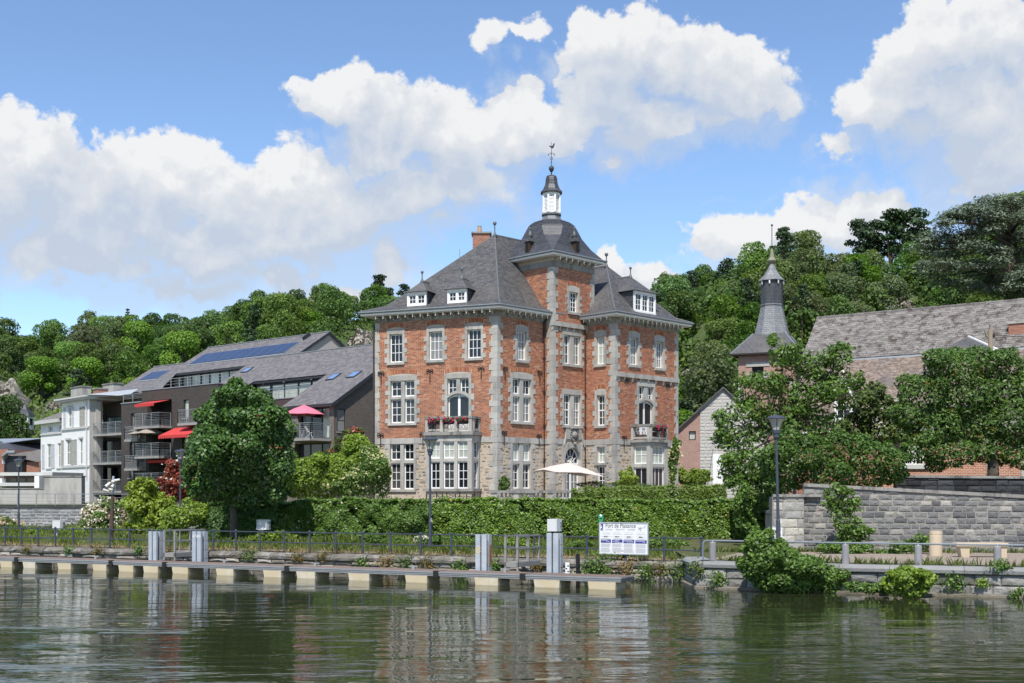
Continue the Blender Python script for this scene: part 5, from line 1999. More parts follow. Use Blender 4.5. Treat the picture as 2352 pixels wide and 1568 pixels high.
M_lampw = mk('lamp_glass_white', (.6, .58, .52), .05, 2, .3)
apt = thing('apartment_building', 'modern dark brown brick apartment building with grey roofs, solar panels and steel balconies', 'apartment building', AP(15, 4, 2.2))
mb = MB()
SL = 42.0
f0, f1 = AFace(0), AFace(1.0)
fs = lambda s: SL - s                              # s -> face abscissa
gab = Face(KA, gA)                                 # right gable, abscissa = T
zrf = lambda T: 10.07 + .63 * T
# gable wall with its window
gr = px(gab, z7, 1482, 762, 1556, 962)
wall_grid(mb, gab, 0, 14, 2.0, 9.9, [gr], reveal=.15)
mb.poly(gab.pt(0, 9.9), gab.pt(14, 9.9), gab.pt(8.72, zrf(8.72) - .1), gab.pt(0, zrf(0) - .1))
mb.build('gable_wall', M_nbrick, apt)
window_unit(gab, *gr, 1, 2, apt, M_glass_grey, d=-.06, frame_mat=M_anthr)
MB().fbox(gab, gr[0] - .06, gr[1] + .06, gr[2] - .07, gr[2], -.1, .08).build('sill', M_blue, apt)
# near block front
nb = MB()
dr = px(f0, zc(1080, 1540, 7.84), 615, 395, 1578, 1180)
dr = (dr[0], dr[1], 7.25, 9.62)
low = (fs(4.6), fs(.5), 4.5, 6.9)
wall_grid(nb, f0, fs(5.53), fs(0), 2.0, 10.0, [dr, low], reveal=.5)
nb.poly(AP(5.53, 0, 2), AP(5.53, 0, 10), AP(5.53, 4.4, 12.7), AP(5.53, 4.4, 2))
nb.build('front_wall', M_lbrick, apt)
a, b = dr[0], dr[1]
for i, mt in enumerate((M_glass, M_glass, M_glass_curt)):
    x0, x1 = a + (b - a) * i / 3, a + (b - a) * (i + 1) / 3
    window_unit(f0, x0, x1, dr[2], dr[3], 1, 1, apt, mt, d=-.35, frame_mat=M_anthr)
for i in range(3):
    x0, x1 = low[0] + (low[1] - low[0]) * i / 3, low[0] + (low[1] - low[0]) * (i + 1) / 3
    window_unit(f0, x0, x1, low[2], low[3], 1, 1, apt, M_glass, d=-.45, frame_mat=M_anthr)
MB().lathe(tuple(f0.pt(fs(2.0), 9.68, .08)), [(.03, 0), (.14, .08), (.15, .2), (.12, .32), (.02, .36)], 10).build('wall_lamp', M_lampw, apt)
# middle part (mostly behind the round tree) and strip of penthouse windows
md = MB()
mh = [(fs(9.2), fs(6.2), 7.3, 9.6), (fs(13.6), fs(10.5), 7.3, 9.6), (fs(9.2), fs(6.2), 4.6, 6.9)]
wall_grid(md, f1, fs(14.6), fs(5.5), 2.0, 10.65, mh, reveal=1.2)
md.build('middle_wall', M_dbrick, apt)
for h in mh:
    window_unit(f1, h[0], h[1], h[2], h[3], 2, 1, apt, M_glass, d=-1.1, frame_mat=M_anthr)


def strip(T, sl, sr, z0, z1, n, label):
    f = AFace(T)
    MB().fbox(f, fs(sl), fs(sr), z0, z1, -.3, -.1).build('penthouse_wall', M_anthr, apt)
    a, b = fs(sl) + .3, fs(sr) - .3
    w = (b - a) / n
    for i in range(n):
        window_unit(f, a + w * i + .1 * (i % 2), a + w * (i + 1) - .1 * (i % 3 == 0), z0 + .1, z1 - .35, 1, 1, apt, M_glass_curt, d=-.06, frame_mat=M_anthr, mixm=.0)
    for i in (1, n - 2):
        MB().lathe(tuple(f.pt(a + w * (i + 1), z1 - .28, .02)), [(.02, 0), (.12, .05), (.13, .12), (.02, .2)], 8).build('wall_lamp', M_lampw, apt)


strip(4.5, 15.3, 5.8, 10.4, 12.75, 5, '')
strip(7.95, 33.0, 20.5, 12.1, 14.95, 8, '')
# dark river facade with recessed loggias
r_log = [(fs(24.9), fs(21.15), 9.0, 11.3), (fs(24.7), fs(21.2), 6.4, 8.62), (fs(24.7), fs(21.2), 3.75, 6.0)]
wins = [px(f0, z6b, 732, 640, 796, 868), px(f0, z6b, 716, 1062, 790, 1240), px(f0, z6b, 88, 806, 145, 1010), px(f0, z6b, 78, 1145, 130, 1340), px(f0, z6b, 66, 1470, 118, 1600)]
dk = MB()
wall_grid(dk, f0, fs(25.8), fs(14.5), 2.0, 12.25, r_log + wins[:2], reveal=1.6)
dk.build('dark_wall', M_dbrick, apt)
dk = MB()
wall_grid(dk, f0, fs(29.1), fs(25.803), 2.0, 11.25, wins[2:], reveal=.3)
dk.poly(AP(29.1, 0, 2), AP(29.1, 0, 11.25), AP(29.1, 3.6, 11.25), AP(29.1, 3.6, 2))
dk.build('dark_wall', M_dbrick, apt)
MB().poly(AP(14.5, 0, 2), AP(14.5, 0, 12.25), AP(14.5, 2, 12.25), AP(14.5, 2, 2)).build('return_wall', M_dbrick, apt)
for h in r_log:
    for i in range(2):
        x0, x1 = h[0] + (h[1] - h[0]) * i / 2, h[0] + (h[1] - h[0]) * (i + 1) / 2
        window_unit(f0, x0, x1, h[2], h[3], 1, 1, apt, M_glass, d=-1.45, frame_mat=M_anthr)
for h in wins[:2]:
    window_unit(f0, *h, 1, 1, apt, M_glass_curt, d=-.15, frame_mat=M_anthr, mixm=.2)
    MB().fbox(f0, h[0] - .1, h[1] + .1, h[2] - .07, h[2], -.1, .1).build('sill', M_blue, apt)
for h in wins[2:]:
    window_unit(f0, *h, 1, 1, apt, M_glass_grey, d=-.15, frame_mat=M_anthr)
    MB().fbox(f0, h[0] - .1, h[1] + .1, h[2] - .07, h[2], -.1, .1).build('sill', M_blue, apt)
# parapet caps and roof terraces
MB().fbox(f0, fs(25.85), fs(14.45), 12.25, 12.33, -.4, .05).build('parapet_cap', M_zinc, apt)
MB().fbox(f0, fs(29.15), fs(25.86), 11.25, 11.33, -.4, .05).build('parapet_cap', M_zinc, apt)
MB().fbox(f1, fs(14.4), fs(5.5), 10.65, 10.73, -.4, .05).build('parapet_cap', M_zinc, apt)
MB().poly(AP(29.1, .3, 11.2), AP(25.8, .3, 11.2), AP(25.8, 8, 11.2), AP(29.1, 8, 11.2)).poly(AP(34, .3, 12.1), AP(14.5, .3, 12.1), AP(14.5, 8.1, 12.1), AP(34, 8.1, 12.1)).poly(AP(14.6, 1.2, 10.4), AP(5.5, 1.2, 10.4), AP(5.5, 4.6, 10.4), AP(14.6, 4.6, 10.4)).build('roof_terrace', M_slab, apt)
# recessed taupe wing at the far left end
f3 = AFace(3.6)
th_ = [px(f3, z6c, 1062, 445, 1226, 645), px(f3, z6c, 1050, 690, 1215, 925), px(f3, z6c, 1050, 960, 1205, 1200)]
wl = MB()
wall_grid(wl, f3, fs(37.6), fs(29.1), 2.0, 12.3, th_, reveal=.3)
wl.poly(AP(38.2, 3.6, 2), AP(38.2, 3.6, 12.3), AP(38.2, 9.5, 16), AP(38.2, 16, 12.3), AP(38.2, 16, 2))
wl.build('taupe_wall', M_lbrick, apt)
for h, mt in zip(th_, (mk('teal_glass', (.30, .46, .48), .15, 1, .1), M_glass_grey, M_glass)):
    window_unit(f3, h[0], h[1], h[2], h[3], 2, 1, apt, mt, d=-.2, frame_mat=M_anthr)


tiles = Pieces(apt, 'roof_tile', 'roof_tiles', M_rt_o, M_rt_s, 'brick', 300)


def roofq(name, quads, mt=M_troof):
    m_ = MB()
    for q in quads:
        p_ = [AP(s, T, zrf(T) if z is None else z) for s, T, z in q]
        m_.poly(*p_)
        if q[2][2] is None:
            slate_poly(tiles, p_, .34, .27, .02)
    return m_.build(name, mt, apt)


N = None
roofq('roof', [[(5.7, -.35, N), (-.25, -.35, N), (-.25, 4.3, N), (5.7, 4.3, N)], [(20.5, 4.3, N), (-.25, 4.3, N), (-.25, 8.72, N), (20.5, 8.72, N)], [(20.5, 3.6, N), (15.3, 3.6, N), (15.3, 4.3, N), (20.5, 4.3, N)],
               [(20.5, 8.72, N), (-.25, 8.72, N), (-.25, 14.5, 11.9), (20.5, 14.5, 11.9)]])
roofq('roof', [[(33.2, 7.5, N), (20.503, 7.5, N), (20.503, 12.43, N), (33.2, 12.43, N)], [(20.503, 8.6, N), (14.6, 8.6, N), (14.6, 12.43, N), (20.503, 12.43, N)], [(33.2, 12.43, N), (14.6, 12.43, N), (14.6, 19, 13.7), (33.2, 19, 13.7)]])
roofq('roof', [[(38.4, 3.3, N), (33.2, 3.3, N), (33.2, 9.53, N), (38.4, 9.53, N)], [(33.2, 3.3, N), (29.0, 3.3, N), (31.5, 7.5, N), (33.2, 7.5, N)], [(38.4, 9.53, N), (33.2, 9.53, N), (33.2, 16, 12), (38.4, 16, 12)]])
tiles.finish()
MB().poly(AP(14.76, 7, 10), AP(14.76, 8.6, zrf(8.6) - .1), AP(14.76, 12.43, zrf(12.43) - .1), AP(14.76, 19, 13.6), AP(14.76, 19, 8), AP(14.76, 7, 8)).build('gable_wall', M_render, apt)
MB().poly(AP(20.5, 3.6, 10), AP(20.5, 3.6, zrf(3.6)), AP(20.5, 8.7, zrf(8.7)), AP(20.5, 8.7, 10)).build('gable_wall', M_anthr, apt)
bg = MB().bar(AP(-.27, -.4, zrf(-.4) - .12), AP(-.27, 8.72, zrf(8.72) - .12), .06, .26).bar(AP(14.6, 8.6, zrf(8.6) - .1), AP(14.6, 12.43, zrf(12.43) - .1), .06, .22).bar(AP(14.6, 12.43, zrf(12.43) - .1), AP(14.6, 19, 13.6), .06, .22)
bg.build('barge_board', M_anthr, apt)
eb = MB().bar(AP(5.8, -.38, zrf(-.38) - .1), AP(-.3, -.38, zrf(-.38) - .1), .1, .2).bar(AP(33.2, 7.45, zrf(7.45) - .1), AP(20.4, 7.45, zrf(7.45) - .1), .1, .2).bar(AP(20.5, 4.25, zrf(4.2) - .1), AP(5.7, 4.25, zrf(4.2) - .1), .1, .16)
eb.build('eaves_board', M_anthr, apt)
rc = MB().bar(AP(20.5, 8.72, zrf(8.72) + .04), AP(-.25, 8.72, zrf(8.72) + .04), .22, .07).bar(AP(33.2, 12.43, zrf(12.43) + .04), AP(14.6, 12.43, zrf(12.43) + .04), .22, .07).bar(AP(38.4, 9.53, zrf(9.53) + .04), AP(33.2, 9.53, zrf(9.53) + .04), .22, .07)
rc.build('ridge_capping', M_zinc, apt)


def on_roof(u, v):                                 # photo pixel -> (s, T) on the roof plane
    k, w = (u - CX) / F, (HV - v) / F
    # X = kx*Y ; z = EH + w*Y = 10.07 + .63 T
    A = np.array([[dA.x - k * dA.y, gA.x - k * gA.y], [w * dA.y, w * gA.y - .63]])
    B = np.array([k * KA.y - KA.x, 10.07 - EH - w * KA.y])
    s, T = np.linalg.solve(A, B)
    return float(s), float(T)


def roof_panel(pts, name, mt, h=.07, frame=None):
    st = [on_roof(*p) for p in pts]
    s0, s1 = max(p[0] for p in st), min(p[0] for p in st)
    T0, T1 = min(p[1] for p in st), max(p[1] for p in st)
    n = Vector((-gA.x * .63, -gA.y * .63, 1)).normalized()

    def qd(a, b, c, d, e, m_):
        q = [AP(a, c, zrf(c)), AP(b, c, zrf(c)), AP(b, d, zrf(d)), AP(a, d, zrf(d))]
        m_.hexa(q + [x + n * e for x in q])
    return s0, s1, T0, T1, qd


# ten solar panels in a row on the upper roof, four on the lower one
def solar(pts, n):
    s0, s1, T0, T1, qd = roof_panel(pts, '', None)
    for i in range(n):
        a, b = s0 + (s1 - s0) * i / n - .05, s0 + (s1 - s0) * (i + 1) / n + .05
        m_ = MB()
        qd(a, b, T0, T1, .10, m_)
        m_.build('solar_panel', M_solar, apt)
    fr = MB()
    qd(s0 + .05, s1 - .05, T0 - .22, T0 - .02, .06, fr)
    qd(s0 + .05, s1 - .05, T1 + .02, T1 + .12, .06, fr)
    for i in range(n + 1):
        x = s0 + (s1 - s0) * i / n
        qd(x + .045, x - .045, T0, T1, .085, fr)
    fr.build('panel_frame', M_zinc, apt)


p_ = [z7(195, 378), z7(1030, 275), z7(1160, 185), z7(370, 285)]
st = [on_roof(*p) for p in p_]
solar([p_[0], p_[2]], 10)
p_ = [z6b(195, 412), z6b(575, 290)]
solar(p_, 4)
for q, x0, y0, x1, y1 in ((z7, 640, 452, 760, 402), (z7, 1378, 518, 1525, 455), (z7, 1555, 498, 1705, 435), (z6, 910, 714, 1000, 677), (z6, 1010, 703, 1100, 665), ):
    s0, s1, T0, T1, qd = roof_panel([q(x0, y0), q(x1, y1)], '', None)
    m_ = MB()
    qd(s0, s1, T0, T1, .08, m_)
    o = m_.build('roof_window', M_anthr, apt)
    m_ = MB()
    qd(s0 - .1, s1 + .1, T0 + .1, T1 - .1, .095, m_)
    m_.build('pane', M_glass_blue, o)
s0, s1, T0, T1, qd = roof_panel([z7(1185, 172), z7(1250, 125)], '', None)
m_ = MB()
qd(s0, s1, T0 + .1, T1, .35, m_)
m_.build('roof_vent', M_anthr, apt)
hk = MB()
for T, a, b in ((1.0, .6, 5), (3.6, .6, 5), (5.6, 1, 19), (7.9, 1, 19), (8.2, 21, 32), (11.9, 16, 32)):
    for s in np.arange(a, b, 2.1):
        p = AP(s, T, zrf(T))
        hk.bar(p, p + Vector((-.05, -.06, .14)), .03).bar(p + Vector((-.05, -.06, .14)), p + Vector((-.12, -.1, .08)), .03)
hk.build('snow_hook', M_zinc, apt, kind='stuff')


def railing(pts, h, root, mt=None, nrail=4, bal=.13, post=1.2, name='railing', balfrac=.5, r=.022):
    """steel railing over base points: hand rail, wires, short balusters"""
    mt = mt or M_steel
    mb = MB()
    for a, b in zip(pts, pts[1:]):
        a, b = Vector(a), Vector(b)
        up = Vector((0, 0, 1))
        L = (b - a).length
        mb.bar(a + up * h, b + up * h, r * 2)
        for k in range(nrail):
            z = h * (balfrac + (1 - balfrac) * k / nrail)
            mb.bar(a + up * z, b + up * z, r * 1.1)
        mb.bar(a + up * .06, b + up * .06, r * 1.3)
        n = max(1, int(L / post))
        for k in range(n + 1):
            q = a.lerp(b, k / n)
            mb.bar(q - up * .12, q + up * h, r * 2, r * 2)
        if bal:
            n = int(L / bal)
            for k in range(1, n):
                q = a.lerp(b, k / n)
                mb.bar(q + up * .06, q + up * h * balfrac, .016)
    return mb.build(name, mt, root)


def balcony(s0, s1, p, z, T=0.0, h=1.13):
    MB().prism([(q.x, q.y) for q in (AP(s1, T - p, 0), AP(s0, T - p, 0), AP(s0, T, 0), AP(s1, T, 0))][::-1], z - .2, z).build('balcony_slab', M_slab, apt)
    railing([AP(s1, T - .1, z), AP(s1, T - p + .05, z), AP(s0, T - p + .05, z), AP(s0, T - .1, z)], h, apt)


balcony(.25, 3.9, 2.13, 7.2)
balcony(21.15, 25.1, 1.24, 8.95)
balcony(21.2, 25.0, 1.24, 6.32)
balcony(21.2, 25.0, 1.24, 3.7)
balcony(25.1, 27.2, .9, 7.9)
balcony(25.1, 27.2, .9, 5.3)
balcony(14.7, 18.5, 1.24, 9.0)
for k, h in enumerate(th_):
    s_l = 35.6
    balcony(29.2, s_l, 3.4, h[2] - .02, T=3.6, h=1.05)
railing([AP(29.0, .15, 11.3), AP(25.9, .15, 11.3)], .8, apt, nrail=3, bal=0)
railing([AP(25.7, .5, 12.2), AP(14.6, .5, 12.2)], .95, apt, nrail=2, bal=0)
railing([AP(14.5, 1.3, 10.6), AP(5.6, 1.3, 10.6)], .95, apt, nrail=2, bal=0)


def awning(sl, sr, T, zw, proj, drop):
    mb = MB()
    n = 14
    a0, a1, b0, b1 = AP(sl, T, zw), AP(sr, T, zw), AP(sl, T - proj, zw - drop), AP(sr, T - proj, zw - drop)
    dn = Vector((0, 0, -.03))
    mb.hexa([b0 + dn, b1 + dn, a1 + dn, a0 + dn, b0, b1, a1, a0])
    for k in range(n):
        p, q = b0.lerp(b1, k / n), b0.lerp(b1, (k + 1) / n)
        m_ = (p + q) / 2
        mb.poly(p, q, q + Vector((0, 0, -.20)), m_ + Vector((0, 0, -.28)), p + Vector((0, 0, -.20)))
    return mb.build('awning', M_red, apt)


awning(24.6, 21.6, -.0, 11.25, 1.5, .35)
awning(20.6, 16.2, -.02, 8.75, 1.7, .75)
awning(9.0, 6.0, .98, 9.9, 1.7, .6)
awning(24.5, 21.3, .3, 6.05, .6, .05)
awning(9.0, 6.0, .98, 7.0, 1.0, .3)
# parasols and terrace furniture on the balconies
pc1 = AP(2.2, -1.05, 0)
parasol((pc1.x, pc1.y), 9.06, 9.78, 1.62, .3, 'faded pink parasol over the balcony nearest the manor', M_pink, M_galv, 7.2)
for u, label in ((347, 'larger taupe parasol on the balcony of the dark facade, beside the wall recess'), (322, 'smaller taupe parasol at the outer end of the balcony of the dark facade')):
    fr_ = AFace(-.62)
    s = fs(fr_.sz(u, 1040)[0])
    q = AP(s, -.62, 0)
    parasol((q.x, q.y), 8.33, 8.86 if u > 330 else 8.72, 1.35 if u > 330 else 1.05, .4, label, M_taupe, M_pole, 6.32)


def folding_chair(p, rot, label, mt_seat, mt_leg):
    th = thing('folding_chair', label, 'chair', p, 'folding chairs on the balcony')
    c, s = math.cos(rot), math.sin(rot)

    def w(x, y, z):
        return Vector((p[0] + x * c - y * s, p[1] + x * s + y * c, p[2] + z))
    for k in range(5):
        MB().hexa([w(-.2, -.2 + k * .085, .43), w(.2, -.2 + k * .085, .43), w(.2, -.13 + k * .085, .43), w(-.2, -.13 + k * .085, .43), w(-.2, -.2 + k * .085, .45), w(.2, -.2 + k * .085, .45), w(.2, -.13 + k * .085, .45), w(-.2, -.13 + k * .085, .45)]).build('seat_slat', mt_seat, th)
    for k in range(3):
        MB().bar(w(-.2, .27 + k * .02, .6 + k * .11), w(.2, .27 + k * .02, .6 + k * .11), .02, .07).build('back_slat', mt_seat, th)
    for g in (-1, 1):
        MB().bar(w(g * .21, -.28, 0), w(g * .21, .33, .92), .03).build('leg', mt_leg, th)
        MB().bar(w(g * .19, .30, 0), w(g * .19, -.2, .45), .03).build('leg', mt_leg, th)


q = AP(2.65, -1.7, 7.2)
folding_chair(q, -.6, 'white folding chair with wooden slats nearest the steel railing', mk('pale_wood', (.42, .30, .19), .2, 4, .7), M_white)
q = AP(1.1, -1.5, 7.2)
folding_chair(q, 1.9, 'white folding chair behind the railing at the corner near the gable', mk('pale_wood_2', (.42, .30, .19), .2, 4, .7), M_white)
q = AP(1.9, -1.3, 7.2)
tb_ = thing('garden_table', 'small round balcony table under the pink parasol', 'table', q)
MB().lathe(tuple(q), [(.45, .70), (.46, .72), (.45, .74)], 16).build('table_top', M_galv, tb_)
for k in range(3):
    w = k * 2.1
    MB().bar(q + Vector((.35 * math.cos(w), .35 * math.sin(w), 0)), q + Vector((.1 * math.cos(w), .1 * math.sin(w), .7)), .03).build('leg', M_white, tb_)

# ------------------------------------------------------------------ white house with shutters
M_whouse = mk('white_wall', (0.76, 0.76, 0.75), .05, .8, .85, stain=((.62, .61, .58), .3), stain_s=.6)
M_cornw = mk('grey_white_trim', (0.50, 0.50, 0.48), .1, 2, .8)
M_shut = mk('shutter_wood', (0.38, 0.37, 0.335), .15, 4, .7)
M_shutw = mk('pale_shutter', (0.52, 0.54, 0.56), .12, 4, .7)
M_oldslate = coursed('old_slate', (0.16, 0.145, 0.135), (0.24, 0.22, 0.20), (0.07, 0.065, 0.06), .24, .16, .85, .1, .7, .3, stain=((.12, .11, .08), .5), stain_s=.8)
wh = thing('white_house', 'white rendered house with louvred shutters and a zinc roof beside the dark apartments', 'house', P(150, 0, 114) * 1 + Vector((0, 0, 0)))
wh.location.z = 2.2
c_ = P(205.5, 0, 112)
HB = Face((c_.x - .669 * 8, c_.y + .743 * 8), (.669, -.743))      # tall bay
HL = HB.off(-.7)
ub = HB.sz(z6c(628, 0)[0], 1000)[0]
ue = HB.sz(205.5, 1000)[0]
ztopb = HB.sz(*z6c(760, 290))[1]
hb = MB()
hh = [px(HB, z6c, 690, 345, 735, 555), px(HB, z6c, 672, 680, 722, 940), px(HB, z6c, 806, 668, 842, 935)]
wall_grid(hb, HB, ub, ue, 2.2, ztopb, hh, reveal=.2)
hb.poly(HB.pt(ub, 2.2, 0), HB.pt(ub, 2.2, -.7), HB.pt(ub, ztopb, -.7), HB.pt(ub, ztopb, 0))
# side wall in bare concrete
HS = Face(HB.pt(ue, 0).xy, (.743, .669))
hb.build('front_wall', M_whouse, wh)
MB().poly(HS.pt(0, 2.2), HS.pt(1.25, 2.2), HS.pt(1.25, ztopb), HS.pt(0, ztopb)).build('side_wall', M_conc, wh)
MB().fbox(HS, .55, 1.0, 2.2, ztopb - .2, 0, .2).build('pilaster', M_conc, wh)
for h in hh:
    window_unit(HB, *h, 2, 2, wh, M_glass_grey, d=-.1, fr=.09, mu=.06)
    MB().fbox(HB, h[0] - .18, h[1] + .18, h[2] - .14, h[2], -.1, .08).build('sill', M_cornw, wh)
    MB().fbox(HB, h[0] - .15, h[1] + .15, h[3], h[3] + .18, -.1, .04).build('lintel', M_cornw, wh)


def shutter(f, a, b, z0, z1, mt, root):
    m_ = MB().fbox(f, a, a + .06, z0, z1, .01, .05).fbox(f, b - .06, b, z0, z1, .01, .05)
    for z in (z0, (z0 + z1) / 2 - .04, z1 - .08):
        m_.fbox(f, a + .06, b - .06, z, z + .08, .01, .052)
    o = m_.build('shutter', mt, root)
    sl_ = MB()
    n = int((z1 - z0) / .085)
    for k in range(n):
        z = z0 + .05 + (z1 - z0 - .1) * k / n
        sl_.hexa([f.pt(a + .06, z, .045), f.pt(b - .06, z, .045), f.pt(b - .06, z, .035), f.pt(a + .06, z, .035), f.pt(a + .06, z + .06, .02), f.pt(b - .06, z + .06, .02), f.pt(b - .06, z + .06, .012), f.pt(a + .06, z + .06, .012)])
    sl_.build('slats', mt, o, kind='stuff')


for x0, y0, x1, y1, mt in ((648, 350, 672, 560, M_shutw), (735, 342, 754, 552, M_shutw), (813, 345, 838, 545, M_shut), (841, 342, 866, 540, M_shut), (624, 685, 650, 945, M_shut), (724, 680, 752, 935, M_shut), (755, 675, 783, 930, M_shut)):
    shutter(HB, *px(HB, z6c, x0, y0, x1, y1), mt, wh)
for y, e in ((565, .12), (955, .10)):
    z = HB.sz(*z6c(760, y))[1]
    MB().fbox(HB, ub, ue, z - .09, z + .09, -.05, e).build('string_course', M_cornw, wh)
MB().fbox(HB, ub - .4, ue + .5, ztopb, ztopb + .2, -3, .45).fbox(HB, ub - .5, ue + .6, ztopb + .2, ztopb + .36, -3, .6).build('cornice', M_cornw, wh)
zr = MB()
zr.poly(HB.pt(ub - .5, ztopb + .37, .6), HB.pt(ue + .6, ztopb + .37, .6), HB.pt(ue + .8, ztopb + 1.2, -4.5), HB.pt(ub + .6, ztopb + 1.2, -4.5))
zr.poly(HB.pt(ue + .6, ztopb + .37, .6), HB.pt(ue + 1.7, ztopb + .37, -3), HB.pt(ue + .8, ztopb + 1.2, -4.5))
zr.poly(HB.pt(ub - .5, ztopb + .37, .6), HB.pt(ub + .6, ztopb + 1.2, -4.5), HB.pt(ub - .5, ztopb + .37, -4.5))
M_zroof = mk('zinc_roof', (0.42, 0.45, 0.48), .1, 2, .45, .3)
zr.build('zinc_roof', M_zroof, wh)
for x0, y0, x1, y1, mt, dp in ((720, 138, 832, 235, M_conc, -4.5), (1045, 106, 1152, 205, M_conc, -6.5), (948, 155, 996, 250, M_brick_plain, -1.6)):
    ff = HB.off(dp)
    r = px(ff, z6c, x0, y0, x1, y1)
    MB().fbox(ff, r[0], r[1], r[2] - .6, r[3] - .12, -1.0, 0).build('chimney', mt, wh)
    MB().fbox(ff, r[0] - .08, r[1] + .08, r[3] - .12, r[3], -1.08, .08).build('chimney_cap', M_bluew, wh)
# lower wing
la, lb = HL.sz(z6c(415, 0)[0], 1000)[0], HL.sz(z6c(640, 0)[0], 1000)[0]
ztl = HL.sz(*z6c(520, 515))[1]
lw = MB()
lh = [px(HL, z6c, 492, 540, 535, 604), px(HL, z6c, 597, 530, 626, 600), px(HL, z6c, 478, 722, 520, 970), px(HL, z6c, 585, 715, 618, 965)]
wall_grid(lw, HL, la, lb, 2.2, ztl, lh, reveal=.2)
lw.poly(HL.pt(la, 2.2, 0), HL.pt(la, ztl, 0), HL.pt(la, ztl, -7), HL.pt(la, 2.2, -7))
lw.build('wing_wall', M_whouse, wh)
for h in lh:
    window_unit(HL, *h, 2, 1 if h[3] - h[2] < 1.2 else 2, wh, M_glass_grey, d=-.1, fr=.07, mu=.06)
    MB().fbox(HL, h[0] - .18, h[1] + .18, h[2] - .12, h[2], -.1, .08).build('sill', M_cornw, wh)
for x0, y0, x1, y1 in ((430, 728, 455, 975), (524, 722, 558, 968)):
    shutter(HL, *px(HL, z6c, x0, y0, x1, y1), M_shutw, wh)
z = HL.sz(*z6c(530, 620))[1]
MB().fbox(HL, la, lb, z - .07, z + .07, -.05, .1).build('string_course', M_cornw, wh)
MB().fbox(HL, la - .5, lb, ztl, ztl + .35, -7, .5).build('cornice', M_cornw, wh)
zt = HL.sz(*z6c(640, 312))[1]
MB().poly(HL.pt(la - .4, ztl + .36, .4), HL.pt(lb + .5, ztl + .36, .4), HL.pt(lb + .5, zt, -2.4), HL.pt(la + 3.6, zt, -2.4)).poly(HL.pt(la - .4, ztl + .36, .4), HL.pt(la + 3.6, zt, -2.4), HL.pt(la - .4, ztl + .36, -7)).build('wing_roof', M_oldslate, wh)
MB().tube([HB.pt(ue - .5, 4.5, .1), HB.pt(ue - .5, ztopb - .4, .1), HB.pt(ue - .7, ztopb, .4)], .06, 6).build('downpipe', M_cornw, wh)

# annex, garden walls and houses at the far left
an = thing('annex', 'low flat roofed annex with white gutters in front of the white house', 'annex', P(60, 0, 104))
an.location.z = 2.2
NF = Face((P(-60, 0, 106).x, 106), (.97, -.24))
r = px(NF, z6c, -60, 1045, 470, 1240)
MB().fbox(NF, r[0], r[1], 2.2, r[3], -3, 0).build('wall', mk('brown_board', (.10, .08, .07), .3, 2, .8), an)
r = px(NF, z6c, 45, 1012, 575, 1046)
MB().fbox(NF, r[0], r[1], r[2], r[3], -4, .6).build('gutter_board', M_cornw, an)
r = px(NF, z6c, -20, 1118, 430, 1152)
MB().fbox(NF, r[0], r[1], r[2], r[3], -.5, 1.0).build('gutter_board', M_cornw, an)
r = px(NF, z6c, -60, 1075, 65, 1170)
MB().fbox(NF, r[0], r[1], r[2], r[3], .02, .6).build('white_wall', M_whouse, an)
r = px(NF, z6c, 430, 1050, 478, 1180)
MB().fbox(NF, r[0], r[1], r[2], r[3], .02, 1.1).build('white_pillar', M_whouse, an)
for x in (110, 200, 290, 370):
    r = px(NF, z6c, x, 1072, x + 62, 1108)
    MB().fbox(NF, *r, .005, .05).build('window', M_glass, an)
GW = Face((P(-80, 0, 97).x, 97.2), (1, -.06))
for x0, y0, x1, dd, label in ((-200, 1180, 470, 0, 'low grey concrete garden wall at the far left behind the railing'), (474, 1058, 850, .4, 'taller streaked grey concrete wall in front of the white house')):
    r = px(GW, z6c, x0, y0, x1, 1420)
    gw = thing('garden_wall', label, 'garden wall', GW.pt((r[0] + r[1]) / 2, 2.2))
    MB().fbox(GW, r[0], r[1], 2.0, r[3], -.3, dd).build('wall', M_conc, gw)
    MB().fbox(GW, r[0] - .05, r[1] + .05, r[3], r[3] + .08, -.36, dd + .06).build('coping', M_bluew, gw)

bh = thing('brick_house', 'red brick house with a grey slate roof and dark metal shed at the far left', 'house', P(60, 0, 128))
bh.location.z = 2.2
HF = Face((P(-120, 0, 132).x, 132), (.93, -.37))
r = px(HF, z6c, -300, 780, 82, 1060)
MB().fbox(HF, r[0], r[1], 2.2, r[3], -9, 0).build('wall', M_brick_plain, bh)
r = px(HF, z6c, 270, 905, 405, 1060)
MB().fbox(HF, r[0], r[1], 2.2, r[3], -5, 0).build('wall', M_brick_plain, bh)
r2 = px(HF, z6c, 85, 785, 405, 910)
MB().poly(HF.pt(r2[0] - .2, r2[2] + .9, .4), HF.pt(r2[1], r2[2], .4), HF.pt(r2[1] - 2, r2[3] - .6, -5), HF.pt(r2[0] - .2, r2[3] + .3, -5)).build('roof', M_oldslate, bh)
r = px(HF, z6c, 85, 845, 268, 1010)
MB().fbox(HF, r[0], r[1], r[2], r[3], 0, .6).build('metal_shed', M_anthr, bh)
pp_ = [HF.pt(r[0] + .3, r[2] + .9, 1), HF.pt(r[0] + .3, r[2] + 1.7, 1), HF.pt(r[0] + .9, r[2] + 2.1, 1), HF.pt(r[0] + 2.0, r[2] + 2.1, 1)]
MB().tube(pp_, .22, 8).build('flue', M_zinc, bh)
hr = thing('hipped_roof_house', 'house top with a dark hipped roof capped in pale zinc at the left photo edge', 'house', P(10, 0, 138))
HQ = Face((P(-140, 0, 140).x, 140), (.95, -.3))
r = px(HQ, z6c, -260, 645, 175, 790)
zz0, zz1, zz2 = r[2], r[2] + .55 * (r[3] - r[2]), r[3]
hr.location.z = 2.2
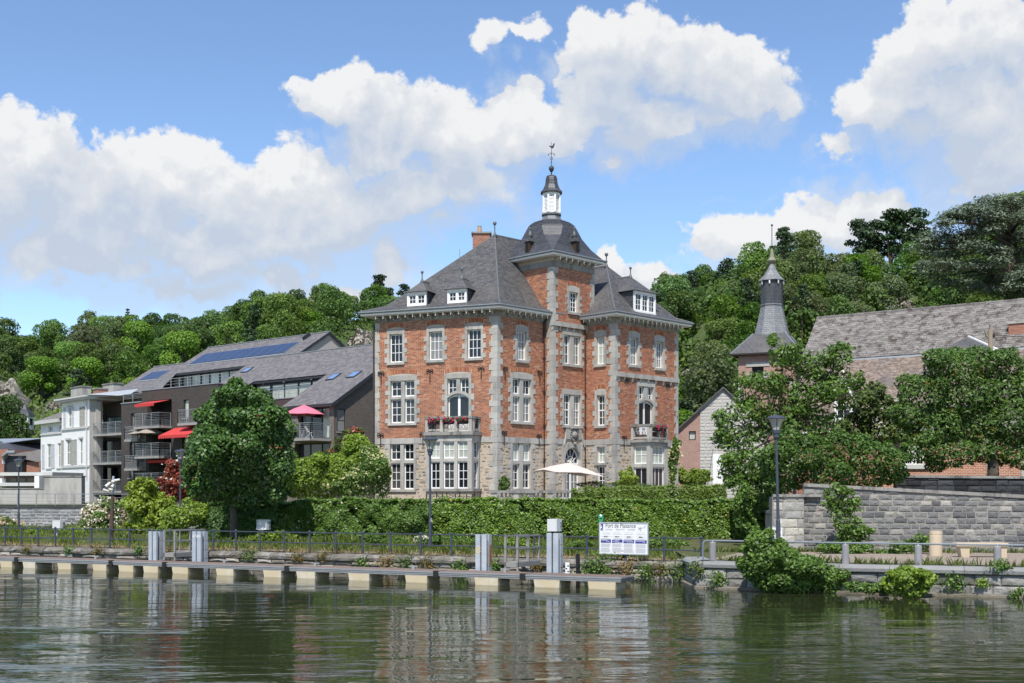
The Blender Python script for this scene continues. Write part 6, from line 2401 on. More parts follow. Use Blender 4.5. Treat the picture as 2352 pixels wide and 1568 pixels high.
MB().fbox(HQ, r[0] + .2, r[1] - .2, 2.2, zz0, -10, -.3).build('wall', M_brick_plain, hr)
m_ = MB()
A_ = [HQ.pt(r[0], zz0, 0), HQ.pt(r[1], zz0, 0), HQ.pt(r[1], zz0, -11), HQ.pt(r[0], zz0, -11)]
B_ = [HQ.pt(r[0] + 2, zz1, -1.2), HQ.pt(r[1] - 2.4, zz1, -1.2), HQ.pt(r[1] - 2.4, zz1, -9.5), HQ.pt(r[0] + 2, zz1, -9.5)]
for i in range(4):
    m_.poly(A_[i], A_[(i + 1) % 4], B_[(i + 1) % 4], B_[i])
m_.build('roof', M_slate2, hr)
m_ = MB()
t1, t2 = HQ.pt(r[0] + 6, zz2, -5), HQ.pt(r[1] - 8.2, zz2, -5)
m_.poly(B_[0], B_[1], t2, t1).poly(B_[1], B_[2], t2).poly(B_[2], B_[3], t1, t2).poly(B_[3], B_[0], t1)
m_.build('upper_roof', mk('zinc_dark', (.30, .33, .37), .1, 2, .5, .3), hr)

# small white pavilion on the rock ledge
pq = [hill_pt(57, k / 200) for k in range(200)]
Yp = next(q.y for q in pq if HV - (q.z - EH) / q.y * F < 1000)
pv_ = thing('pavilion', 'tiny white hexagonal pavilion with a slate roof on a rocky ledge', 'pavilion', P(57, 1000, Yp))
c = P(57, 985, Yp)
sc_ = Yp / F
w_ = 20 * sc_
h0, h1, h2 = zat(986, Yp), zat(956, Yp), zat(929, Yp)
MB().lathe((c.x, Yp, 0), [(w_ * 1.05, zat(1012, Yp)), (w_, h0)], 6, ph=.25).build('base', M_qbody, pv_)
MB().lathe((c.x, Yp, 0), [(w_ * .97, h0), (w_ * .97, h1)], 6, ph=.25).build('wall', M_whouse, pv_)
MB().lathe((c.x, Yp, 0), [(w_ * 1.12, h1), (w_ * .95, h1 + .25 * (h2 - h1)), (w_ * .45, h1 + .6 * (h2 - h1)), (.1, h2), (.02, h2 + .5)], 6, ph=.25).build('roof', M_slate2, pv_)
for k in range(6):
    w = .25 + (k + .5) * math.pi / 3
    nrm = Vector((math.cos(w), math.sin(w)))
    ff = Face((c.x + nrm.x * w_ * .845 - nrm.y * -.001, Yp + nrm.y * w_ * .845), (-nrm.y, nrm.x))
    MB().fbox(ff, -.27, .27, h0 + .65, h1 - .35, -.05, .06).build('window', M_glass, pv_)
# ------------------------------------------------------------------ right side: spire tower, barn roofs, gable house
zr = zc(2550, 850, 1.425)
zr2 = zc(3100, 1100, 1.845)
M_slate3 = coursed('spire_slate', (0.19, 0.195, 0.205), (0.26, 0.265, 0.275), (0.07, 0.07, 0.075), .26, .16, .5, .08, .5, .2, spec=.5)
M_pinkbrick = coursed('pink_brick', (0.30, 0.14, 0.105), (0.38, 0.20, 0.155), (0.38, 0.34, 0.31), .23, .08, .85, .15, .3)
M_wood = mk('dark_timber', (.035, .03, .028), .3, 4, .8)
Yt = 92.0
tx = P(1773, 0, Yt).x
tw = thing('spire_tower', 'square brick tower with a tall slate spire in front of the wooded hill', 'tower', (tx, Yt, 2.2))
rot = -.42
cr_, sr_ = math.cos(rot), math.sin(rot)


def tp(x, y):
    return (tx + x * cr_ - y * sr_, Yt + x * sr_ + y * cr_)


hs = 2.12
ze = zat(812, Yt - 2.5)
f_t = Face(tp(-hs, -hs), (cr_, sr_))
f_l = Face(tp(-hs, hs), (sr_, -cr_))
wr = px(f_t, zr, 535, 820, 600, 880)
f_tr = Face(tp(hs, -hs), (-sr_, cr_))
m_ = MB()
wall_grid(m_, f_t, 0, 2 * hs, 2, ze, [wr], reveal=.2)
for ff in (f_l, f_tr, Face(tp(hs, hs), (-cr_, -sr_))):
    wall_grid(m_, ff, 0, 2 * hs, 2, ze, [], reveal=0)
m_.build('wall', M_pinkbrick, tw)
window_unit(f_t, *wr, 2, 2, tw, M_glass, frame_mat=M_anthr)
for a, b, c, d in ((wr[0] - .45, wr[1] + .45, wr[3], wr[3] + .35), (wr[0] - .45, wr[0], wr[2], wr[3] - .5), (wr[0] - .25, wr[1] + .25, wr[2] - .2, wr[2]), (wr[1], wr[1] + .4, wr[2], wr[3] - .4)):
    MB().fbox(f_t, a, b, c, d, -.1, .05).build('surround_stone', M_blue, tw)
for ff, x0 in ((f_t, 0), (f_t, 2 * hs), (f_l, 2 * hs), (f_tr, 0)):
    for k in range(20):
        w_ = .5 if k % 2 else .3
        a, b = (0, w_) if x0 == 0 else (2 * hs - w_, 2 * hs)
        z = 3.2 + k * .42
        if z + .4 < ze:
            MB().fbox(ff, a, b, z, z + .4, -.1, .035).build('quoin', M_blue, tw)
eq = [tp(-hs - .5, -hs - .5), tp(hs + .5, -hs - .5), tp(hs + .5, hs + .5), tp(-hs - .5, hs + .5)]
m_ = MB()
m_.prism(eq, ze, ze + .12)
m_.build('eaves_board', M_wood, tw)
zb = zat(772, Yt)
m_ = MB()
E = [Vector((*p, ze + .13)) for p in eq]
M_ = [Vector((*tp(x * 1.2, y * 1.2), zb + .1)) for x, y in ((-1, -1), (1, -1), (1, 1), (-1, 1))]
for i in range(4):
    m_.poly(E[i], E[(i + 1) % 4], M_[(i + 1) % 4], M_[i])
m_.build('skirt_roof', M_slate, tw)
m_ = MB()
for i in range(4):
    m_.bar(E[i], M_[i], .10)
m_.build('hip_capping', M_zinc, tw)
pr_ = [(1.75, zat(812, Yt)), (1.43, zat(777, Yt)), (1.10, zat(738, Yt)), (.84, zat(703, Yt))]
ph_ = rot + math.pi / 8
MB().lathe((tx, Yt, 0), pr_, 8, ph=ph_).build('broach_spire', M_slate3, tw)
z1, z2 = zat(703, Yt), zat(645, Yt)
MB().lathe((tx, Yt, 0), [(.9, z1), (.92, z1 + .08), (.84, z1 + .12)], 8, ph=ph_).build('lead_band', M_zinc, tw)
MB().lathe((tx, Yt, 0), [(.86, z1 + .1), (.86, z2)], 8, ph=ph_).build('lantern', M_slate2, tw)
for k in range(8):
    w = ph_ + k * math.pi / 4 + math.pi / 8
    MB().lathe((tx + .88 * math.cos(w), Yt + .88 * math.sin(w), z2 - .34), [(.05, 0), (.07, .1), (.06, .3)], 5).build('bracket', M_white if k % 2 else M_cornw, tw)
zn = zat(606, Yt)
MB().lathe((tx, Yt, 0), [(1.04, z2 - .02), (1.0, z2 + .06), (.62, z2 + .42), (.36, z2 + .85), (.16, zn)], 8, ph=ph_).build('lantern_roof', M_slate3, tw)
zq = zat(600, Yt)
MB().lathe((tx, Yt, 0), [(.14, zn - .05), (.34, zq), (.36, zq + .06), (.2, zq + .3), (.1, zat(575, Yt)), (.03, zat(570, Yt))], 8, ph=ph_).build('spirelet', mk('lichen_lead', (.22, .22, .16), .3, 4, .7), tw)
MB().tube([(tx, Yt, zat(571, Yt)), (tx, Yt, zat(518, Yt))], .03, 5).lathe((tx, Yt, zat(520, Yt)), [(.02, 0), (.1, .1), (.02, .2)], 6).build('rod', M_iron, tw)

# long barn roof in mossy slates and the lower roof in front of it
M_slt_s = mk('barn_slate_stuff', (.25, .24, .23), .3, 4, .9, piece='attr', ramp=SLATE_RAMP, stain=((.045, .03, .022), .85), stain_s=2.0, spec=.2)
M_slt_o = mk('barn_slate_single', (.25, .24, .23), .3, 4, .9, piece='obj', ramp=SLATE_RAMP, stain=((.045, .03, .022), .85), stain_s=2.0, spec=.2)
PLAIN = [(0, (.13, .10, .085)), (.5, (.20, .155, .125)), (1, (.27, .22, .185))]
M_til_s = mk('plain_tile_stuff', (.2, .15, .12), .25, 4, .9, piece='attr', ramp=PLAIN, stain=((.10, .10, .11), .5), stain_s=.7, spec=.15)
M_til_o = mk('plain_tile_single', (.2, .15, .12), .25, 4, .9, piece='obj', ramp=PLAIN, stain=((.10, .10, .11), .5), stain_s=.7, spec=.15)
bd = Vector((.82, -.574)).normalized()
RF = Face((P(2352, 0, 80).x - bd.x * 20, 80 - bd.y * 20), bd)
sR = RF.sz(2352, 700)[0]
zR = RF.sz(2352, 689.4)[1]
sL = RF.sz(1876.5, 720)[0]


def find_off(base, zbase, u, v, slope):
    best = None
    for k in range(5, 240):
        w = k * .05
        z = base.off(w).sz(u, v)[1]
        e = abs((zbase - z) - slope * w)
        if best is None or e < best[0]:
            best = (e, w, z)
    return best[1], best[2]


w1, zl = find_off(RF, zR, 2352, 797, 1.15)
barn = thing('barn', 'long building with a steep mossy grey slate roof behind the right trees', 'barn', RF.pt((sL + sR) / 2, 2.2))
s_end = sR + 9
lowL = RF.off(w1).sz(1838, 846)[0]
LF = RF.off(w1)
m_ = MB()
m_.poly(LF.pt(lowL, zl), LF.pt(s_end, zl), RF.pt(s_end, zR), RF.pt(sL, zR))
m_.poly(RF.pt(sL, zR), RF.off(-w1).pt(lowL, zl), LF.pt(lowL, zl))
m_.poly(RF.pt(sL, zR), RF.pt(s_end, zR), RF.off(-w1).pt(s_end, zl), RF.off(-w1).pt(lowL, zl))
m_.build('roof', M_wood, barn)
S1 = Slope(LF.pt(0, zl), bd, (zR - zl) / w1)
Ls = math.hypot(w1, zR - zl)
pcs = Pieces(barn, 'slate', 'slates', M_slt_o, M_slt_s, 'brick', 300)
nrow = int(Ls / .20)
for r_ in range(nrow):
    za, zb_ = Ls * r_ / nrow, Ls * (r_ + 1) / nrow
    left = lowL + (sL - lowL) * (r_ + .5) / nrow
    t = left - (.17 if r_ % 2 else 0)
    while t < s_end - .3:
        if t + .34 > left:
            pcs.add(S1, max(t, left), t + .325, za + .016, zb_ + random.uniform(-.012, .006), .045 + random.uniform(-.012, .016), .05)
        t += .34
pcs.finish()
m_ = MB()
wall_grid(m_, LF.off(-.4), lowL + .3, s_end, 2, zl, [], reveal=0)
m_.build('wall', M_brick_plain, barn)
for k in range(int((s_end - sL) / .4)):
    if sL + k * .4 < sR + .5:
        p = RF.pt(sL + k * .4, zR + .02)
        q = RF.pt(sL + k * .4 + .38, zR + .02 + random.uniform(0, .03))
        MB().tube([p, q], .12, 6).build('ridge_tile', M_slt_o, barn)
# lower roof
w2, zl2 = find_off(LF, zl - .1, 2060, 985, .85)
low_ = thing('lean_to', 'lower brown tiled roof with a white dormer below the mossy barn roof', 'lean-to', LF.off(w2).pt(sR, 2.2))
L2 = LF.off(w2)
le = L2.sz(1825, 975)[0]
m_ = MB()
m_.poly(L2.pt(le, zl2), L2.pt(s_end, zl2), LF.pt(s_end, zl - .1, .02), LF.pt(lowL + .1, zl - .1, .02))
m_.build('roof', M_oldslate, low_)
m_ = MB()
wall_grid(m_, L2.off(-.3), le, s_end, 2, zl2, [], reveal=0)
m_.build('wall', M_brick_plain, low_)
MB().fbox(LF, lowL + .1, s_end, zl - .16, zl - .02, .02, .10).build('flashing', M_zroof, low_)
MB().fbox(L2, le, s_end, zl2 - .12, zl2 + .0, -.05, .14).build('gutter', M_white, low_)
S2 = Slope(L2.pt(0, zl2), bd, (zl - .1 - zl2) / w2)
Ls = math.hypot(w2, zl - .1 - zl2)
pcs = Pieces(low_, 'tile', 'tiles', M_til_o, M_til_s, 'brick', 300)
nrow = int(Ls / .15)
for r_ in range(nrow):
    za, zb_ = Ls * r_ / nrow, Ls * (r_ + 1) / nrow
    left = le + (lowL - le) * (r_ + .5) / nrow + .1
    t = left - (.1 if r_ % 2 else 0)
    while t < s_end - .3:
        pcs.add(S2, max(t, left), t + .192, za - .02, zb_, .04 + random.uniform(-.008, .008), .04)
        t += .2
pcs.finish()
# white-trimmed dormer on the lower roof
DD = L2.off(-.6)
r = px(DD, zr2, 272, 835, 400, 965)
m_ = MB()
m_.fbox(DD, r[0], r[1], r[2] - .3, r[3], -2.5, -.06)
xm_ = (r[0] + r[1]) / 2
zt_ = DD.sz(*zr2(385, 690))[1]
m_.build('dormer', M_slate2, low_)
d_ = MB().fbox(DD, r[0], r[0] + .12, r[2] - .2, r[3], -.1, .05).fbox(DD, r[1] - .12, r[1], r[2] - .2, r[3], -.1, .05).fbox(DD, r[0] - .1, r[1] + .1, r[2] - .3, r[2] - .1, -.1, .1)
d_.bar(DD.pt(r[0] - .2, r[3] - .1, .1), DD.pt(xm_, zt_, .1), .12).bar(DD.pt(r[1] + .2, r[3] - .1, .1), DD.pt(xm_, zt_, .1), .12).bar(DD.pt(xm_, zt_, .1), DD.pt(xm_, zt_, -2.6), .12).bar(DD.pt(r[1] + .2, r[3] - .1, .1), DD.pt(r[1] + .2, r[3] - .1, -2.2), .12)
d_.build('dormer_trim', M_white, low_)
window_unit(DD, r[0] + .14, r[1] - .14, r[2] - .1, r[3] - .1, 2, 2, low_, M_glass, d=.0)
MB().poly(DD.pt(r[0] - .2, r[3] - .1, .08), DD.pt(xm_, zt_, .08), DD.pt(xm_, zt_, -3), DD.pt(r[0] - .2, r[3] - .1, -3)).poly(DD.pt(r[1] + .2, r[3] - .1, .08), DD.pt(r[1] + .2, r[3] - .1, -3), DD.pt(xm_, zt_, -3), DD.pt(xm_, zt_, .08)).poly(DD.pt(r[0], r[3] - .1, .0), DD.pt(r[1], r[3] - .1, .0), DD.pt(xm_, zt_ - .1, .0)).build('dormer_roof', M_oldslate, low_)
MB().lathe(tuple(DD.pt(xm_, zt_, .1)), [(.08, 0), (.04, .3), (.12, .45), (.03, .6)], 8).build('finial', M_white, low_)
# small hipped roof rising from the eaves of the barn
HR = LF.off(.3)
r = px(HR, zr2, 1010, 368, 1430, 505)
m_ = MB()
a, b, c, d = HR.pt(r[0], r[2], .8), HR.pt(r[1] + .3, r[2], .8), HR.pt(r[1] + .3, r[2], -3), HR.pt(r[0], r[2], -3)
t1 = HR.pt(r[0] * .55 + r[1] * .45, r[3], -1.2)
t2 = HR.pt(r[0] * .55 + r[1] * .45, r[3], -2.5)
m_.poly(a, b, t1).poly(b, c, t2, t1).poly(d, a, t1, t2)
m_.build('hipped_roof', M_slate, low_)
MB().bar(a, b, .14).bar(b, t1, .12).bar(b, c, .14).build('hip_trim', M_white, low_)
CH = LF.off(-.8)
r = px(CH, zr2, 1520, 290, 1660, 470)
MB().fbox(CH, r[0], r[1], r[2] - 1, r[3], -1.2, 0).build('chimney', M_brick_plain, barn)
MB().fbox(CH, r[0] - .07, r[1] + .07, r[3], r[3] + .1, -1.27, .07).build('chimney_cap', M_blue, barn)

# gable house between manor and tower
M_wstone = mk('white_washed_stone', (0.45, 0.435, 0.41), .12, 3, .9, bump=.6, bscale=8, stain=((.40, .38, .34), .5), stain_s=1.2)
gh = thing('gable_house', 'small house with a whitewashed stone gable joined to pink brick, beside the manor', 'house', P(1625, 0, 84))
gh.location.z = 2.2
GF = Face((P(1500, 0, 84.6).x, 84.6), (1, -.12))
a0 = GF.sz(1660.7, 900)[0]
zt = GF.sz(1660.7, 893)[1]
aL, zLf = GF.sz(1556, 988)
sl_ = (zt - zLf) / (a0 - aL)
ab = GF.sz(1608, 1000)[0]
aR = a0 + (a0 - aL)
gl = lambda x: zt - abs(x - a0) * sl_
gw_ = px(GF, zr, 186, 1178, 224, 1228)
m_ = MB()
wall_grid(m_, GF, aL, ab, 2, zLf, [gw_], reveal=.2)
m_.poly(GF.pt(aL, zLf), GF.pt(ab, zLf), GF.pt(ab, gl(ab)))
m_.build('brick_wall', M_pinkbrick, gh)
window_unit(GF, *gw_, 1, 1, gh, M_glass_curt, frame_mat=M_wood)
MB().poly(GF.pt(ab, 2, .04), GF.pt(aR, 2, .04), GF.pt(aR, gl(aR), .04), GF.pt(a0, zt, .04), GF.pt(ab, gl(ab), .04)).build('white_gable', M_wstone, gh)
pcs = Pieces(gh, 'stone', 'stonework', M_wstone, M_wstone, 'stone', 260)
z = 2.2
while z < zt - .2:
    t = ab + (.2 if random.random() > .5 else 0)
    x1 = min(aR, a0 + (zt - z - .24) / sl_)
    x0 = max(ab, a0 - (zt - z - .24) / sl_)
    t = x0
    while t < x1 - .1:
        l = random.uniform(.25, .5)
        pcs.add(GF, t, min(t + l, x1) - .02, z, z + .22, .065, .06)
        t += l
    z += .24
pcs.finish()
m_ = MB()
for d_, e in ((-1, aL - .35), (1, aR + .35)):
    p0, p1 = GF.pt(e, gl(e), .25), GF.pt(a0, zt + .02, .25)
    q0, q1 = GF.pt(e, gl(e), -9), GF.pt(a0, zt + .02, -9)
    up = Vector((0, 0, .14))
    m_.hexa([p0, p1, q1, q0, p0 + up, p1 + up, q1 + up, q0 + up] if d_ < 0 else [p1, p0, q0, q1, p1 + up, p0 + up, q0 + up, q1 + up])
m_.build('roof', M_slate, gh)
r = px(GF, zr, 318, 1305, 372, 1420)
MB().fbox(GF, r[0], r[1], r[2] - 1, r[3], .03, .09).build('door', M_white, gh)
cb = MB().tube([WR.pt(LWR - .2, 7.6, .1), P(1590, 955, 76) , P(1640, 925, 82)], .02, 4)
cb.build('wire', M_iron, gh)

# low brick house behind the right tree
rh = thing('brick_cottage', 'low orange brick building half hidden by the big spreading right tree', 'house', P(2200, 0, 56))
rh.location.z = 2.6
CF = Face((P(2012, 0, 56.5).x, 56.5), (1, -.09))
w0 = px(CF, zr2, 775, 1165, 912, 1305)
e1 = CF.sz(2560, 1000)[0]
zg = CF.sz(2040, 1000)[1]
m_ = MB()
wall_grid(m_, CF, 0, e1, 2.2, zg, [w0], reveal=.15)
m_.build('wall', coursed('orange_brick', (0.36, 0.115, 0.06), (0.46, 0.18, 0.10), (0.50, 0.45, 0.38), .23, .085, .85, .15, .3), rh)
xm_ = (w0[0] + w0[1]) / 2
window_unit(CF, w0[0], xm_ - .06, w0[2], w0[3], 3, 4, rh, M_glass, d=-.06, fr=.05, mu=.02)
window_unit(CF, xm_ + .06, w0[1], w0[2], w0[3], 3, 4, rh, M_glass, d=-.06, fr=.05, mu=.02)
MB().fbox(CF, xm_ - .06, xm_ + .06, w0[2], w0[3], -.1, .03).build('mullion', M_white, rh)
MB().fbox(CF, w0[0] - .15, w0[1] + .2, w0[2] - .2, w0[2], -.1, .1).build('sill', M_cornw, rh)
MB().fbox(CF, -.2, CF.sz(2075, 990)[0], zg - .02, zg + .22, -.5, .45).build('gutter_board', M_white, rh)
MB().poly(CF.pt(-.2, zg + .2, .3), CF.pt(e1, zg + .2, .3), CF.pt(e1, zg + 1.2, -5), CF.pt(-.2, zg + 1.2, -5)).build('roof', M_oldslate, rh)
for x in (2265, 2345):
    a = CF.sz(x, 1050)[0]
    MB().fbox(CF, a, a + .3, 2.2, zg, 0, .06).build('pilaster', M_blue, rh)

# ------------------------------------------------------------------ stone garden walls
def stone_wall(th, f, L, zb, zt0, zt1, l, h, nmax=290, mo=None, thick=.4, core=None):
    mb = MB()
    mb.hexa([f.pt(0, zb - .3, 0), f.pt(L, zb - .3, 0), f.pt(L, zb - .3, -thick), f.pt(0, zb - .3, -thick), f.pt(0, zt0, 0), f.pt(L, zt1, 0), f.pt(L, zt1, -thick), f.pt(0, zt0, -thick)])
    mb.build('wall_core', core or M_joint, th)
    pc = Pieces(th, 'stone', 'stonework', mo or M_gst_o, M_gst_s, 'stone', nmax)
    top = lambda x: zt0 + (zt1 - zt0) * x / L
    z, row = zb, 0
    while z < max(zt0, zt1) - .06:
        t = -l * (.5 if row % 2 else 0)
        hh_ = h * random.uniform(.92, 1.08)
        while t < L - .03:
            ll = l * random.uniform(.72, 1.25)
            a, b = max(0, t), min(L, t + ll)
            t += ll
            tz = min(z + hh_ - .018, top((a + b) / 2))
            if b - a > .06 and tz - z > .06:
                pc.add(f, a + .008, b - .010, z, tz, .028 + random.uniform(-.008, .012), .08)
        z += hh_
        row += 1
    pc.finish()


def coping(th, f, L, zt0, zt1, h, out, thick, l, mt):
    n = max(1, int(L / l))
    for i in range(n):
        a, b = L * i / n, L * (i + 1) / n - .008
        za, zb_ = zt0 + (zt1 - zt0) * a / L, zt0 + (zt1 - zt0) * b / L
        MB().hexa([f.pt(a, za, out), f.pt(b, zb_, out), f.pt(b, zb_, -thick), f.pt(a, za, -thick), f.pt(a, za + h, out), f.pt(b, zb_ + h, out), f.pt(b, zb_ + h, -thick), f.pt(a, za + h, -thick)]).build('coping_stone', mt, th)


zg_ = ZR + .06
pA, pB = P(1846, 0, 43.0), P(2352, 0, 41.8)
f = Face(pA.xy, pB.xy - pA.xy)
L = (pB.xy - pA.xy).length
rw = thing('garden_wall', 'tall grey rock-faced stone wall with a sloping coping along the gravel promenade', 'garden wall', f.pt(L / 2, zg_))
zt0, zt1 = zat(1117, 43.0), zat(1144, 41.8)
Lx = L + 5
stone_wall(rw, f, Lx, zg_, zt0, zt0 + (zt1 - zt0) * Lx / L, .40, .205, 300)
coping(rw, f, Lx, zt0, zt0 + (zt1 - zt0) * Lx / L, .12, .07, .5, 1.3, M_bluew)
p0 = P(1775, 0, 43.15)
f = Face(p0.xy, pA.xy - p0.xy)
Lp = (pA.xy - p0.xy).length
pl = thing('wall_pier', 'pale dressed stone pier ending the grey garden wall behind the nearest lamp post', 'wall pier', f.pt(Lp / 2, zg_))
zt = zat(1141, 43)
f2 = f.off(.12)
stone_wall(pl, f2, Lp, zg_, zt, zt, .52, .30, 100, mk('pale_pier_stone', (.3, .3, .28), .25, 4, .9, piece='obj', ramp=[(0, (.22, .22, .21)), (.5, (.31, .305, .29)), (1, (.44, .42, .36))], bump=.7, bscale=12), .6)
coping(pl, f2, Lp + .6, zt, zt, .10, .08, .7, 1.2, M_bluew)
f3_ = Face(f.pt(0, 0, -1.4).xy, -Vector((-f.n.x, -f.n.y)))
MB().fbox(f, -.02, .3, zg_ - .3, zt, -1.5, .0).build('return', M_joint, pl)
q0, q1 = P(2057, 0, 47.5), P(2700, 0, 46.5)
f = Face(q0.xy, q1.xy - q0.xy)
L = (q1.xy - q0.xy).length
uw = thing('upper_wall', 'upper dark stone wall above the sloping coping under the big tree', 'garden wall', f.pt(L / 2, 2.6))
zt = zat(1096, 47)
stone_wall(uw, f, L, 2.4, zt, zt - .12, .55, .22, 120, mk('dark_stone', (.05, .05, .055), .3, 4, .9, piece='obj', ramp=[(0, (.02, .021, .024)), (1, (.06, .062, .068))], bump=.8, bscale=10), core=M_dark)  # near-black colour on the single stones and in the joints
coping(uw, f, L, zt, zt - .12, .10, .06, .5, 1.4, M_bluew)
# left retaining wall with steel railing
a, b = Vector(RW[0]), Vector(RW[1])
f = Face(a, b - a)
L = (b - a).length
lw_ = thing('retaining_wall', 'grey coursed stone retaining wall with dark coping and a steel railing at the left', 'retaining wall', f.pt(L * .7, .7))
stone_wall(lw_, f, L, .66, 2.02, 2.04, .55, .2, 280, mk('blue_grey_stone', (.2, .2, .2), .3, 4, .9, piece='obj', ramp=[(0, (.15, .155, .165)), (.5, (.23, .235, .245)), (1, (.30, .30, .30))], bump=.8, bscale=10), core=mk('pale_joint', (.46, .44, .41), .15, 3, .95))
coping(lw_, f, L, 2.03, 2.05, .12, .08, .5, 1.5, mk('dark_coping', (.07, .07, .072), .3, 3, .9, piece='obj'))
railing([f.pt(.2, 2.2, -.1), f.pt(L, 2.2, -.1)], .78, lw_, nrail=2, bal=0, post=1.35, balfrac=.34)
# plain retaining walls that carry the ivy
iv = []
for i in range(1, 7):
    a, b = Vector(RW[i]), Vector(RW[i + 1])
    iv.append((Face(a, b - a), (b - a).length))
rt = thing('retaining_wall', 'whitewashed retaining wall of the manor terrace mostly hidden under ivy', 'retaining wall', iv[3][0].pt(5, .7))
M_oldwash = mk('old_whitewash', (.36, .34, .30), .3, 1.5, .95, bump=.7, bscale=8, stain=((.14, .13, .11), .8), stain_s=.8)
for f, L in iv:
    MB().hexa([f.pt(0, .4, 0), f.pt(L, .4, 0), f.pt(L, .4, -.35), f.pt(0, .4, -.35), f.pt(0, 2.3, 0), f.pt(L, 2.3, 0), f.pt(L, 2.3, -.35), f.pt(0, 2.3, -.35)]).build('wall', M_oldwash, rt)
# ------------------------------------------------------------------ quay furniture
M_blugr = mk('blue_grey_paint', (0.045, 0.055, 0.078), .15, 4, .45, spec=.5)
M_lampgl = mk('lamp_bowl', (0.42, 0.42, 0.38), .08, 2, .25, spec=.5)
M_greyp = mk('weathered_grey_paint', (.25, .245, .23), .25, 4, .8)


def gz(Y):
    return ZL + .07


def street_lamp(u, vfoot, vhead, z, label, lean=0.0, tagline=None):
    Y = (EH - z) * F / (vfoot - HV)
    b = P(u, vfoot, Y)
    H = zat(vhead, Y) - z
    th = thing('street_lamp', label, 'street lamp', b, 'tulip headed lamp posts along the quay')
    x, y = b.x, b.y
    t = Vector((x - lean, y, z + H - .78))
    MB().tube([b, b.lerp(t, .3), b.lerp(t, .31), t], [.075, .07, .055, .042], 10).build('post', M_blugr, th)
    MB().lathe((t.x, y, t.z), [(.05, 0), (.10, .03), (.10, .16), (.13, .17), (.135, .27), (.12, .28)], 12).build('collar', M_blugr, th)
    MB().lathe((t.x, y, t.z), [(.125, .28), (.14, .36), (.17, .48), (.22, .58), (.285, .655)], 14, caps=False).build('lamp_bowl', M_lampgl, th, smooth=True)
    MB().lathe((t.x, y, t.z), [(.33, .645), (.335, .665), (.27, .72), (.15, .76), (.02, .78)], 14).build('lamp_hood', M_blugr, th)
    rb = MB()
    for k in range(3):
        w = k * 2.1 + .4
        rb.tube([(t.x + r * math.cos(w), y + r * math.sin(w), t.z + zz) for r, zz in ((.13, .28), (.15, .36), (.18, .48), (.23, .58), (.30, .655))], .014, 4)
    rb.build('lamp_rib', M_blugr, th)
    if tagline:
        f = Face((x - .04, y - .078), (1, 0))
        mtx = Matrix.Translation(Vector((x + .028, y - .079, z + 1.25))) @ Matrix(((0, 1, 0, 0), (0, 0, -1, 0), (-1, 0, 0, 0), (0, 0, 0, 1)))
        text(tagline, .075, mtx, M_wpaint, th)
    return b


l1 = street_lamp(43, 1216, 1053, .66, 'farthest blue grey lamp post by the stone retaining wall at the left')
street_lamp(414, 1230, 1032, .68, 'blue grey lamp post between the red shrub and the big round tree')
street_lamp(988, 1259, 1003, .70, 'blue grey lamp post in front of the bay window of the manor', tagline='5202')
street_lamp(1789, 1276, 953, ZR + .06, 'nearest blue grey lamp post carrying a small white sign by the river bush', lean=.09, tagline='5203')
# sign on the nearest lamp
lp = P(1787, 1222, 40.2)
SF_ = Face((P(1774, 0, 40.1).x, 40.1), (1, 0))
r = SF_.rect(1774, 1210, 1797, 1236)
sg = thing('dog_sign', 'small white notice with a black dog fixed to the nearest lamp post', 'sign', SF_.pt((r[0] + r[1]) / 2, r[2]))
M_signw = mk('sign_white', (.74, .74, .74), .03, 2, .5)
MB().fbox(SF_, *r, -.02, 0).build('panel', M_signw, sg)
MB().fbox(SF_, r[0] - .01, r[1] + .01, r[3], r[3] + .02, -.03, .01).build('edge', M_galv, sg)
dg = MB()
cx_, cz_ = (r[0] + r[1]) / 2, r[3] - .13
for x, z, w, h, a in ((0, 0, .16, .06, .35), (.07, .055, .06, .05, .3), (-.06, -.05, .03, .07, 0), (.04, -.03, .03, .07, 0), (-.09, .02, .06, .02, -.7)):
    ca, sa = math.cos(a), math.sin(a)
    dg.poly(*[SF_.pt(cx_ + x + i * w / 2 * ca - j * h / 2 * sa, cz_ + z + i * w / 2 * sa + j * h / 2 * ca, .004) for i, j in ((-1, -1), (1, -1), (1, 1), (-1, 1))])
dg.build('dog_emblem', M_iron, sg)
text('Toutous', .082, face_text(SF_, r[0] + .02, r[2] + .10, .003), M_iron, sg)
text('svp', .07, face_text(SF_, r[0] + .10, r[2] + .03, .003), M_iron, sg)

# cluster of floodlights and cameras on a thin rusty mast
fp = G(256, 1240, .68)
th = thing('camera_mast', 'thin rusty mast carrying a cluster of white cameras above the white flowering bush', 'mast', fp)
zt = zat(1135, fp.y)
MB().tube([fp, fp + Vector((0, 0, .55)), Vector((fp.x + .06, fp.y, zt))], [.13, .12, .07], 10).build('mast', mk('rust_brown_paint', (.075, .05, .045), .3, 4, .7), th)
for dx, dz, rx, l in ((-.75, .45, -.4, .8), (-.45, 1.15, .9, .9), (.2, 1.0, 1.3, .5), (.35, 1.5, .2, .7), (.75, 1.65, .3, .8), (-.1, .55, -.2, .5)):
    c = Vector((fp.x + .06 + dx * .36, fp.y - .2, zt + dz * .42))
    d = Vector((-math.cos(rx), -.45, -math.sin(rx) * .8)).normalized() * l * .17
    MB().tube([c - d, c + d], [.06, .075], 8).bar((fp.x + .06, fp.y, zt + dz * .3), c, .04).build('camera', mk('camera_white_%d' % len(MATS), (.62, .60, .55), .1, 3, .5), th)
MB().tube([(fp.x + .06, fp.y, zt - .05), (fp.x + .1, fp.y, zt + .9)], .06, 8).build('bracket', M_galv, th)

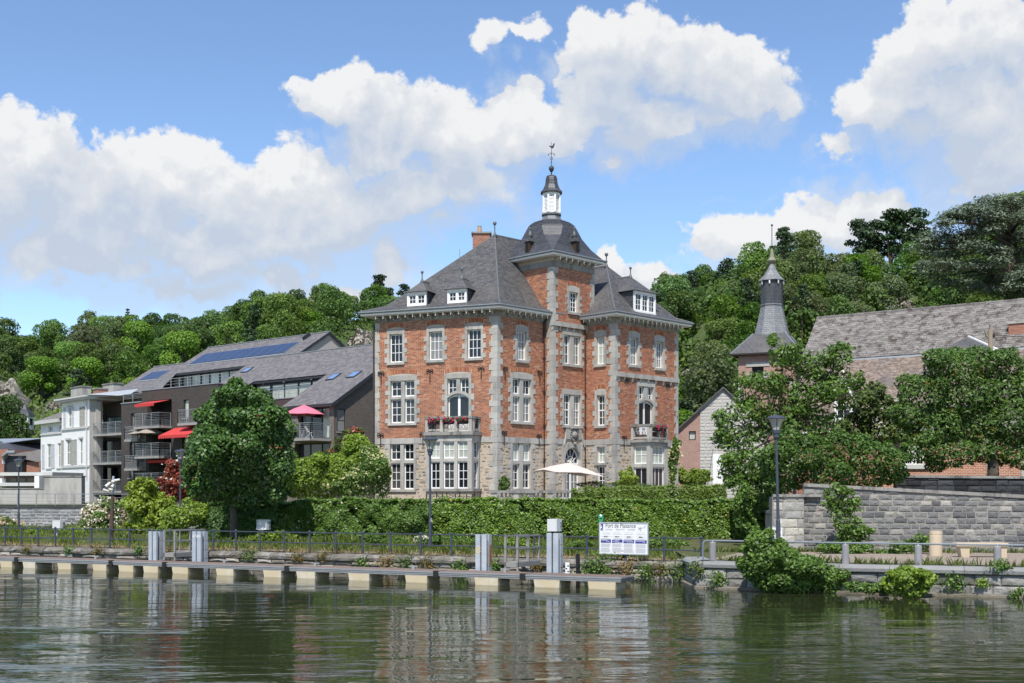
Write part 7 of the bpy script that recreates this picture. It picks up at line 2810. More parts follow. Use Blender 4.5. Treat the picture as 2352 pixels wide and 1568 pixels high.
# electric boxes on posts
for u, vf, v0, v1, uw, label, open_ in ((131.5, 1238, 1195, 1215, 30, 'pale electric box on a short post in front of the stone retaining wall', False),
                                        (603, 1246, 1193, 1216, 34, 'open pale electric box on a post beside the big tree trunk', True)):
    b = G(u, vf, .68)
    Y = b.y
    th = thing('electric_box', label, 'box', b)
    f = Face((b.x - .5, Y), PF.d)
    w = uw / F * Y * .62
    z0_, z1_ = zat(v1, Y), zat(v0, Y)
    MB().tube([b, (b.x, b.y, z0_)], .05, 8).build('post', M_galv, th)
    s = f.sz(u, 1200)[0]
    m_ = MB().fbox(f, s - w * .75, s + w * .55, z0_, z1_, -.30, -.02)
    m_.fbox(f, s - w * .75, s + w * .55, z1_ - .03, z1_, -.02, .03).fbox(f, s - w * .75, s + w * .55, z0_, z0_ + .03, -.02, .03).fbox(f, s - w * .75, s - w * .70, z0_ + .03, z1_ - .03, -.02, .03).fbox(f, s + w * .50, s + w * .55, z0_ + .03, z1_ - .03, -.02, .03)
    if not open_:
        m_.fbox(f, s - w * .70, s + w * .50, z0_ + .03, z1_ - .03, -.02, .025)
    m_.build('case', M_boxp, th)
    for k in (.2, .6):
        MB().fbox(f, s + w * .55, s + w * .55 + .05, z0_ + k * (z1_ - z0_), z0_ + (k + .22) * (z1_ - z0_), -.24, -.14).build('socket', M_lead, th)
    if not open_:
        MB().lathe((b.x, b.y - .05, z0_ - .38), [(.09, 0), (.11, .04), (.11, .2), (.05, .24)], 8).build('meter', M_boxp, th)

# blue-grey quay railing
pu = [-170, -128, -92, -57, -22, 12, 49.4, 87.6, 127, 168, 210, 252, 297, 343, 390, 439, 490, 542, 596.5, 652, 711, 771, 832.7, 897, 966, 1036.5, 1110, 1185.6, 1227, 1348, 1438, 1525.7, 1611]
rl = thing('quay_railing', 'blue grey two-bar railing with knobbed posts along the old quay', 'railing', (-2.9, 44.2, ZL))
lineR = []
for i in range(3):
    a, b = Vector(QL[i]), Vector(QL[i + 1])
    f = Face(a, b - a).off(-.35)
    L = (b - a).length
    for u in pu:
        s = f.sz(u, 1260)[0]
        if -.02 <= s < L - .02 or (i == 2 and s >= L - .02 and s < L + 1):
            lineR.append((u, f.pt(s, ZL + .05)))
hR = .80
for u, p in lineR:
    MB().tube([p, p + Vector((0, 0, hR))], .042, 8).lathe((p.x, p.y, p.z + hR - .03), [(.045, 0), (.06, .03), (.05, .07), (.01, .10)], 8).build('post', M_blugr, rl)
for (u0, a), (u1, b) in zip(lineR, lineR[1:]):
    if (u0, u1) in ((390, 439), (1185.6, 1227)):
        continue
    for z in (hR - .02, hR * .47):
        MB().tube([a + Vector((0, 0, z)), b + Vector((0, 0, z))], .022, 6).build('rail', M_blugr, rl)

# ladder platforms from the quay down to the pontoon
def platform(ul, ur, label):
    f = PF.off(-PW - .18)
    s0, s1 = f.sz(ul, 1290)[0], f.sz(ur, 1290)[0]
    th = thing('ladder_platform', label, 'platform', f.pt((s0 + s1) / 2, PZ, -.5), 'ladder platforms to the pontoon')
    zd, zh = ZL + .06, ZL + .06 + .86
    dep = 1.75
    for k in range(6):
        d1 = -dep * k / 6
        MB().fbox(f, s0, s1, zd - .05, zd, d1 - dep / 6 + .015, d1).build('plank', M_greyp, th)
    MB().fbox(f, s0, s1, zd - .16, zd - .05, -.08, 0).fbox(f, s0, s0 + .06, zd - .16, zd - .05, -dep, -.08).fbox(f, s1 - .06, s1, zd - .16, zd - .05, -dep, -.08).build('frame', M_greyp, th)
    for x in (s0, s1 - .07):
        MB().fbox(f, x, x + .07, PZ + .013, zh, -.07, .0).build('post', M_greyp, th)
        for d in (-.85, -dep + .07):
            MB().fbox(f, x + .01, x + .06, zd, zh, d - .05, d).build('post', M_greyp, th)
        for z in (zh, zd + .45):
            MB().bar(f.pt(x + .035, z, .0), f.pt(x + .035, z, -dep), .05).build('hand_rail', M_greyp, th)
    for z in (PZ + .12, PZ + .24):
        if z < zd - .17:
            MB().fbox(f, s0 + .07, s1 - .07, z, z + .035, -.05, -.015).build('rung', M_greyp, th)
    MB().bar(f.pt(s1 - .1, zd - .12, -.4), f.pt(s1 - .1, .1, -dep), .07).build('brace', M_greyp, th)


platform(375, 402, 'small grey ladder platform between the two left steel posts')
platform(1158, 1190, 'small grey ladder platform left of the tallest steel post')

# black mooring stake beside the tallest steel post
f = PF.off(-PW - .35)
s = f.sz(1507 / 3.984 * 0 + 1326, 1300)[0]
st_ = thing('mooring_stake', 'thin black mooring stake beside the tallest steel post', 'stake', f.pt(s, 0))
MB().fbox(f, s - .05, s + .05, -.5, 1.0, -.1, 0).fbox(f, s - .16, s + .05, .55, .6, -.1, .02).build('stake', M_iron, st_)
s = f.sz(1303, 1300)[0]
gs = thing('water_gauge', 'narrow white water level board on the quay wall beside the tallest steel post', 'gauge', f.pt(s, .3))
MB().fbox(f, s - .07, s + .07, .1, .72, -.03, 0).build('board', M_signw, gs)
gm = MB()
for k in range(6):
    gm.fbox(f, s - .06 + .06 * (k % 2), s + .0 + .06 * (k % 2), .14 + k * .09, .18 + k * .09, 0, .004)
gm.build('gauge_mark', M_iron, gs, kind='stuff')

# harbour information board
f = qface(QL[2], QL[3])[0]
b0 = f.pt(f.sz(1433.5, 1282)[0], ZL + .05, -.16)
BFc = Face((b0.x, b0.y), f.d)
r = BFc.rect(1378, 1202, 1487, 1271)
sb = thing('harbour_board', 'white harbour information board headed Port de Plaisance on a dark post', 'sign', b0)
MB().fbox(BFc, -.06, .06, ZL, r[3] - .1, -.14, -.061).build('post', M_blugr, sb)
MB().fbox(BFc, *r, -.06, 0).build('panel', M_signw, sb)
fr = MB().fbox(BFc, r[0] - .03, r[1] + .03, r[3], r[3] + .035, -.08, .015).fbox(BFc, r[0] - .03, r[1] + .03, r[2] - .035, r[2], -.08, .015).fbox(BFc, r[0] - .03, r[0], r[2], r[3], -.08, .015).fbox(BFc, r[1], r[1] + .03, r[2], r[3], -.08, .015)
fr.build('frame', M_galv, sb)
M_ink = mk('dark_ink', (.03, .03, .05), .02)
M_ink2 = mk('grey_ink', (.30, .31, .36), .02)
M_inkb = mk('blue_ink', (.035, .045, .26), .1, 6)
W_, H_ = r[1] - r[0], r[3] - r[2]
bx_ = lambda px_: r[0] + W_ * (px_ - 262) / (2030 - 262)
bz_ = lambda py_: r[3] - H_ * (py_ - 262) / (1350 - 262)


def btxt(s_, x, y, cap, mat, wid=None):
    o = text(s_, cap, face_text(BFc, bx_(x), bz_(y), .003), mat, sb, extrude=.0008)
    if wid:
        bpy.context.view_layer.update()
        w = o.dimensions.x
        if w > 0:
            o.scale.x = (bx_(x + wid) - bx_(x)) / w
    return o


btxt('Port de Plaisance', 465, 418, .215, M_ink, 1125)
btxt('Jachthaven', 468, 510, .085, M_ink2, 270)
btxt('Pleasure Port', 858, 508, .085, M_ink2, 335)
btxt('Jachthafen', 1310, 510, .085, M_ink2, 275)
lg = MB()
rc_ = lambda m, x0, y0, x1, y1, d=.003: m.poly(BFc.pt(bx_(x0), bz_(y1), d), BFc.pt(bx_(x1), bz_(y1), d), BFc.pt(bx_(x1), bz_(y0), d), BFc.pt(bx_(x0), bz_(y0), d))
rc_(lg, 290, 290, 384, 525)
for x0, x1, dy in ((297, 678, 0), (715, 1110, 2), (1145, 1548, 5), (1588, 2005, 10)):
    rc_(lg, x0, 845 + dy, x1, 970 + dy)
lg.build('blue_panel', M_inkb, sb)
wl_ = MB()
wl_.poly(*[BFc.pt(bx_(x), bz_(y), .005) for x, y in ((292, 405), (325, 330), (340, 400), (350, 450), (330, 430), (292, 460))])
wl_.poly(*[BFc.pt(bx_(x), bz_(y), .005) for x, y in ((340, 520), (360, 440), (372, 480), (352, 524))])
for x0, x1, k in ((315, 545, 860), (320, 590, 890), (500, 645, 924), (730, 1015, 865), (840, 960, 892), (730, 990, 924), (840, 1095, 955), (1160, 1480, 872), (1160, 1510, 902), (1265, 1530, 932),
                  (1610, 1955, 876), (1610, 1950, 906), (1855, 1955, 938)):
    rc_(wl_, x0, k - 5, x1, k + 5, .005)
wl_.build('white_print', M_signw, sb)
hd = MB()
for x, y in ((418, 740), (836, 742), (1275, 745), (1718, 748)):
    rc_(hd, x, y - 22, x + 138, y + 22, .004)
hd.build('heading_box', M_ink, sb)
for s_, x, y in (('TARIF', 433, 752), ('TARIEF', 850, 754), ('TARIFF', 1290, 757), ('TARIF', 1745, 760)):
    t_ = text(s_, .05, face_text(BFc, bx_(x), bz_(y), .006), M_signw, sb, extrude=.0004)
gl_ = MB()
for x0, x1, dy in ((300, 680, 0), (720, 1110, 0), (1150, 1550, 4), (1595, 2000, 8)):
    rc_(gl_, x0, 737 + dy, x1, 743 + dy, .0025)
    for y in (580, 635, 655, 800, 820):
        rc_(gl_, x0 + random.randint(0, 60), y + dy, x1 - random.randint(0, 90), y + 5 + dy, .0025)
    y = 1005
    while y < 1310:
        rc_(gl_, x0 + 5, y + dy, x1 - random.randint(5, 80), y + 7 + dy, .0025)
        y += 22 if y not in (1115, 1225) else 40
gl_.build('small_print', M_ink2, sb)
em = MB()
rc_(em, 1665, 408, 1940, 422, .003)
em.poly(*[BFc.pt(bx_(x), bz_(y), .004) for x, y in ((1740, 400), (1815, 400), (1800, 540), (1772, 530), (1775, 440), (1720, 500), (1705, 480))])
em.build('harbour_emblem', M_ink2, sb)
text('JL', .10, face_text(BFc, bx_(1915), bz_(380), .003), M_ink2, sb, extrude=.0006)
# small round green badge in the ivy
bdg = thing('badge', 'small round green and white badge hung in the ivy above the harbour board', 'badge', P(1380, 1190, 55.4))
p = P(1380, 1186, 55.3)
MB().tube([p, p + Vector((0, .05, 0))], .12, 14).tube([p + Vector((0, 0, -.17)), p + Vector((0, .05, -.17))], .10, 10).build('disc', mk('badge_green', (.04, .30, .16), .2, 6, .4), bdg)
MB().tube([p + Vector((0, -.01, .05)), p + Vector((0, .0, .05))], .06, 12).build('face', M_signw, bdg)

# low tube railing on stone bollards along the promenade
br = thing('bollard_railing', 'low grey tube rail carried on round stone bollards along the promenade edge', 'railing', (9.7, 35.6, ZR))
M_boll = mk('bollard_stone', (.27, .265, .275), .2, 5, .85, piece='obj', bump=.3, bscale=40)
tops = []
for u, off_ in ((1637, .5), (1942, .45), (2109, .45), (2291, .45), (2520, .45)):
    best = None
    for a, b in zip(QR, QR[1:]):
        f = Face(a, (b[0] - a[0], b[1] - a[1])).off(-off_)
        s = f.sz(u, 1290)[0]
        L = math.hypot(b[0] - a[0], b[1] - a[1])
        if -.3 <= s <= L + .3:
            best = f.pt(s, ZR + .05)
            break
    if best is None:
        continue
    MB().lathe(tuple(best), [(.108, 0), (.104, .5), (.10, .56), (.08, .58)], 14).build('bollard', M_boll, br)
    tops.append(best + Vector((0, 0, .62)))
p0 = tops[0] + Vector((-.28, .15, 0))
MB().tube([p0 + Vector((0, 0, -.62)), p0 + Vector((0, 0, -.1)), p0 + Vector((.05, 0, -.02)), p0 + Vector((.14, -.03, 0))] + tops, .028, 8).build('tube_rail', mk('grey_tube', (.22, .25, .28), .15, 4, .5, .2), br)
for t in tops:
    MB().tube([t + Vector((0, 0, -.06)), t], .03, 6).build('bracket', M_galv, br)

# round concrete bin and concrete bench
M_buff = mk('buff_concrete', (.56, .46, .33), .10, 2, .9, bump=.25, bscale=60, stain=((.44, .37, .28), .5), stain_s=2.0)
b = G(2149, 1276, ZR + .075)
bn = thing('litter_bin', 'tall round buff concrete litter bin in front of the grey stone wall', 'bin', b)
hh_ = zat(1219, b.y) - b.z
wv = 14.5 / F * b.y
MB().lathe(tuple(b), [(wv, 0), (wv, hh_ * .80), (wv * .96, hh_ * .82), (wv * .96, hh_ * .84), (wv, hh_ * .86), (wv, hh_), (wv * .82, hh_), (wv * .8, hh_ * .8)], 24).build('drum', M_buff, bn, smooth=False)
MB().lathe((b.x, b.y, b.z + hh_ * .6), [(wv * .8, 0), (wv * .8, .01)], 16).build('liner', M_dark, bn)
b = G(2250, 1280, ZR + .075)
BN = Face((b.x - 2, b.y), (1, -.06))
r = BN.rect(2196, 1247, 2318, 1256)
bc_ = thing('stone_bench', 'buff concrete bench with two block legs against the grey stone wall', 'bench', b)
m_ = MB()
m_.fbox(BN, r[0] + .03, r[1] - .03, r[2], r[3], -.48, .0)
m_.fbox(BN, r[0], r[1], r[2] + .025, r[3] - .02, -.50, .02)
m_.build('seat', M_buff, bc_)
for a, b_ in ((2206, 2234), (2297, 2320)):
    x0, x1 = BN.sz(a, 1270)[0], BN.sz(b_ - 6, 1270)[0]
    MB().hexa([BN.pt(x0 + .06, ZR + .07, -.06), BN.pt(x1, ZR + .07, -.06), BN.pt(x1, ZR + .07, -.42), BN.pt(x0 + .06, ZR + .07, -.42), BN.pt(x0, r[2], -.03), BN.pt(x1, r[2], -.03), BN.pt(x1, r[2], -.45), BN.pt(x0, r[2], -.45)]).build('leg', M_buff, bc_)

# wooden utility pole with a wire
up = P(2275, 0, 66)
th = thing('utility_pole', 'weathered wooden utility pole topped with a twisted vine stub in front of the slate roof', 'pole', (up.x, up.y, 2.4))
zt = zat(757, 66)
MB().tube([(up.x, up.y, 2.3), (up.x, up.y, zt)], [.16, .13], 9).build('pole', mk('weathered_wood', (.30, .24, .18), .25, 3, .9), th)
MB().tube([(up.x - .35, up.y, zt + .05), (up.x - .2, up.y, zt - .35), (up.x - .05, up.y, zt - .5)], [.03, .06, .05], 5).tube([(up.x + .02, up.y, zt - .05), (up.x - .05, up.y, zt + .25), (up.x + .03, up.y, zt + .3)], [.1, .06, .03], 5).build('stub', mk('grey_twig', (.22, .19, .15), .3, 4, .9), th)
MB().lathe((up.x + .15, up.y - .1, zt - .45), [(.04, 0), (.07, .06), (.05, .12), (.07, .16), (.03, .22)], 8).build('insulator', M_iron, th)
MB().tube([(up.x + .15, up.y, zt - .3), (up.x + 5, up.y - 1, zt - .75), (up.x + 14, up.y - 3, zt - .6)], .018, 4).build('wire', M_iron, th)

# iron fence on the river front terrace and behind the big tree
fc = thing('iron_fence', 'low black iron chain fence under the bay window of the manor', 'fence', P(1030, 1140, 60.3))
f = Face((P(978, 0, 60.4).x, 60.4), (1, -.03))
xs = [f.sz(u, 1140)[0] for u in (980, 1003, 1016, 1026, 1046, 1056, 1072, 1090)]
for i, x in enumerate(xs):
    MB().bar(f.pt(x, 2.1, 0), f.pt(x, 2.95 + .12 * (i % 2), 0), .05).build('post', M_iron, fc)
for a, b in zip(xs, xs[1:]):
    MB().tube([f.pt(a, 2.88, 0), f.pt((a + b) / 2, 2.78, 0), f.pt(b, 2.88, 0)], .02, 4).build('chain', M_iron, fc)
fc = thing('iron_fence', 'black iron bar fence above the shaded ivy behind the big round tree', 'fence', P(600, 1140, 64))
f, L = iv[1]
f2_, L2_ = iv[0][0], iv[0][1]
for f_, L_ in ((iv[1][0], iv[1][1]),):
    n = int(L_ / .14)
    for k in range(n):
        MB().bar(f_.pt(L_ * k / n, 2.25, -.15), f_.pt(L_ * k / n, 3.1, -.15), .022).build('bar', M_iron, fc)
    for z in (2.35, 3.0):
        MB().bar(f_.pt(0, z, -.15), f_.pt(L_, z, -.15), .035).build('rail', M_iron, fc)
MB().fbox(iv[1][0], iv[1][1] - .3, iv[1][1], 2.2, 3.25, -.35, -.02).build('stone_post', M_blue, fc)
gp = P(645, 1240, 59.5)
th = thing('gate_post', 'pale grey stone gate post half hidden by the hedge beside the electric box', 'post', (gp.x, gp.y, .7))
MB().box(gp.x - .17, gp.x + .17, gp.y - .25, gp.y + .05, .6, 2.2).box(gp.x - .2, gp.x + .2, gp.y - .28, gp.y + .08, 2.2, 2.3).build('shaft', M_blue, th)
# ------------------------------------------------------------------ vegetation
def blob_points(blobs, n, shell=.28, up=0.0, inner=.80, bottom=True):
    """points on the skin of a union of ellipsoids, with outward normals"""
    B = np.array([[*c, *r] for c, r in blobs], float)
    area = (B[:, 3] * B[:, 4] + B[:, 3] * B[:, 5] + B[:, 4] * B[:, 5])
    P_, N_ = [], []
    have = 0
    while have < n:
        k = rng.choice(len(B), int((n - have) * 1.7) + 50, p=area / area.sum())
        d = rng.normal(0, 1, (len(k), 3))
        d[:, 2] += up
        d /= np.linalg.norm(d, axis=1)[:, None]
        s = 1 - shell * rng.random(len(k)) ** 1.5 + rng.normal(0, .03, len(k))
        p = B[k, :3] + d * B[k, 3:] * s[:, None]
        nr = d / B[k, 3:]
        nr /= np.linalg.norm(nr, axis=1)[:, None]
        ok = np.ones(len(k), bool)
        for j in range(len(B)):
            q = ((p - B[j, :3]) / B[j, 3:])
            ok &= ~(((q * q).sum(1) < inner * inner) & (k != j))
        P_.append(p[ok])
        N_.append(nr[ok])
        have += ok.sum()
    return np.concatenate(P_)[:n], np.concatenate(N_)[:n]


def pxblobs(lst, Y, depth=1.0, dy=0.0):
    out = []
    for k, (u, v, a, b) in enumerate(lst):
        s = Y / F
        r = max(.12, min(a, b) * s * depth)
        yy = Y + dy + ((k * 37) % 11 - 5) / 5 * r * .45
        p = P(u, v, yy)
        out.append(((p.x, p.y, p.z), (a * s, r, b * s)))
    return out


def limb_mesh(base, blobs, r0, mat, parent, n=9, name='trunk', sides=7, top=None):
    mb = MB()
    base = Vector(base)
    cs = [Vector(c) for c, r in blobs]
    top = Vector(top) if top is not None else sum(cs, Vector()) / len(cs)
    top = Vector((top.x, top.y, top.z))
    mid = base.lerp(top, .5) + Vector((random.uniform(-.1, .1), 0, 0)) * (top - base).length * .3
    mb.tube([base - Vector((0, 0, .1)), base + Vector((0, 0, .25)), mid, top], [r0 * 1.35, r0, r0 * .75, r0 * .35], sides + 2)
    for c in cs[:n]:
        k = random.uniform(.35, .8)
        a = base.lerp(mid, k * 2) if k < .5 else mid.lerp(top, (k - .5) * 2)
        b = a.lerp(c, .5) + Vector((0, 0, .12 * (c - a).length))
        mb.tube([a, b, c], [r0 * .42, r0 * .26, r0 * .08], sides)
        for _ in range(2):
            e = c + Vector((random.uniform(-1, 1), random.uniform(-1, 1), random.uniform(-.2, 1))) * .25 * (c - a).length
            mb.tube([b, b.lerp(e, .6), e], [r0 * .18, r0 * .1, r0 * .03], 5)
    return mb.build(name, mat, parent, smooth=True)


M_bark = mk('bark', (.10, .08, .06), .35, 6, .95, bump=.8, bscale=14)
M_barkg = mk('grey_bark', (.16, .145, .12), .3, 6, .95, bump=.8, bscale=14)
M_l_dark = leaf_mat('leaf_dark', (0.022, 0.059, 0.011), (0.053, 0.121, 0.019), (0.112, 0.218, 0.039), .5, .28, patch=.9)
M_l_mid = leaf_mat('leaf_mid', (0.041, 0.084, 0.013), (0.094, 0.177, 0.026), (0.179, 0.293, 0.053), .45, .32, patch=.8)
M_l_rich = leaf_mat('leaf_rich', (.034, .075, .012), (.068, .138, .020), (.125, .215, .04), .4, .3, patch=.8)
M_l_bright = leaf_mat('leaf_bright', (0.085, 0.143, 0.015), (0.169, 0.269, 0.027), (0.300, 0.420, 0.053), .4, .35, patch=.8)
M_l_lime = leaf_mat('leaf_lime', (0.108, 0.162, 0.015), (0.230, 0.322, 0.030), (0.364, 0.457, 0.068), .4, .38, patch=.9)
M_l_olive = leaf_mat('leaf_olive', (0.037, 0.067, 0.015), (0.079, 0.121, 0.027), (0.150, 0.194, 0.053), .35, .25, patch=.8)
M_l_ivy = leaf_mat('leaf_ivy', (0.034, 0.076, 0.009), (0.104, 0.194, 0.018), (0.216, 0.336, 0.045), .55, .22, patch=.6)
M_l_hedge = leaf_mat('leaf_hedge', (0.048, 0.084, 0.012), (0.112, 0.185, 0.026), (0.225, 0.302, 0.053), .4, .2, patch=.7)
M_l_red = leaf_mat('leaf_red', (0.094, 0.034, 0.018), (0.244, 0.050, 0.033), (0.450, 0.101, 0.053), .4, .3)
M_bl_white = leaf_mat('blossom_white', (.42, .40, .30), (.62, .60, .50), (.76, .74, .66), .2, .25)
M_bl_tan = leaf_mat('blossom_faded', (.22, .15, .08), (.40, .32, .21), (.58, .52, .40), .2, .2)
M_bl_cream = leaf_mat('blossom_cream', (.30, .33, .12), (.48, .48, .24), (.62, .60, .36), .2, .25)
M_grass = leaf_mat('grass_blade', (.05, .08, .012), (.10, .15, .025), (.20, .23, .06), .25, .35, patch=.4)
M_straw = leaf_mat('dry_grass', (.16, .11, .05), (.30, .22, .10), (.42, .33, .17), .2, .3, patch=.5)
M_fern = leaf_mat('wall_fern', (.06, .07, .012), (.13, .13, .025), (.30, .17, .05), .25, .3, patch=1.5)


def plant(name, label, cat, lst, Y, n, size, mat, trunk=None, extra=(), group=None, depth=1.0, aspect=.6, spread=.75, shell=.3, up=.25, base=None, tmat=None, limbs=9, part='crown', inner=.8, r0=.12, sats=5):
    bl = pxblobs(lst, Y, depth)
    if base is None:
        cx = sum(b[0][0] for b in bl) / len(bl)
        base = (cx, Y, min(b[0][2] - b[1][2] for b in bl))
    th = thing(name, label, cat, base, group)
    sat = []
    for c, r in bl:
        for _ in range(sats):
            d = rng.normal(0, 1, 3)
            d[2] = abs(d[2]) * .8 + d[2] * .2
            d /= np.linalg.norm(d)
            k = rng.uniform(.26, .55)
            sat.append((tuple(np.array(c) + d * np.array(r) * rng.uniform(.85, 1.2)), tuple(np.array(r) * k)))
    p, nr = blob_points(bl + sat, n, shell, up, inner)
    nr = nr + (-.05, -.30, .55)
    leaves(p, nr, size, mat, part, aspect, spread, th, None, tuple(base))
    for (m2, n2, s2, nm) in extra:
        p, nr = blob_points(bl, n2, .06, up + .5, .95)
        # blossom sits in clusters
        c = p[rng.integers(0, len(p), max(6, n2 // 14))]
        k = rng.integers(0, len(c), n2)
        pp = c[k] + rng.normal(0, s2 * 1.3, (n2, 3)) * (1, 1, .45)
        leaves(pp, np.tile((0, -.6, .7), (n2, 1)), s2, m2, nm, .9, .6, th, 'stuff', tuple(base))
    if trunk:
        limb_mesh(base, bl, r0, tmat or M_bark, th, limbs, top=trunk if trunk is not True else None)
    return th


# round leafy tree by the quay
b = G(537, 1246, .68)
plant('round_tree', 'big dense round leafy tree by the quay in front of the dark apartments', 'tree',
      [(545, 918, 48, 42), (590, 930, 40, 40), (515, 965, 62, 55), (585, 975, 62, 55), (630, 975, 26, 36), (475, 1030, 48, 50), (550, 1040, 75, 70), (625, 1040, 48, 55), (462, 1075, 40, 40), (520, 1090, 70, 50), (600, 1100, 62, 48),
       (648, 1085, 26, 36), (480, 1125, 50, 30), (560, 1140, 65, 30), (440, 1090, 20, 25), (630, 1135, 30, 25)], 55.3, 30000, .17, M_l_dark, trunk=P(545, 1000, 55.3), base=b, r0=.2, depth=1.15, shell=.35, up=.3)
# cherry tree with drooping leaves behind the pier
plant('cherry_tree', 'loose open cherry tree with drooping leaves rising in front of the spire tower', 'tree',
      [(1800, 818, 38, 36), (1858, 838, 48, 34), (1925, 830, 30, 34), (1758, 885, 46, 36), (1840, 905, 70, 46), (1920, 895, 46, 42), (1715, 940, 46, 34), (1790, 965, 66, 46), (1880, 975, 66, 38), (1662, 965, 26, 22), (1698, 1010, 52, 36),
       (1740, 1065, 56, 44), (1690, 1080, 44, 34), (1655, 1010, 28, 20), (1720, 1115, 46, 36), (1960, 880, 24, 22), (1945, 800, 20, 12), (1775, 780, 14, 16), (1748, 1150, 40, 44), (1705, 1155, 22, 40)], 49.5, 14000, .20, M_l_mid,
      trunk=P(1800, 900, 49.5), base=P(1790, 1160, 49.5), r0=.13, shell=.7, aspect=.42, spread=.9, up=0, limbs=17, inner=.5)
plant('evergreen_shrub', 'broad dark glossy evergreen shrub overhanging the wall behind the nearest lamp post', 'shrub',
      [(1800, 1058, 58, 46), (1862, 1040, 56, 42), (1930, 1040, 60, 40), (1995, 1052, 52, 40), (2045, 1062, 36, 36), (1830, 1095, 66, 30), (1900, 1090, 70, 40), (1980, 1090, 70, 34), (2050, 1092, 32, 22), (1790, 1110, 40, 26)], 46.3, 16000, .13, M_l_rich, depth=1.2)
plant('round_tree', 'big spreading green tree with rusty shoots at the right above the upper wall', 'tree',
      [(2185, 850, 62, 46), (2245, 832, 52, 38), (2300, 845, 56, 38), (2120, 905, 55, 44), (2205, 905, 80, 55), (2300, 905, 80, 55), (2085, 950, 36, 36), (2150, 975, 70, 50), (2250, 975, 80, 55), (2340, 965, 70, 60), (2390, 890, 60, 60), (2115, 1030, 46, 34),
       (2190, 1040, 66, 34), (2290, 1030, 70, 40), (2360, 1045, 60, 34), (2150, 1070, 26, 16), (2430, 970, 70, 80), (2450, 880, 60, 60)], 49.8, 40000, .17, M_l_rich, trunk=P(2280, 960, 49.8), base=P(2281, 1096, 49.8), r0=.24, aspect=.45, spread=.6, up=.35,
      extra=((M_fern, 500, .10, 'new_shoots'),), depth=1.1)
plant('elder_bush', 'loose elder bush with flat white blossom between the cherry and the big right tree', 'shrub',
      [(1985, 935, 36, 40), (2030, 945, 34, 32), (1960, 985, 40, 34), (2020, 1000, 40, 30), (2055, 985, 24, 34), (2010, 900, 22, 26)], 52.5, 5200, .17, M_l_olive, extra=((M_bl_white, 170, .12, 'blossom'),), shell=.6, inner=.5, trunk=True, r0=.06)
plant('climbing_shrub', 'spindly green shrub climbing the grey rock-faced stone wall', 'shrub',
      [(1930, 1135, 30, 22), (1955, 1165, 26, 24), (1925, 1180, 24, 26), (1950, 1215, 28, 26), (1975, 1225, 26, 18), (1950, 1245, 34, 22), (1905, 1160, 16, 16)], 41.6, 3000, .12, M_l_mid, shell=.8, inner=.3, trunk=True, r0=.04, tmat=M_barkg, depth=.7)
plant('weed_patch', 'leafy weeds at the foot of the grey stone wall near the climbing shrub', 'weeds', [(1905, 1258, 30, 12), (1950, 1262, 45, 12)], 41.0, 1500, .13, M_l_mid, depth=1.0)
plant('weed_patch', 'wispy weeds in front of the grey stone wall beside the litter bin', 'weeds', [(2080, 1258, 40, 16), (2115, 1245, 22, 22), (2040, 1268, 30, 8)], 41.0, 1700, .10, M_l_mid, depth=1.0, shell=.8, inner=.3)
plant('river_bush', 'large green bush leaning over the water in front of the promenade', 'bush',
      [(1740, 1245, 28, 28), (1755, 1280, 46, 40), (1800, 1295, 52, 38), (1850, 1308, 52, 34), (1900, 1325, 40, 28), (1770, 1325, 50, 36), (1830, 1338, 56, 26), (1905, 1345, 34, 20), (1725, 1305, 24, 30), (1785, 1265, 24, 22)], 35.2, 15000, .115, M_l_mid, shell=.45, trunk=True, r0=.06, tmat=M_barkg)
plant('river_bush', 'smaller yellow green bush growing from the promenade wall at the water edge', 'bush',
      [(2080, 1325, 36, 26), (2060, 1345, 32, 24), (2110, 1340, 28, 28), (2090, 1358, 32, 16)], 33.6, 4800, .11, M_l_bright, shell=.45)
plant('waterline_plants', 'low greenery along the waterline between the two river bushes', 'plants', [(1965, 1348, 26, 12), (2000, 1352, 30, 12), (2035, 1350, 18, 14)], 34.2, 1500, .09, M_l_mid)
# left side shrubs
plant('spirea_bush', 'arching bush covered in white and faded blossom in front of the stone retaining wall', 'bush',
      [(235, 1205, 42, 32), (270, 1190, 34, 30), (210, 1215, 26, 26), (300, 1215, 24, 28), (250, 1225, 50, 22), (215, 1175, 22, 14), (245, 1158, 16, 14), (285, 1165, 20, 14)], 77.5, 6000, .17, M_l_mid, extra=((M_bl_white, 2400, .14, 'white_blossom'), (M_bl_tan, 2600, .13, 'faded_blossom')), shell=.4)
plant('spirea_bush', 'half cropped bush with faded blossom at the left edge of the photo', 'bush', [(5, 1215, 22, 26), (35, 1222, 26, 20), (-20, 1210, 24, 30)], 78.5, 2400, .2, M_l_mid, extra=((M_bl_tan, 500, .18, 'faded_blossom'),))
plant('sumac_bush', 'tall yellow green bush left of the farthest of the two left steel posts', 'bush',
      [(338, 1112, 22, 16), (322, 1132, 28, 24), (350, 1150, 22, 30), (315, 1165, 26, 24), (372, 1170, 22, 30), (350, 1190, 42, 30), (385, 1185, 30, 26), (330, 1212, 40, 18), (300, 1150, 12, 10)], 67.5, 7500, .22, M_l_lime, shell=.55, trunk=True, r0=.08, inner=.6)
plant('photinia_bush', 'red and cream photinia shrub behind the second lamp post from the left', 'bush',
      [(400, 1080, 22, 22), (430, 1075, 24, 24), (392, 1108, 22, 24), (425, 1115, 30, 28), (450, 1100, 20, 30), (400, 1135, 26, 18), (440, 1140, 24, 16)], 76.0, 5000, .2, M_l_red, extra=((M_bl_white, 180, .17, 'blossom'),), shell=.5)
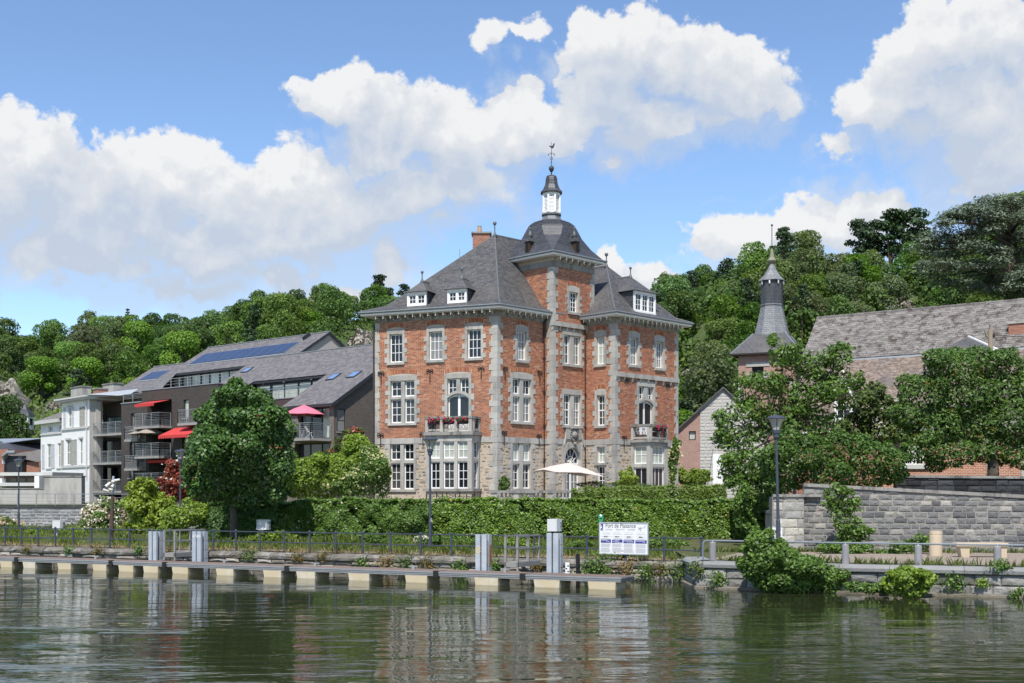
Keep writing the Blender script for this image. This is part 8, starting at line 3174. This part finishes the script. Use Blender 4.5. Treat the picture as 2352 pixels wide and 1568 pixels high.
plant('ivy', 'bright ivy draped over the wall behind the left ladder platform', 'ivy', [(415, 1190, 34, 26), (450, 1180, 36, 28), (475, 1175, 20, 22), (385, 1220, 26, 16), (430, 1225, 40, 12), (470, 1220, 26, 14)], 60.6, 6500, .16, M_l_bright, depth=.8)
plant('laurel_bush', 'tall bright green laurel shrub left of the manor behind the terrace hedge', 'shrub',
      [(705, 1090, 46, 40), (745, 1080, 50, 32), (690, 1120, 40, 26), (790, 1085, 40, 36), (740, 1115, 60, 32), (820, 1030, 34, 34), (835, 1065, 32, 38), (775, 1060, 26, 20)], 63.5, 13000, .16, M_l_bright, depth=1.0)
plant('viburnum_bush', 'green shrub with flat cream flower heads against the left corner of the manor', 'shrub',
      [(860, 1075, 34, 40), (840, 1105, 46, 34), (800, 1120, 44, 22), (880, 1110, 16, 36), (850, 1050, 20, 20)], 62.4, 7000, .14, M_l_mid, extra=((M_bl_cream, 850, .12, 'flower_head'),))
plant('mixed_shrub', 'pinkish green shrub against the gable of the apartment building', 'shrub', [(790, 1040, 24, 26), (810, 1005, 22, 20), (765, 1050, 18, 16)], 66.5, 2600, .16, M_l_olive, extra=((M_l_red, 240, .15, 'red_leaves'),))
plant('dark_shrub', 'narrow dark shrub between the round tree and the bright laurel', 'shrub', [(672, 1060, 14, 26), (668, 1095, 20, 26), (655, 1120, 16, 20)], 64, 2200, .16, M_l_mid)
plant('golden_bush', 'small golden green ball shaped bush on the manor terrace', 'bush', [(1443, 1100, 20, 20), (1436, 1110, 16, 12), (1452, 1108, 16, 14)], 63.5, 2000, .13, M_l_lime)
plant('lavender', 'grassy lavender tufts at the foot of the manor wing', 'plants', [(1360, 1115, 26, 10), (1400, 1117, 22, 9), (1478, 1118, 22, 8)], 63.0, 1300, .16, M_l_olive, aspect=.2)
plant('wall_shrub', 'small shrub at the foot of the manor corner behind the balustrade', 'shrub', [(1160, 1110, 12, 14), (1154, 1120, 10, 10)], 62.6, 700, .12, M_l_mid)
plant('climbing_rose', 'climbing rose with cream flowers on the right end of the manor wing', 'climber', [(1550, 1040, 10, 24), (1546, 1070, 9, 24), (1553, 1018, 8, 12), (1545, 1098, 6, 18)], 68.0, 1700, .13, M_l_mid, extra=((M_bl_cream, 160, .13, 'flower'),))
plant('clipped_bush', 'clipped laurel bush between the manor wing and the pink brick house', 'bush', [(1575, 1095, 18, 14), (1605, 1095, 20, 15), (1592, 1105, 34, 12)], 72, 3000, .14, M_l_bright)
plant('hedge_shrub', 'rounded green shrub swelling out of the hedge behind the middle lamp post', 'shrub', [(945, 1200, 34, 28), (970, 1185, 24, 22), (930, 1225, 34, 18), (972, 1220, 22, 20)], 57.0, 5500, .12, M_l_mid)
plant('white_flowers', 'clump of small white flowers at the foot of the middle lamp post', 'flowers', [(970, 1240, 14, 9)], 49.5, 160, .10, M_l_mid, extra=((M_bl_white, 160, .07, 'flower'),))
plant('tangled_climber', 'tangle of mixed climbers drooping at the right end of the ivy beside the pier', 'climber', [(1715, 1150, 24, 34), (1742, 1175, 26, 40), (1705, 1185, 20, 34), (1735, 1215, 24, 24), (1765, 1165, 14, 34)], 47.5, 6000, .15, M_l_mid, shell=.5)


def slab_foliage(name, label, cat, u0, u1, Y0, Y1, vtop, vbot, n, size, mat, thick, bump=.07, extra=None):
    """ivy or hedge: leaves over the front and top of a long bank"""
    u = rng.uniform(u0, u1, n)
    k = (u - u0) / (u1 - u0)
    Y = Y0 + (Y1 - Y0) * k
    vt = np.interp(u, [p[0] for p in vtop], [p[1] for p in vtop]) + 1.6 * np.sin(u * .06) + 1.2 * np.sin(u * .17 + 1) + rng.normal(0, .8, n)
    vb = np.interp(u, [p[0] for p in vbot], [p[1] for p in vbot]) + 4 * np.sin(u * .09) + 3 * np.sin(u * .23)
    zt = EH + (HV - vt) / F * Y
    zb = EH + (HV - vb) / F * Y
    onTop = rng.random(n) < .22
    h = rng.random(n)
    z = np.where(onTop, zt + rng.normal(0, .03, n), zb + (zt - zb) * h)
    bul = bump * (np.sin(u * .045 + z * 3.1) * .5 + np.sin(u * .11 - z * 5) * .3 + np.sin(u * .21 + z * 8) * .25)
    y = np.where(onTop, Y - thick + rng.random(n) * (thick + .5), Y - thick - bul + np.where(h > .85, (h - .85) * thick * 1.2, 0) + rng.random(n) ** 2 * .22)
    x = (u - CX) / F * Y
    stray = rng.random(n) < .012
    z = np.where(stray & onTop, z + rng.random(n) * .22, z)
    p = np.stack([x, y, z], 1)
    nr = np.where(onTop[:, None], np.array([0, -.3, 1.0]), np.stack([np.cos(u * .11 - z * 5) * .35, -np.ones(n) * .75, .75 + np.cos(u * .045 + z * 3.1) * .3], 1))
    c = (float((P(u0, 0, Y0).x + P(u1, 0, Y1).x) / 2), (Y0 + Y1) / 2, .7)
    th = thing(name, label, cat, c)
    thin = np.sin(u * .031 + z * 2.3) + np.sin(u * .083 - z * 4.1 + 2) + .8 * np.sin(u * .19 + z * 6.7)
    keep = rng.random(n) < np.clip(1.05 + .42 * thin, .16, 1)
    p, nr = p[keep], nr[keep]
    n = len(p)
    leaves(p, nr, size, mat, 'leaves', .8, .42, th, 'stuff', c)
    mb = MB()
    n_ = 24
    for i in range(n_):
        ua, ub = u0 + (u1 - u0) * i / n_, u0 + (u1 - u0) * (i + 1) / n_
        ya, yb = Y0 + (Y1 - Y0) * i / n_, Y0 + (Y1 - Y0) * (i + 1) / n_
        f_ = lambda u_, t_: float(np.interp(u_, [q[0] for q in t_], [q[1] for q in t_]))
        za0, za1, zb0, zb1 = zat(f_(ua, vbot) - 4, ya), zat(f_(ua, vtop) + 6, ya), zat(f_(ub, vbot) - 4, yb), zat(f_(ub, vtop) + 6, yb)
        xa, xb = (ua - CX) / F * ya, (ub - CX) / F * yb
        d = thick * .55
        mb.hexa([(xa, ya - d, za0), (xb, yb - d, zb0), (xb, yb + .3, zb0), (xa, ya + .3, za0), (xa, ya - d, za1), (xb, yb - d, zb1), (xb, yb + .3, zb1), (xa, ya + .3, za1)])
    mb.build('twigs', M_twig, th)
    if extra:
        m2, n2, s2, nm = extra
        i = rng.integers(0, n, n2)
        leaves(p[i] - (0, .06, 0), nr[i], s2, m2, nm, .8, .5, th, 'stuff', c)
    return th


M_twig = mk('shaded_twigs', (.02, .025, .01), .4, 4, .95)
M_yleaf = mk('yellow_leaf', (.50, .30, .04), .3, 6, .7)
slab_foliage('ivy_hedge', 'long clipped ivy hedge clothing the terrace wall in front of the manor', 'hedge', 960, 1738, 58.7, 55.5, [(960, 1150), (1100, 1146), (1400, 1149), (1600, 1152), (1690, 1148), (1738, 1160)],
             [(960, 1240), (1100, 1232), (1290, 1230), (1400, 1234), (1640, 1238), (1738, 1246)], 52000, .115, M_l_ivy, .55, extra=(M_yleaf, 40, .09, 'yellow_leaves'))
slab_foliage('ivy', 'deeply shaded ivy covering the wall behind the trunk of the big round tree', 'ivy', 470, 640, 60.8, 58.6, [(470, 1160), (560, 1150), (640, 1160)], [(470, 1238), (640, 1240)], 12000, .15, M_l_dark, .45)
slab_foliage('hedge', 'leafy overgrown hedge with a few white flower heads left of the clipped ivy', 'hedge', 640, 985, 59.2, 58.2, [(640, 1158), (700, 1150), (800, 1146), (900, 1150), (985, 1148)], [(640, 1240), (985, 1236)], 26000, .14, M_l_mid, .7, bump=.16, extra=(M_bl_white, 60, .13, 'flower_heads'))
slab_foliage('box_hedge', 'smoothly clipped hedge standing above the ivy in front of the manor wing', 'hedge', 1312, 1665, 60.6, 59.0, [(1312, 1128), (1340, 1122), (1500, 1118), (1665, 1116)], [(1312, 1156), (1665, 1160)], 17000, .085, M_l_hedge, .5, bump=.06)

# grass and weeds along the quay
def grass(name, label, n, size, mat, region, zf, aspect=.18, kind='stuff'):
    """blades over a plan strip: region() gives x, y arrays"""
    x, y, h = region(n)
    z = zf(x, y)
    s = size * (.5 + rng.random(n)) * h
    a = rng.uniform(0, math.pi, n)
    lean = rng.normal(0, .35, (n, 2)) * s[:, None]
    w = s * aspect
    b0 = np.stack([x - np.cos(a) * w * .5, y - np.sin(a) * w * .5, z], 1)
    b1 = np.stack([x + np.cos(a) * w * .5, y + np.sin(a) * w * .5, z], 1)
    m0 = np.stack([x + lean[:, 0] * .4 + np.cos(a) * w * .35, y + lean[:, 1] * .4 + np.sin(a) * w * .35, z + s * .6], 1)
    t = np.stack([x + lean[:, 0], y + lean[:, 1], z + s], 1)
    v = np.stack([b0, b1, m0, t], 1).reshape(-1, 3)
    me = np_mesh(name, v, np.arange(4 * n).reshape(n, 4), mat, rng.random(n))
    o = link(name, me, None, None, kind)
    return tag(o, label, 'grass')


QLa = np.array(QL)


def quayY(x):
    return np.interp(x, QLa[:, 0], QLa[:, 1])


def strip_left(n):
    u = rng.uniform(-160, 1640, n * 2)
    Yb = np.interp(u, [-160, 300, 470, 640, 1000, 1640], [82, 79, 69, 59.6, 57.5, 55.6])
    t = rng.random(n * 2) ** 1.25
    # nearest ground just behind the quay edge along the same column
    k = (u - CX) / F
    Yq = np.full(len(u), 40.0)
    for (xa, ya), (xb, yb) in zip(QL, QL[1:]):
        dx, dy = xb - xa, yb - ya
        s = (k * ya - xa) / (dx - k * dy)
        ok = (s >= 0) & (s <= 1)
        Yq = np.where(ok, ya + dy * s, Yq)
    Y = Yq + .55 + (Yb - Yq - .5) * t
    clump = .5 + .9 * np.clip(np.sin(u * .05) + np.sin(u * .13 + Y) + np.sin(Y * 1.3), 0, 2) + np.where(t > .6, .8, 0)
    keep = rng.random(len(u)) < np.where(Y < Yq + 1.9, .28, .9)
    keep &= np.arange(len(u)) < n * 2
    return (k * Y)[keep], Y[keep], clump[keep]


def grass_fix(n):
    x, y, h = strip_left(n)
    while len(x) < n:
        a, b, c = strip_left(n)
        x, y, h = np.concatenate([x, a]), np.concatenate([y, b]), np.concatenate([h, c])
    return x[:n], y[:n], h[:n]


gl2 = lambda x, y: np.full(len(x), ZL + .065)
grass('grass', 'rough green grass growing between the quay railing and the walls', 60000, .115, M_grass, grass_fix, gl2, .25)
grass('dry_grass', 'pale dry grass along the old quay edge', 5000, .13, M_straw, lambda n: (lambda x: (x, quayY(x) + .2 + np.abs(rng.normal(0, .5, n)), .4 + rng.random(n)))(rng.uniform(-30, 5.6, n)), gl2, .12)


def strip_right(n):
    x = rng.uniform(6.5, 26, n)
    yq = np.interp(x, [5.75, 9.7, 14.46, 42], [37.0, 35.15, 33.4, 23.3])
    yw = np.interp(x, [8, 18, 45], [42.6, 41.6, 37.2])
    side = rng.random(n) < .55
    y = np.where(side, yw - np.abs(rng.normal(0, .35, n)), yq + .45 + np.abs(rng.normal(0, .2, n)))
    ok = (np.sin(x * 2.1) + np.sin(x * 5.3 + side) > .2)
    y = np.where(ok, y, np.where(side, yw - .1, yq + .3))
    return x, y, .35 + .6 * rng.random(n)


grass('verge_grass', 'thin grass at the edges of the gravel promenade', 6000, .22, M_grass, strip_right, lambda x, y: np.full(len(x), ZR + .06), .16)
# weeds in taller clumps behind the railing
for lst, Y, n, m_, label in (([(1000, 1245, 40, 14), (1050, 1245, 44, 16), (1090, 1248, 30, 14)], 51.5, 3600, M_l_mid, 'tall leafy weeds behind the railing right of the middle lamp post'),
                             ([(860, 1240, 30, 12), (900, 1246, 34, 12)], 51.0, 2000, M_l_mid, 'leafy weeds behind the railing left of the middle lamp post'),
                             ([(1330, 1252, 30, 12), (1510, 1248, 34, 14), (1560, 1256, 26, 10)], 47.5, 2600, M_l_mid, 'weeds at the railing on both sides of the harbour board'),
                             ([(170, 1225, 40, 10), (80, 1228, 36, 10)], 66, 1800, M_l_bright, 'long grass tussocks around the pale electric box at the left'),
                             ([(1175, 1250, 30, 12), (1215, 1252, 24, 10)], 48, 1700, M_l_bright, 'weeds behind the right ladder platform'),
                             ([(625, 1232, 28, 12), (590, 1240, 24, 10), (660, 1238, 26, 10)], 55, 1800, M_l_bright, 'ivy and weeds at the foot of the stone gate post')):
    plant('weed_patch', label, 'weeds', lst, Y, n, .13, m_, shell=.8, inner=.3, aspect=.35)

# plants rooted in the joints of the old quay wall
for i, (u, v, k, m_) in enumerate([(65, 1262, 1, M_fern), (160, 1262, 1, M_l_mid), (232, 1263, 1.2, M_fern), (322, 1262, 1, M_l_mid), (355, 1266, 1.2, M_fern), (390, 1264, 1.2, M_fern), (455, 1268, 1.3, M_fern), (575, 1272, 1.6, M_l_olive),
                                   (690, 1278, 1.5, M_fern), (745, 1276, 1.1, M_fern), (835, 1292, 1.3, M_l_mid), (890, 1292, 1.5, M_straw), (935, 1290, 1.4, M_l_olive), (985, 1295, 1.6, M_fern), (1060, 1300, 1.5, M_l_mid), (1140, 1298, 1.3, M_l_mid),
                                   (1235, 1300, 1.2, M_fern), (1262 + 100, 1300, 1.9, M_l_mid), (1388, 1300, 2.4, M_l_mid), (1440, 1302, 1.6, M_straw), (1490, 1312, 1.8, M_l_mid), (1520, 1306, 1.4, M_fern), (1565, 1312, 2.2, M_l_mid), (1605, 1305, 1.5, M_l_olive), (1650, 1328, 1.4, M_l_mid), (2190, 1335, 1.4, M_l_mid), (2300, 1300, 1.1, M_l_mid), (2255, 1338, .8, M_l_bright), (2340, 1360, 1.0, M_l_mid)]):
    best = None
    for pts in (QL, QR):
        for a, b in zip(pts, pts[1:]):
            f = Face(a, (b[0] - a[0], b[1] - a[1]))
            s, z = f.sz(u, v)
            if 0 <= s <= math.hypot(b[0] - a[0], b[1] - a[1]):
                best = f.pt(s, max(.12, z), .08) if best is None else best
    n = int(130 * k)
    d = rng.normal(0, 1, (n, 3)) * (.13 * k, .06, .09 * k)
    d[:, 1] = -np.abs(d[:, 1])
    th = thing('wall_fern', 'small plant rooted in the joints of the quay wall above the water', 'plant', best, 'plants in the quay wall')
    leaves(np.array(best) + d, np.tile((0, -.8, .6), (n, 1)), .09, m_, 'leaves', .4 if m_ is M_fern else .6, .7, th, 'stuff', tuple(best))

# ------------------------------------------------------------------ trees of the wooded hill
M_h = [leaf_mat('wood_leaf_a', (0.039, 0.083, 0.020), (0.089, 0.173, 0.035), (0.157, 0.275, 0.057), .2, .42, obj_var=.6, patch=.25),
       leaf_mat('wood_leaf_b', (0.062, 0.118, 0.020), (0.128, 0.236, 0.035), (0.225, 0.353, 0.066), .2, .42, obj_var=.6, patch=.25),
       leaf_mat('wood_leaf_c', (0.058, 0.098, 0.035), (0.121, 0.180, 0.066), (0.216, 0.285, 0.116), .2, .42, obj_var=.6, patch=.25)]
M_pine = leaf_mat('pine_needle', (0.018, 0.039, 0.015), (0.039, 0.075, 0.030), (0.075, 0.123, 0.051), .2, .15, obj_var=.5)
M_cedar = leaf_mat('cedar_needle', (0.056, 0.084, 0.057), (0.128, 0.167, 0.113), (0.243, 0.284, 0.200), .2, .12, patch=.5)


def crown_proto(kind, seed):
    """crown and trunk meshes about the origin, foot at z = 0, unit tree ~10 m tall"""
    r = random.Random(seed)
    if kind == 'broad':
        bl = []
        H, Rr = 10.0, r.uniform(3.6, 4.4)
        for k in range(17):
            w = r.uniform(0, 6.283)
            zz = r.uniform(2.2, 8.6)
            q = Rr * math.sqrt(max(.05, 1 - ((zz - 4.6) / 4.9) ** 2)) * .70
            s = r.uniform(1.1, 1.9)
            bl.append(((q * math.cos(w), q * math.sin(w), zz), (s * 1.1, s * 1.1, s * .95)))
        bl.append(((0, 0, 8.4), (1.7, 1.7, 1.5)))
        p, n = blob_points(bl, 4200, .40, .35, .72)
        mt = M_h[seed % 3]
        size = .43
    elif kind == 'airy':
        bl = []
        for k in range(11):
            w = r.uniform(0, 6.283)
            zz = r.uniform(3.5, 10.5)
            q = 1.9 * (1 - abs(zz - 6.5) / 6)
            s = r.uniform(.6, 1.1)
            bl.append(((q * math.cos(w), q * math.sin(w), zz), (s, s, s * 1.2)))
        p, n = blob_points(bl, 900, .8, .2, .2)
        mt, size = M_h[2], .42
    elif kind == 'pine':
        bl = []
        for k in range(13):
            w = r.uniform(0, 6.283)
            zz = 5.5 + 5.0 * (k / 12)
            q = r.uniform(.5, 2.2) * (1.15 - .8 * (k / 12))
            bl.append(((q * math.cos(w), q * math.sin(w), zz), (r.uniform(.9, 1.5), r.uniform(.9, 1.5), r.uniform(.35, .6))))
        p, n = blob_points(bl, 1700, .6, .3, .3)
        mt, size = M_pine, .40
    else:                                          # spruce
        bl = []
        for k in range(15):
            zz = 1.5 + 9 * k / 14
            q = 1.7 * (1 - k / 15)
            for j in range(4):
                w = j * 1.57 + k * .8
                bl.append(((q * .6 * math.cos(w), q * .6 * math.sin(w), zz), (.35 + q * .5, .35 + q * .5, .28)))
        p, n = blob_points(bl, 2000, .6, -.1, .3)
        mt, size = M_pine, .36
    nn = n + (0, -.3, .5) + rng.normal(0, .7, n.shape)
    nn /= np.linalg.norm(nn, axis=1)[:, None]
    t = np.cross(nn, rng.normal(0, 1, nn.shape))
    t /= np.linalg.norm(t, axis=1)[:, None]
    b_ = np.cross(nn, t)
    s = size * (.6 + .8 * rng.random((len(p), 1)))
    v = np.stack([p - t * s * .5, p + b_ * s * .38, p + t * s * .5, p - b_ * s * .38], 1).reshape(-1, 3)
    me = np_mesh('crown', v, np.arange(len(v)).reshape(-1, 4), mt, rng.random(len(p)))
    mb = MB()
    top = 8.5 if kind != 'spruce' else 10.2
    mb.tube([(0, 0, -1.5), (.1, 0, top * .5), (0, 0, top)], [.24, .17, .05], 6)
    if kind != 'spruce':
        for c, rr in bl[:10]:
            k = r.uniform(.3, .75)
            mb.tube([(0, 0, top * k), (c[0] * .6, c[1] * .6, top * k * .5 + c[2] * .5), c], [.10, .07, .03], 5)
    return me, mb.mesh('trunk', M_bark, uv=False)


PROTO = {k: [crown_proto(k, i) for i in range(n)] for k, n in (('broad', 7), ('airy', 2), ('pine', 3), ('spruce', 1))}
LAB = {('broad', 0): 'broadleaf tree in the dense wood on the left hillside', ('broad', 1): 'broadleaf tree in the dense wood on the right hillside',
       ('pine', 0): 'dark pine in the wood on the left hillside', ('pine', 1): 'dark pine in the wood on the right hillside',
       ('airy', 0): 'thin airy tree in the wood on the left hillside', ('airy', 1): 'thin airy tree in the wood on the right hillside',
       ('spruce', 0): 'narrow spruce in the wood on the left hillside', ('spruce', 1): 'narrow spruce in the wood on the right hillside'}


def wood_tree(kind, p, s, label=None, var=None, stretch=1.0):
    cm, tm = PROTO[kind][var if var is not None else random.randrange(len(PROTO[kind]))]
    side = 0 if p.x < 3 else 1
    nm = {'broad': 'broadleaf_tree', 'airy': 'airy_tree', 'pine': 'pine_tree', 'spruce': 'spruce_tree'}[kind]
    t = link(nm, tm, None, p)
    t.rotation_euler = (0, 0, random.uniform(0, 6.28))
    t.scale = (s, s, s * stretch)
    tag(t, label or LAB[(kind, side)], 'tree', None if label else 'trees of the %s hillside wood' % ('left', 'right')[side])
    c = link('crown', cm, t)
    return t


# individual trees that stand out on the skyline
def at_px(u, v, t=None):
    """hill point under pixel column u whose foot projects at row v"""
    for k in range(260):
        q = hill_pt(u, k / 200)
        if HV - (q.z - EH) / q.y * F <= v:
            return q
    return hill_pt(u, 1.0)


def skyline(kind, u, vtop, s, label, var=0, stretch=1.0, tt=1.02):
    q = hill_pt(u, tt)
    h = (10.6 if kind != 'broad' else 10.0) * s * stretch
    q.z = zat(vtop, q.y) - h
    wood_tree(kind, q, s, label, var, stretch)


skyline('spruce', 293, 710, 1.0, 'narrow spruce standing above the left skyline', 0, 1.0)
skyline('spruce', 270, 728, .85, 'shorter dark conifer beside the narrow spruce on the left skyline')
skyline('airy', 208, 716, 1.0, 'thin airy tree on the left skyline left of the two conifers', 0)
skyline('airy', 245, 728, .85, 'smaller airy tree touching the dark conifer on the left skyline', 1)
skyline('pine', 876, 634, 1.25, 'wind shaped pine on the skyline just left of the manor roof', 0)
skyline('pine', 930, 655, .9, 'pine crown peeping over the left eave of the manor', 1)
skyline('broad', 8, 728, 1.5, 'big dark round tree at the left edge of the skyline', 0)
skyline('pine', 1972, 512, 1.2, 'leftmost of the umbrella pines on the right skyline', 0)
skyline('pine', 2006, 510, 1.15, 'second umbrella pine from the left on the right skyline', 2)
skyline('pine', 2046, 488, 1.35, 'broad dark umbrella pine third from the left on the right skyline', 1)
skyline('pine', 2078, 490, 1.3, 'umbrella pine fourth from the left on the right skyline', 0)
skyline('pine', 2104, 486, 1.3, 'umbrella pine next to the big cedar on the right skyline', 2)
skyline('pine', 1850, 533, 1.0, 'dark spreading pine on the crest right of the slate spire', 1)
skyline('pine', 1795, 538, .95, 'dark pine on the crest directly behind the slate spire', 0)
skyline('airy', 1940, 585, .8, 'thin pale tree in the dip of the right skyline', 0)
skyline('broad', 2330, 440, 1.0, 'pale green tree rising behind the cedar at the right edge', 4)
wood, mass = [], []
tries = 0
CLEAR = [(-60, 862, 26, 922), (92, 914, 128, 944), (44, 936, 72, 1005), (2062, 690, 2110, 725), (1560, 840, 1598, 890), (800, 750, 860, 790)]
while len(mass) < 420 and tries < 16000:
    tries += 1
    u = random.uniform(-220, 2560)
    if 905 < u < 1480 and random.random() < .97:
        continue
    t = random.random() ** .85 * 1.03
    q = hill_pt(u, t)
    s = random.uniform(.48, .82) * (1.0 if u < 1400 else .84)
    vtop = HV - (q.z + 9.6 * s - EH) / q.y * F
    vfoot = HV - (q.z - EH) / q.y * F
    if u > 1500 and vtop > (1010 if u < 1700 else 800):
        continue
    if 280 < u < 870 and vtop > np.interp(u, [280, 480, 760, 870], [890, 805, 770, 800]) + 15:
        continue
    if u < 280 and vtop > 985:
        continue
    wpx = 3.6 * s / q.y * F
    if any(a < u + wpx * .6 and u - wpx * .6 < c and b < vfoot and vtop + 25 < d for a, b, c, d in CLEAR):
        continue
    need = (3.9 if len(wood) < 268 else 2.6) * s
    if any((q.x - w.x) ** 2 + (q.y - w.y) ** 2 < need * need for w in wood + mass):
        continue
    if len(wood) < 268:
        wood.append(q)
        kind = random.choices(['broad', 'pine', 'airy', 'spruce'], [.86, .07, .05, .02] if u < 1400 else [.74, .19, .06, .01])[0]
        wood_tree(kind, q, s * (1.05 if kind != 'broad' else 1.15), stretch=random.uniform(.9, 1.15))
    else:
        mass.append(q)
# the rest of the wood reads as one mass of lower crowns
bl = [((q.x, q.y, q.z + random.uniform(1.2, 3.2)), (random.uniform(1.8, 2.7), random.uniform(1.8, 2.7), random.uniform(1.6, 2.6))) for q in mass]
p, nr = blob_points(bl, 95000, .35, .4, .6)
o = leaves(p, nr + (0, -.3, .5), .55, leaf_mat('wood_mass_leaf', (.034, .068, .014), (.070, .128, .026), (.120, .190, .05), .2, .3, patch=.09), 'distant_wood', .75, .7)
o['kind'] = 'stuff'
tag(o, 'mass of lower crowns filling the wooded hillsides behind the houses', 'wood')
# undergrowth between the trees
n = 62000
uu = rng.uniform(-300, 2700, n)
uu = uu[(uu < 900) | (uu > 1470)]
tt = rng.random(len(uu)) ** .9
pts = np.array([tuple(hill_pt(float(a), float(b_))) for a, b_ in zip(uu, tt)])
vv = HV - (pts[:, 2] - EH) / pts[:, 1] * F
ok = np.ones(len(uu), bool)
for a, b_, c, d in CLEAR:
    ok &= ~((uu > a + 4) & (uu < c - 4) & (vv > b_ + 6) & (vv < d - 6))
pts, uu = pts[ok], uu[ok]
h = np.clip(np.sin(pts[:, 0] * .45) + np.sin(pts[:, 1] * .6 + pts[:, 0] * .2) + rng.normal(0, .6, len(uu)), 0, 3)
pts[:, 2] += rng.random(len(uu)) * (.4 + h * .9)
M_under = leaf_mat('undergrowth_leaf', (0.040, 0.076, 0.017), (0.093, 0.160, 0.030), (0.185, 0.253, 0.058), .2, .3, patch=.12)
o = leaves(pts, np.tile((0, -.5, .8), (len(pts), 1)), .62, M_under, 'undergrowth', .7, .7)
o['kind'] = 'stuff'
tag(o, 'mixed undergrowth covering the hillside between the trees', 'undergrowth')

# blue-grey cedar at the right
Yc = 112
cb_ = P(2318, 705, Yc)
ced = thing('cedar_tree', 'huge blue grey cedar with layered branches towering behind the long slate roof', 'tree', (cb_.x, Yc, cb_.z - 4))
pads = []
r_ = random.Random(4)
outl = [(482, 2255, 2380), (495, 2170, 2420), (510, 2150, 2440), (545, 2125, 2450), (580, 2110, 2460), (615, 2115, 2470), (650, 2150, 2480), (680, 2220, 2480)]
mbT = MB().tube([(cb_.x, Yc, cb_.z - 4), (cb_.x + .2, Yc, cb_.z + 4), (cb_.x + .1, Yc, zat(500, Yc))], [.7, .5, .15], 9)
for v, ua, ub_ in outl:
    k = int((ub_ - ua) / 17)
    for j in range(k):
        u = ua + (ub_ - ua) * (j + r_.random()) / k
        vv_ = v + r_.uniform(-14, 14) - (10 if u > 2200 else 0)
        yy = Yc + r_.uniform(-5, 4)
        p = P(u, vv_, yy)
        pads.append(((p.x, p.y, p.z), (r_.uniform(1.0, 1.9), r_.uniform(1.0, 1.9), r_.uniform(.3, .75))))
        if j % 4 == 0:
            a = Vector((cb_.x + .1, Yc, min(p.z + .3, zat(505, Yc))))
            mbT.tube([a - Vector((0, 0, .8)), a.lerp(p, .5) + Vector((0, 0, .2)), p], [.2, .13, .05], 5)
p, nr = blob_points(pads, 42000, .7, .4, .2)
nr[:, 2] = np.abs(nr[:, 2]) + .6
leaves(p, nr, .36, M_cedar, 'crown', .32, .45, ced, None, (cb_.x, Yc, cb_.z - 4))
mbT.build('trunk', M_bark, ced, smooth=True)
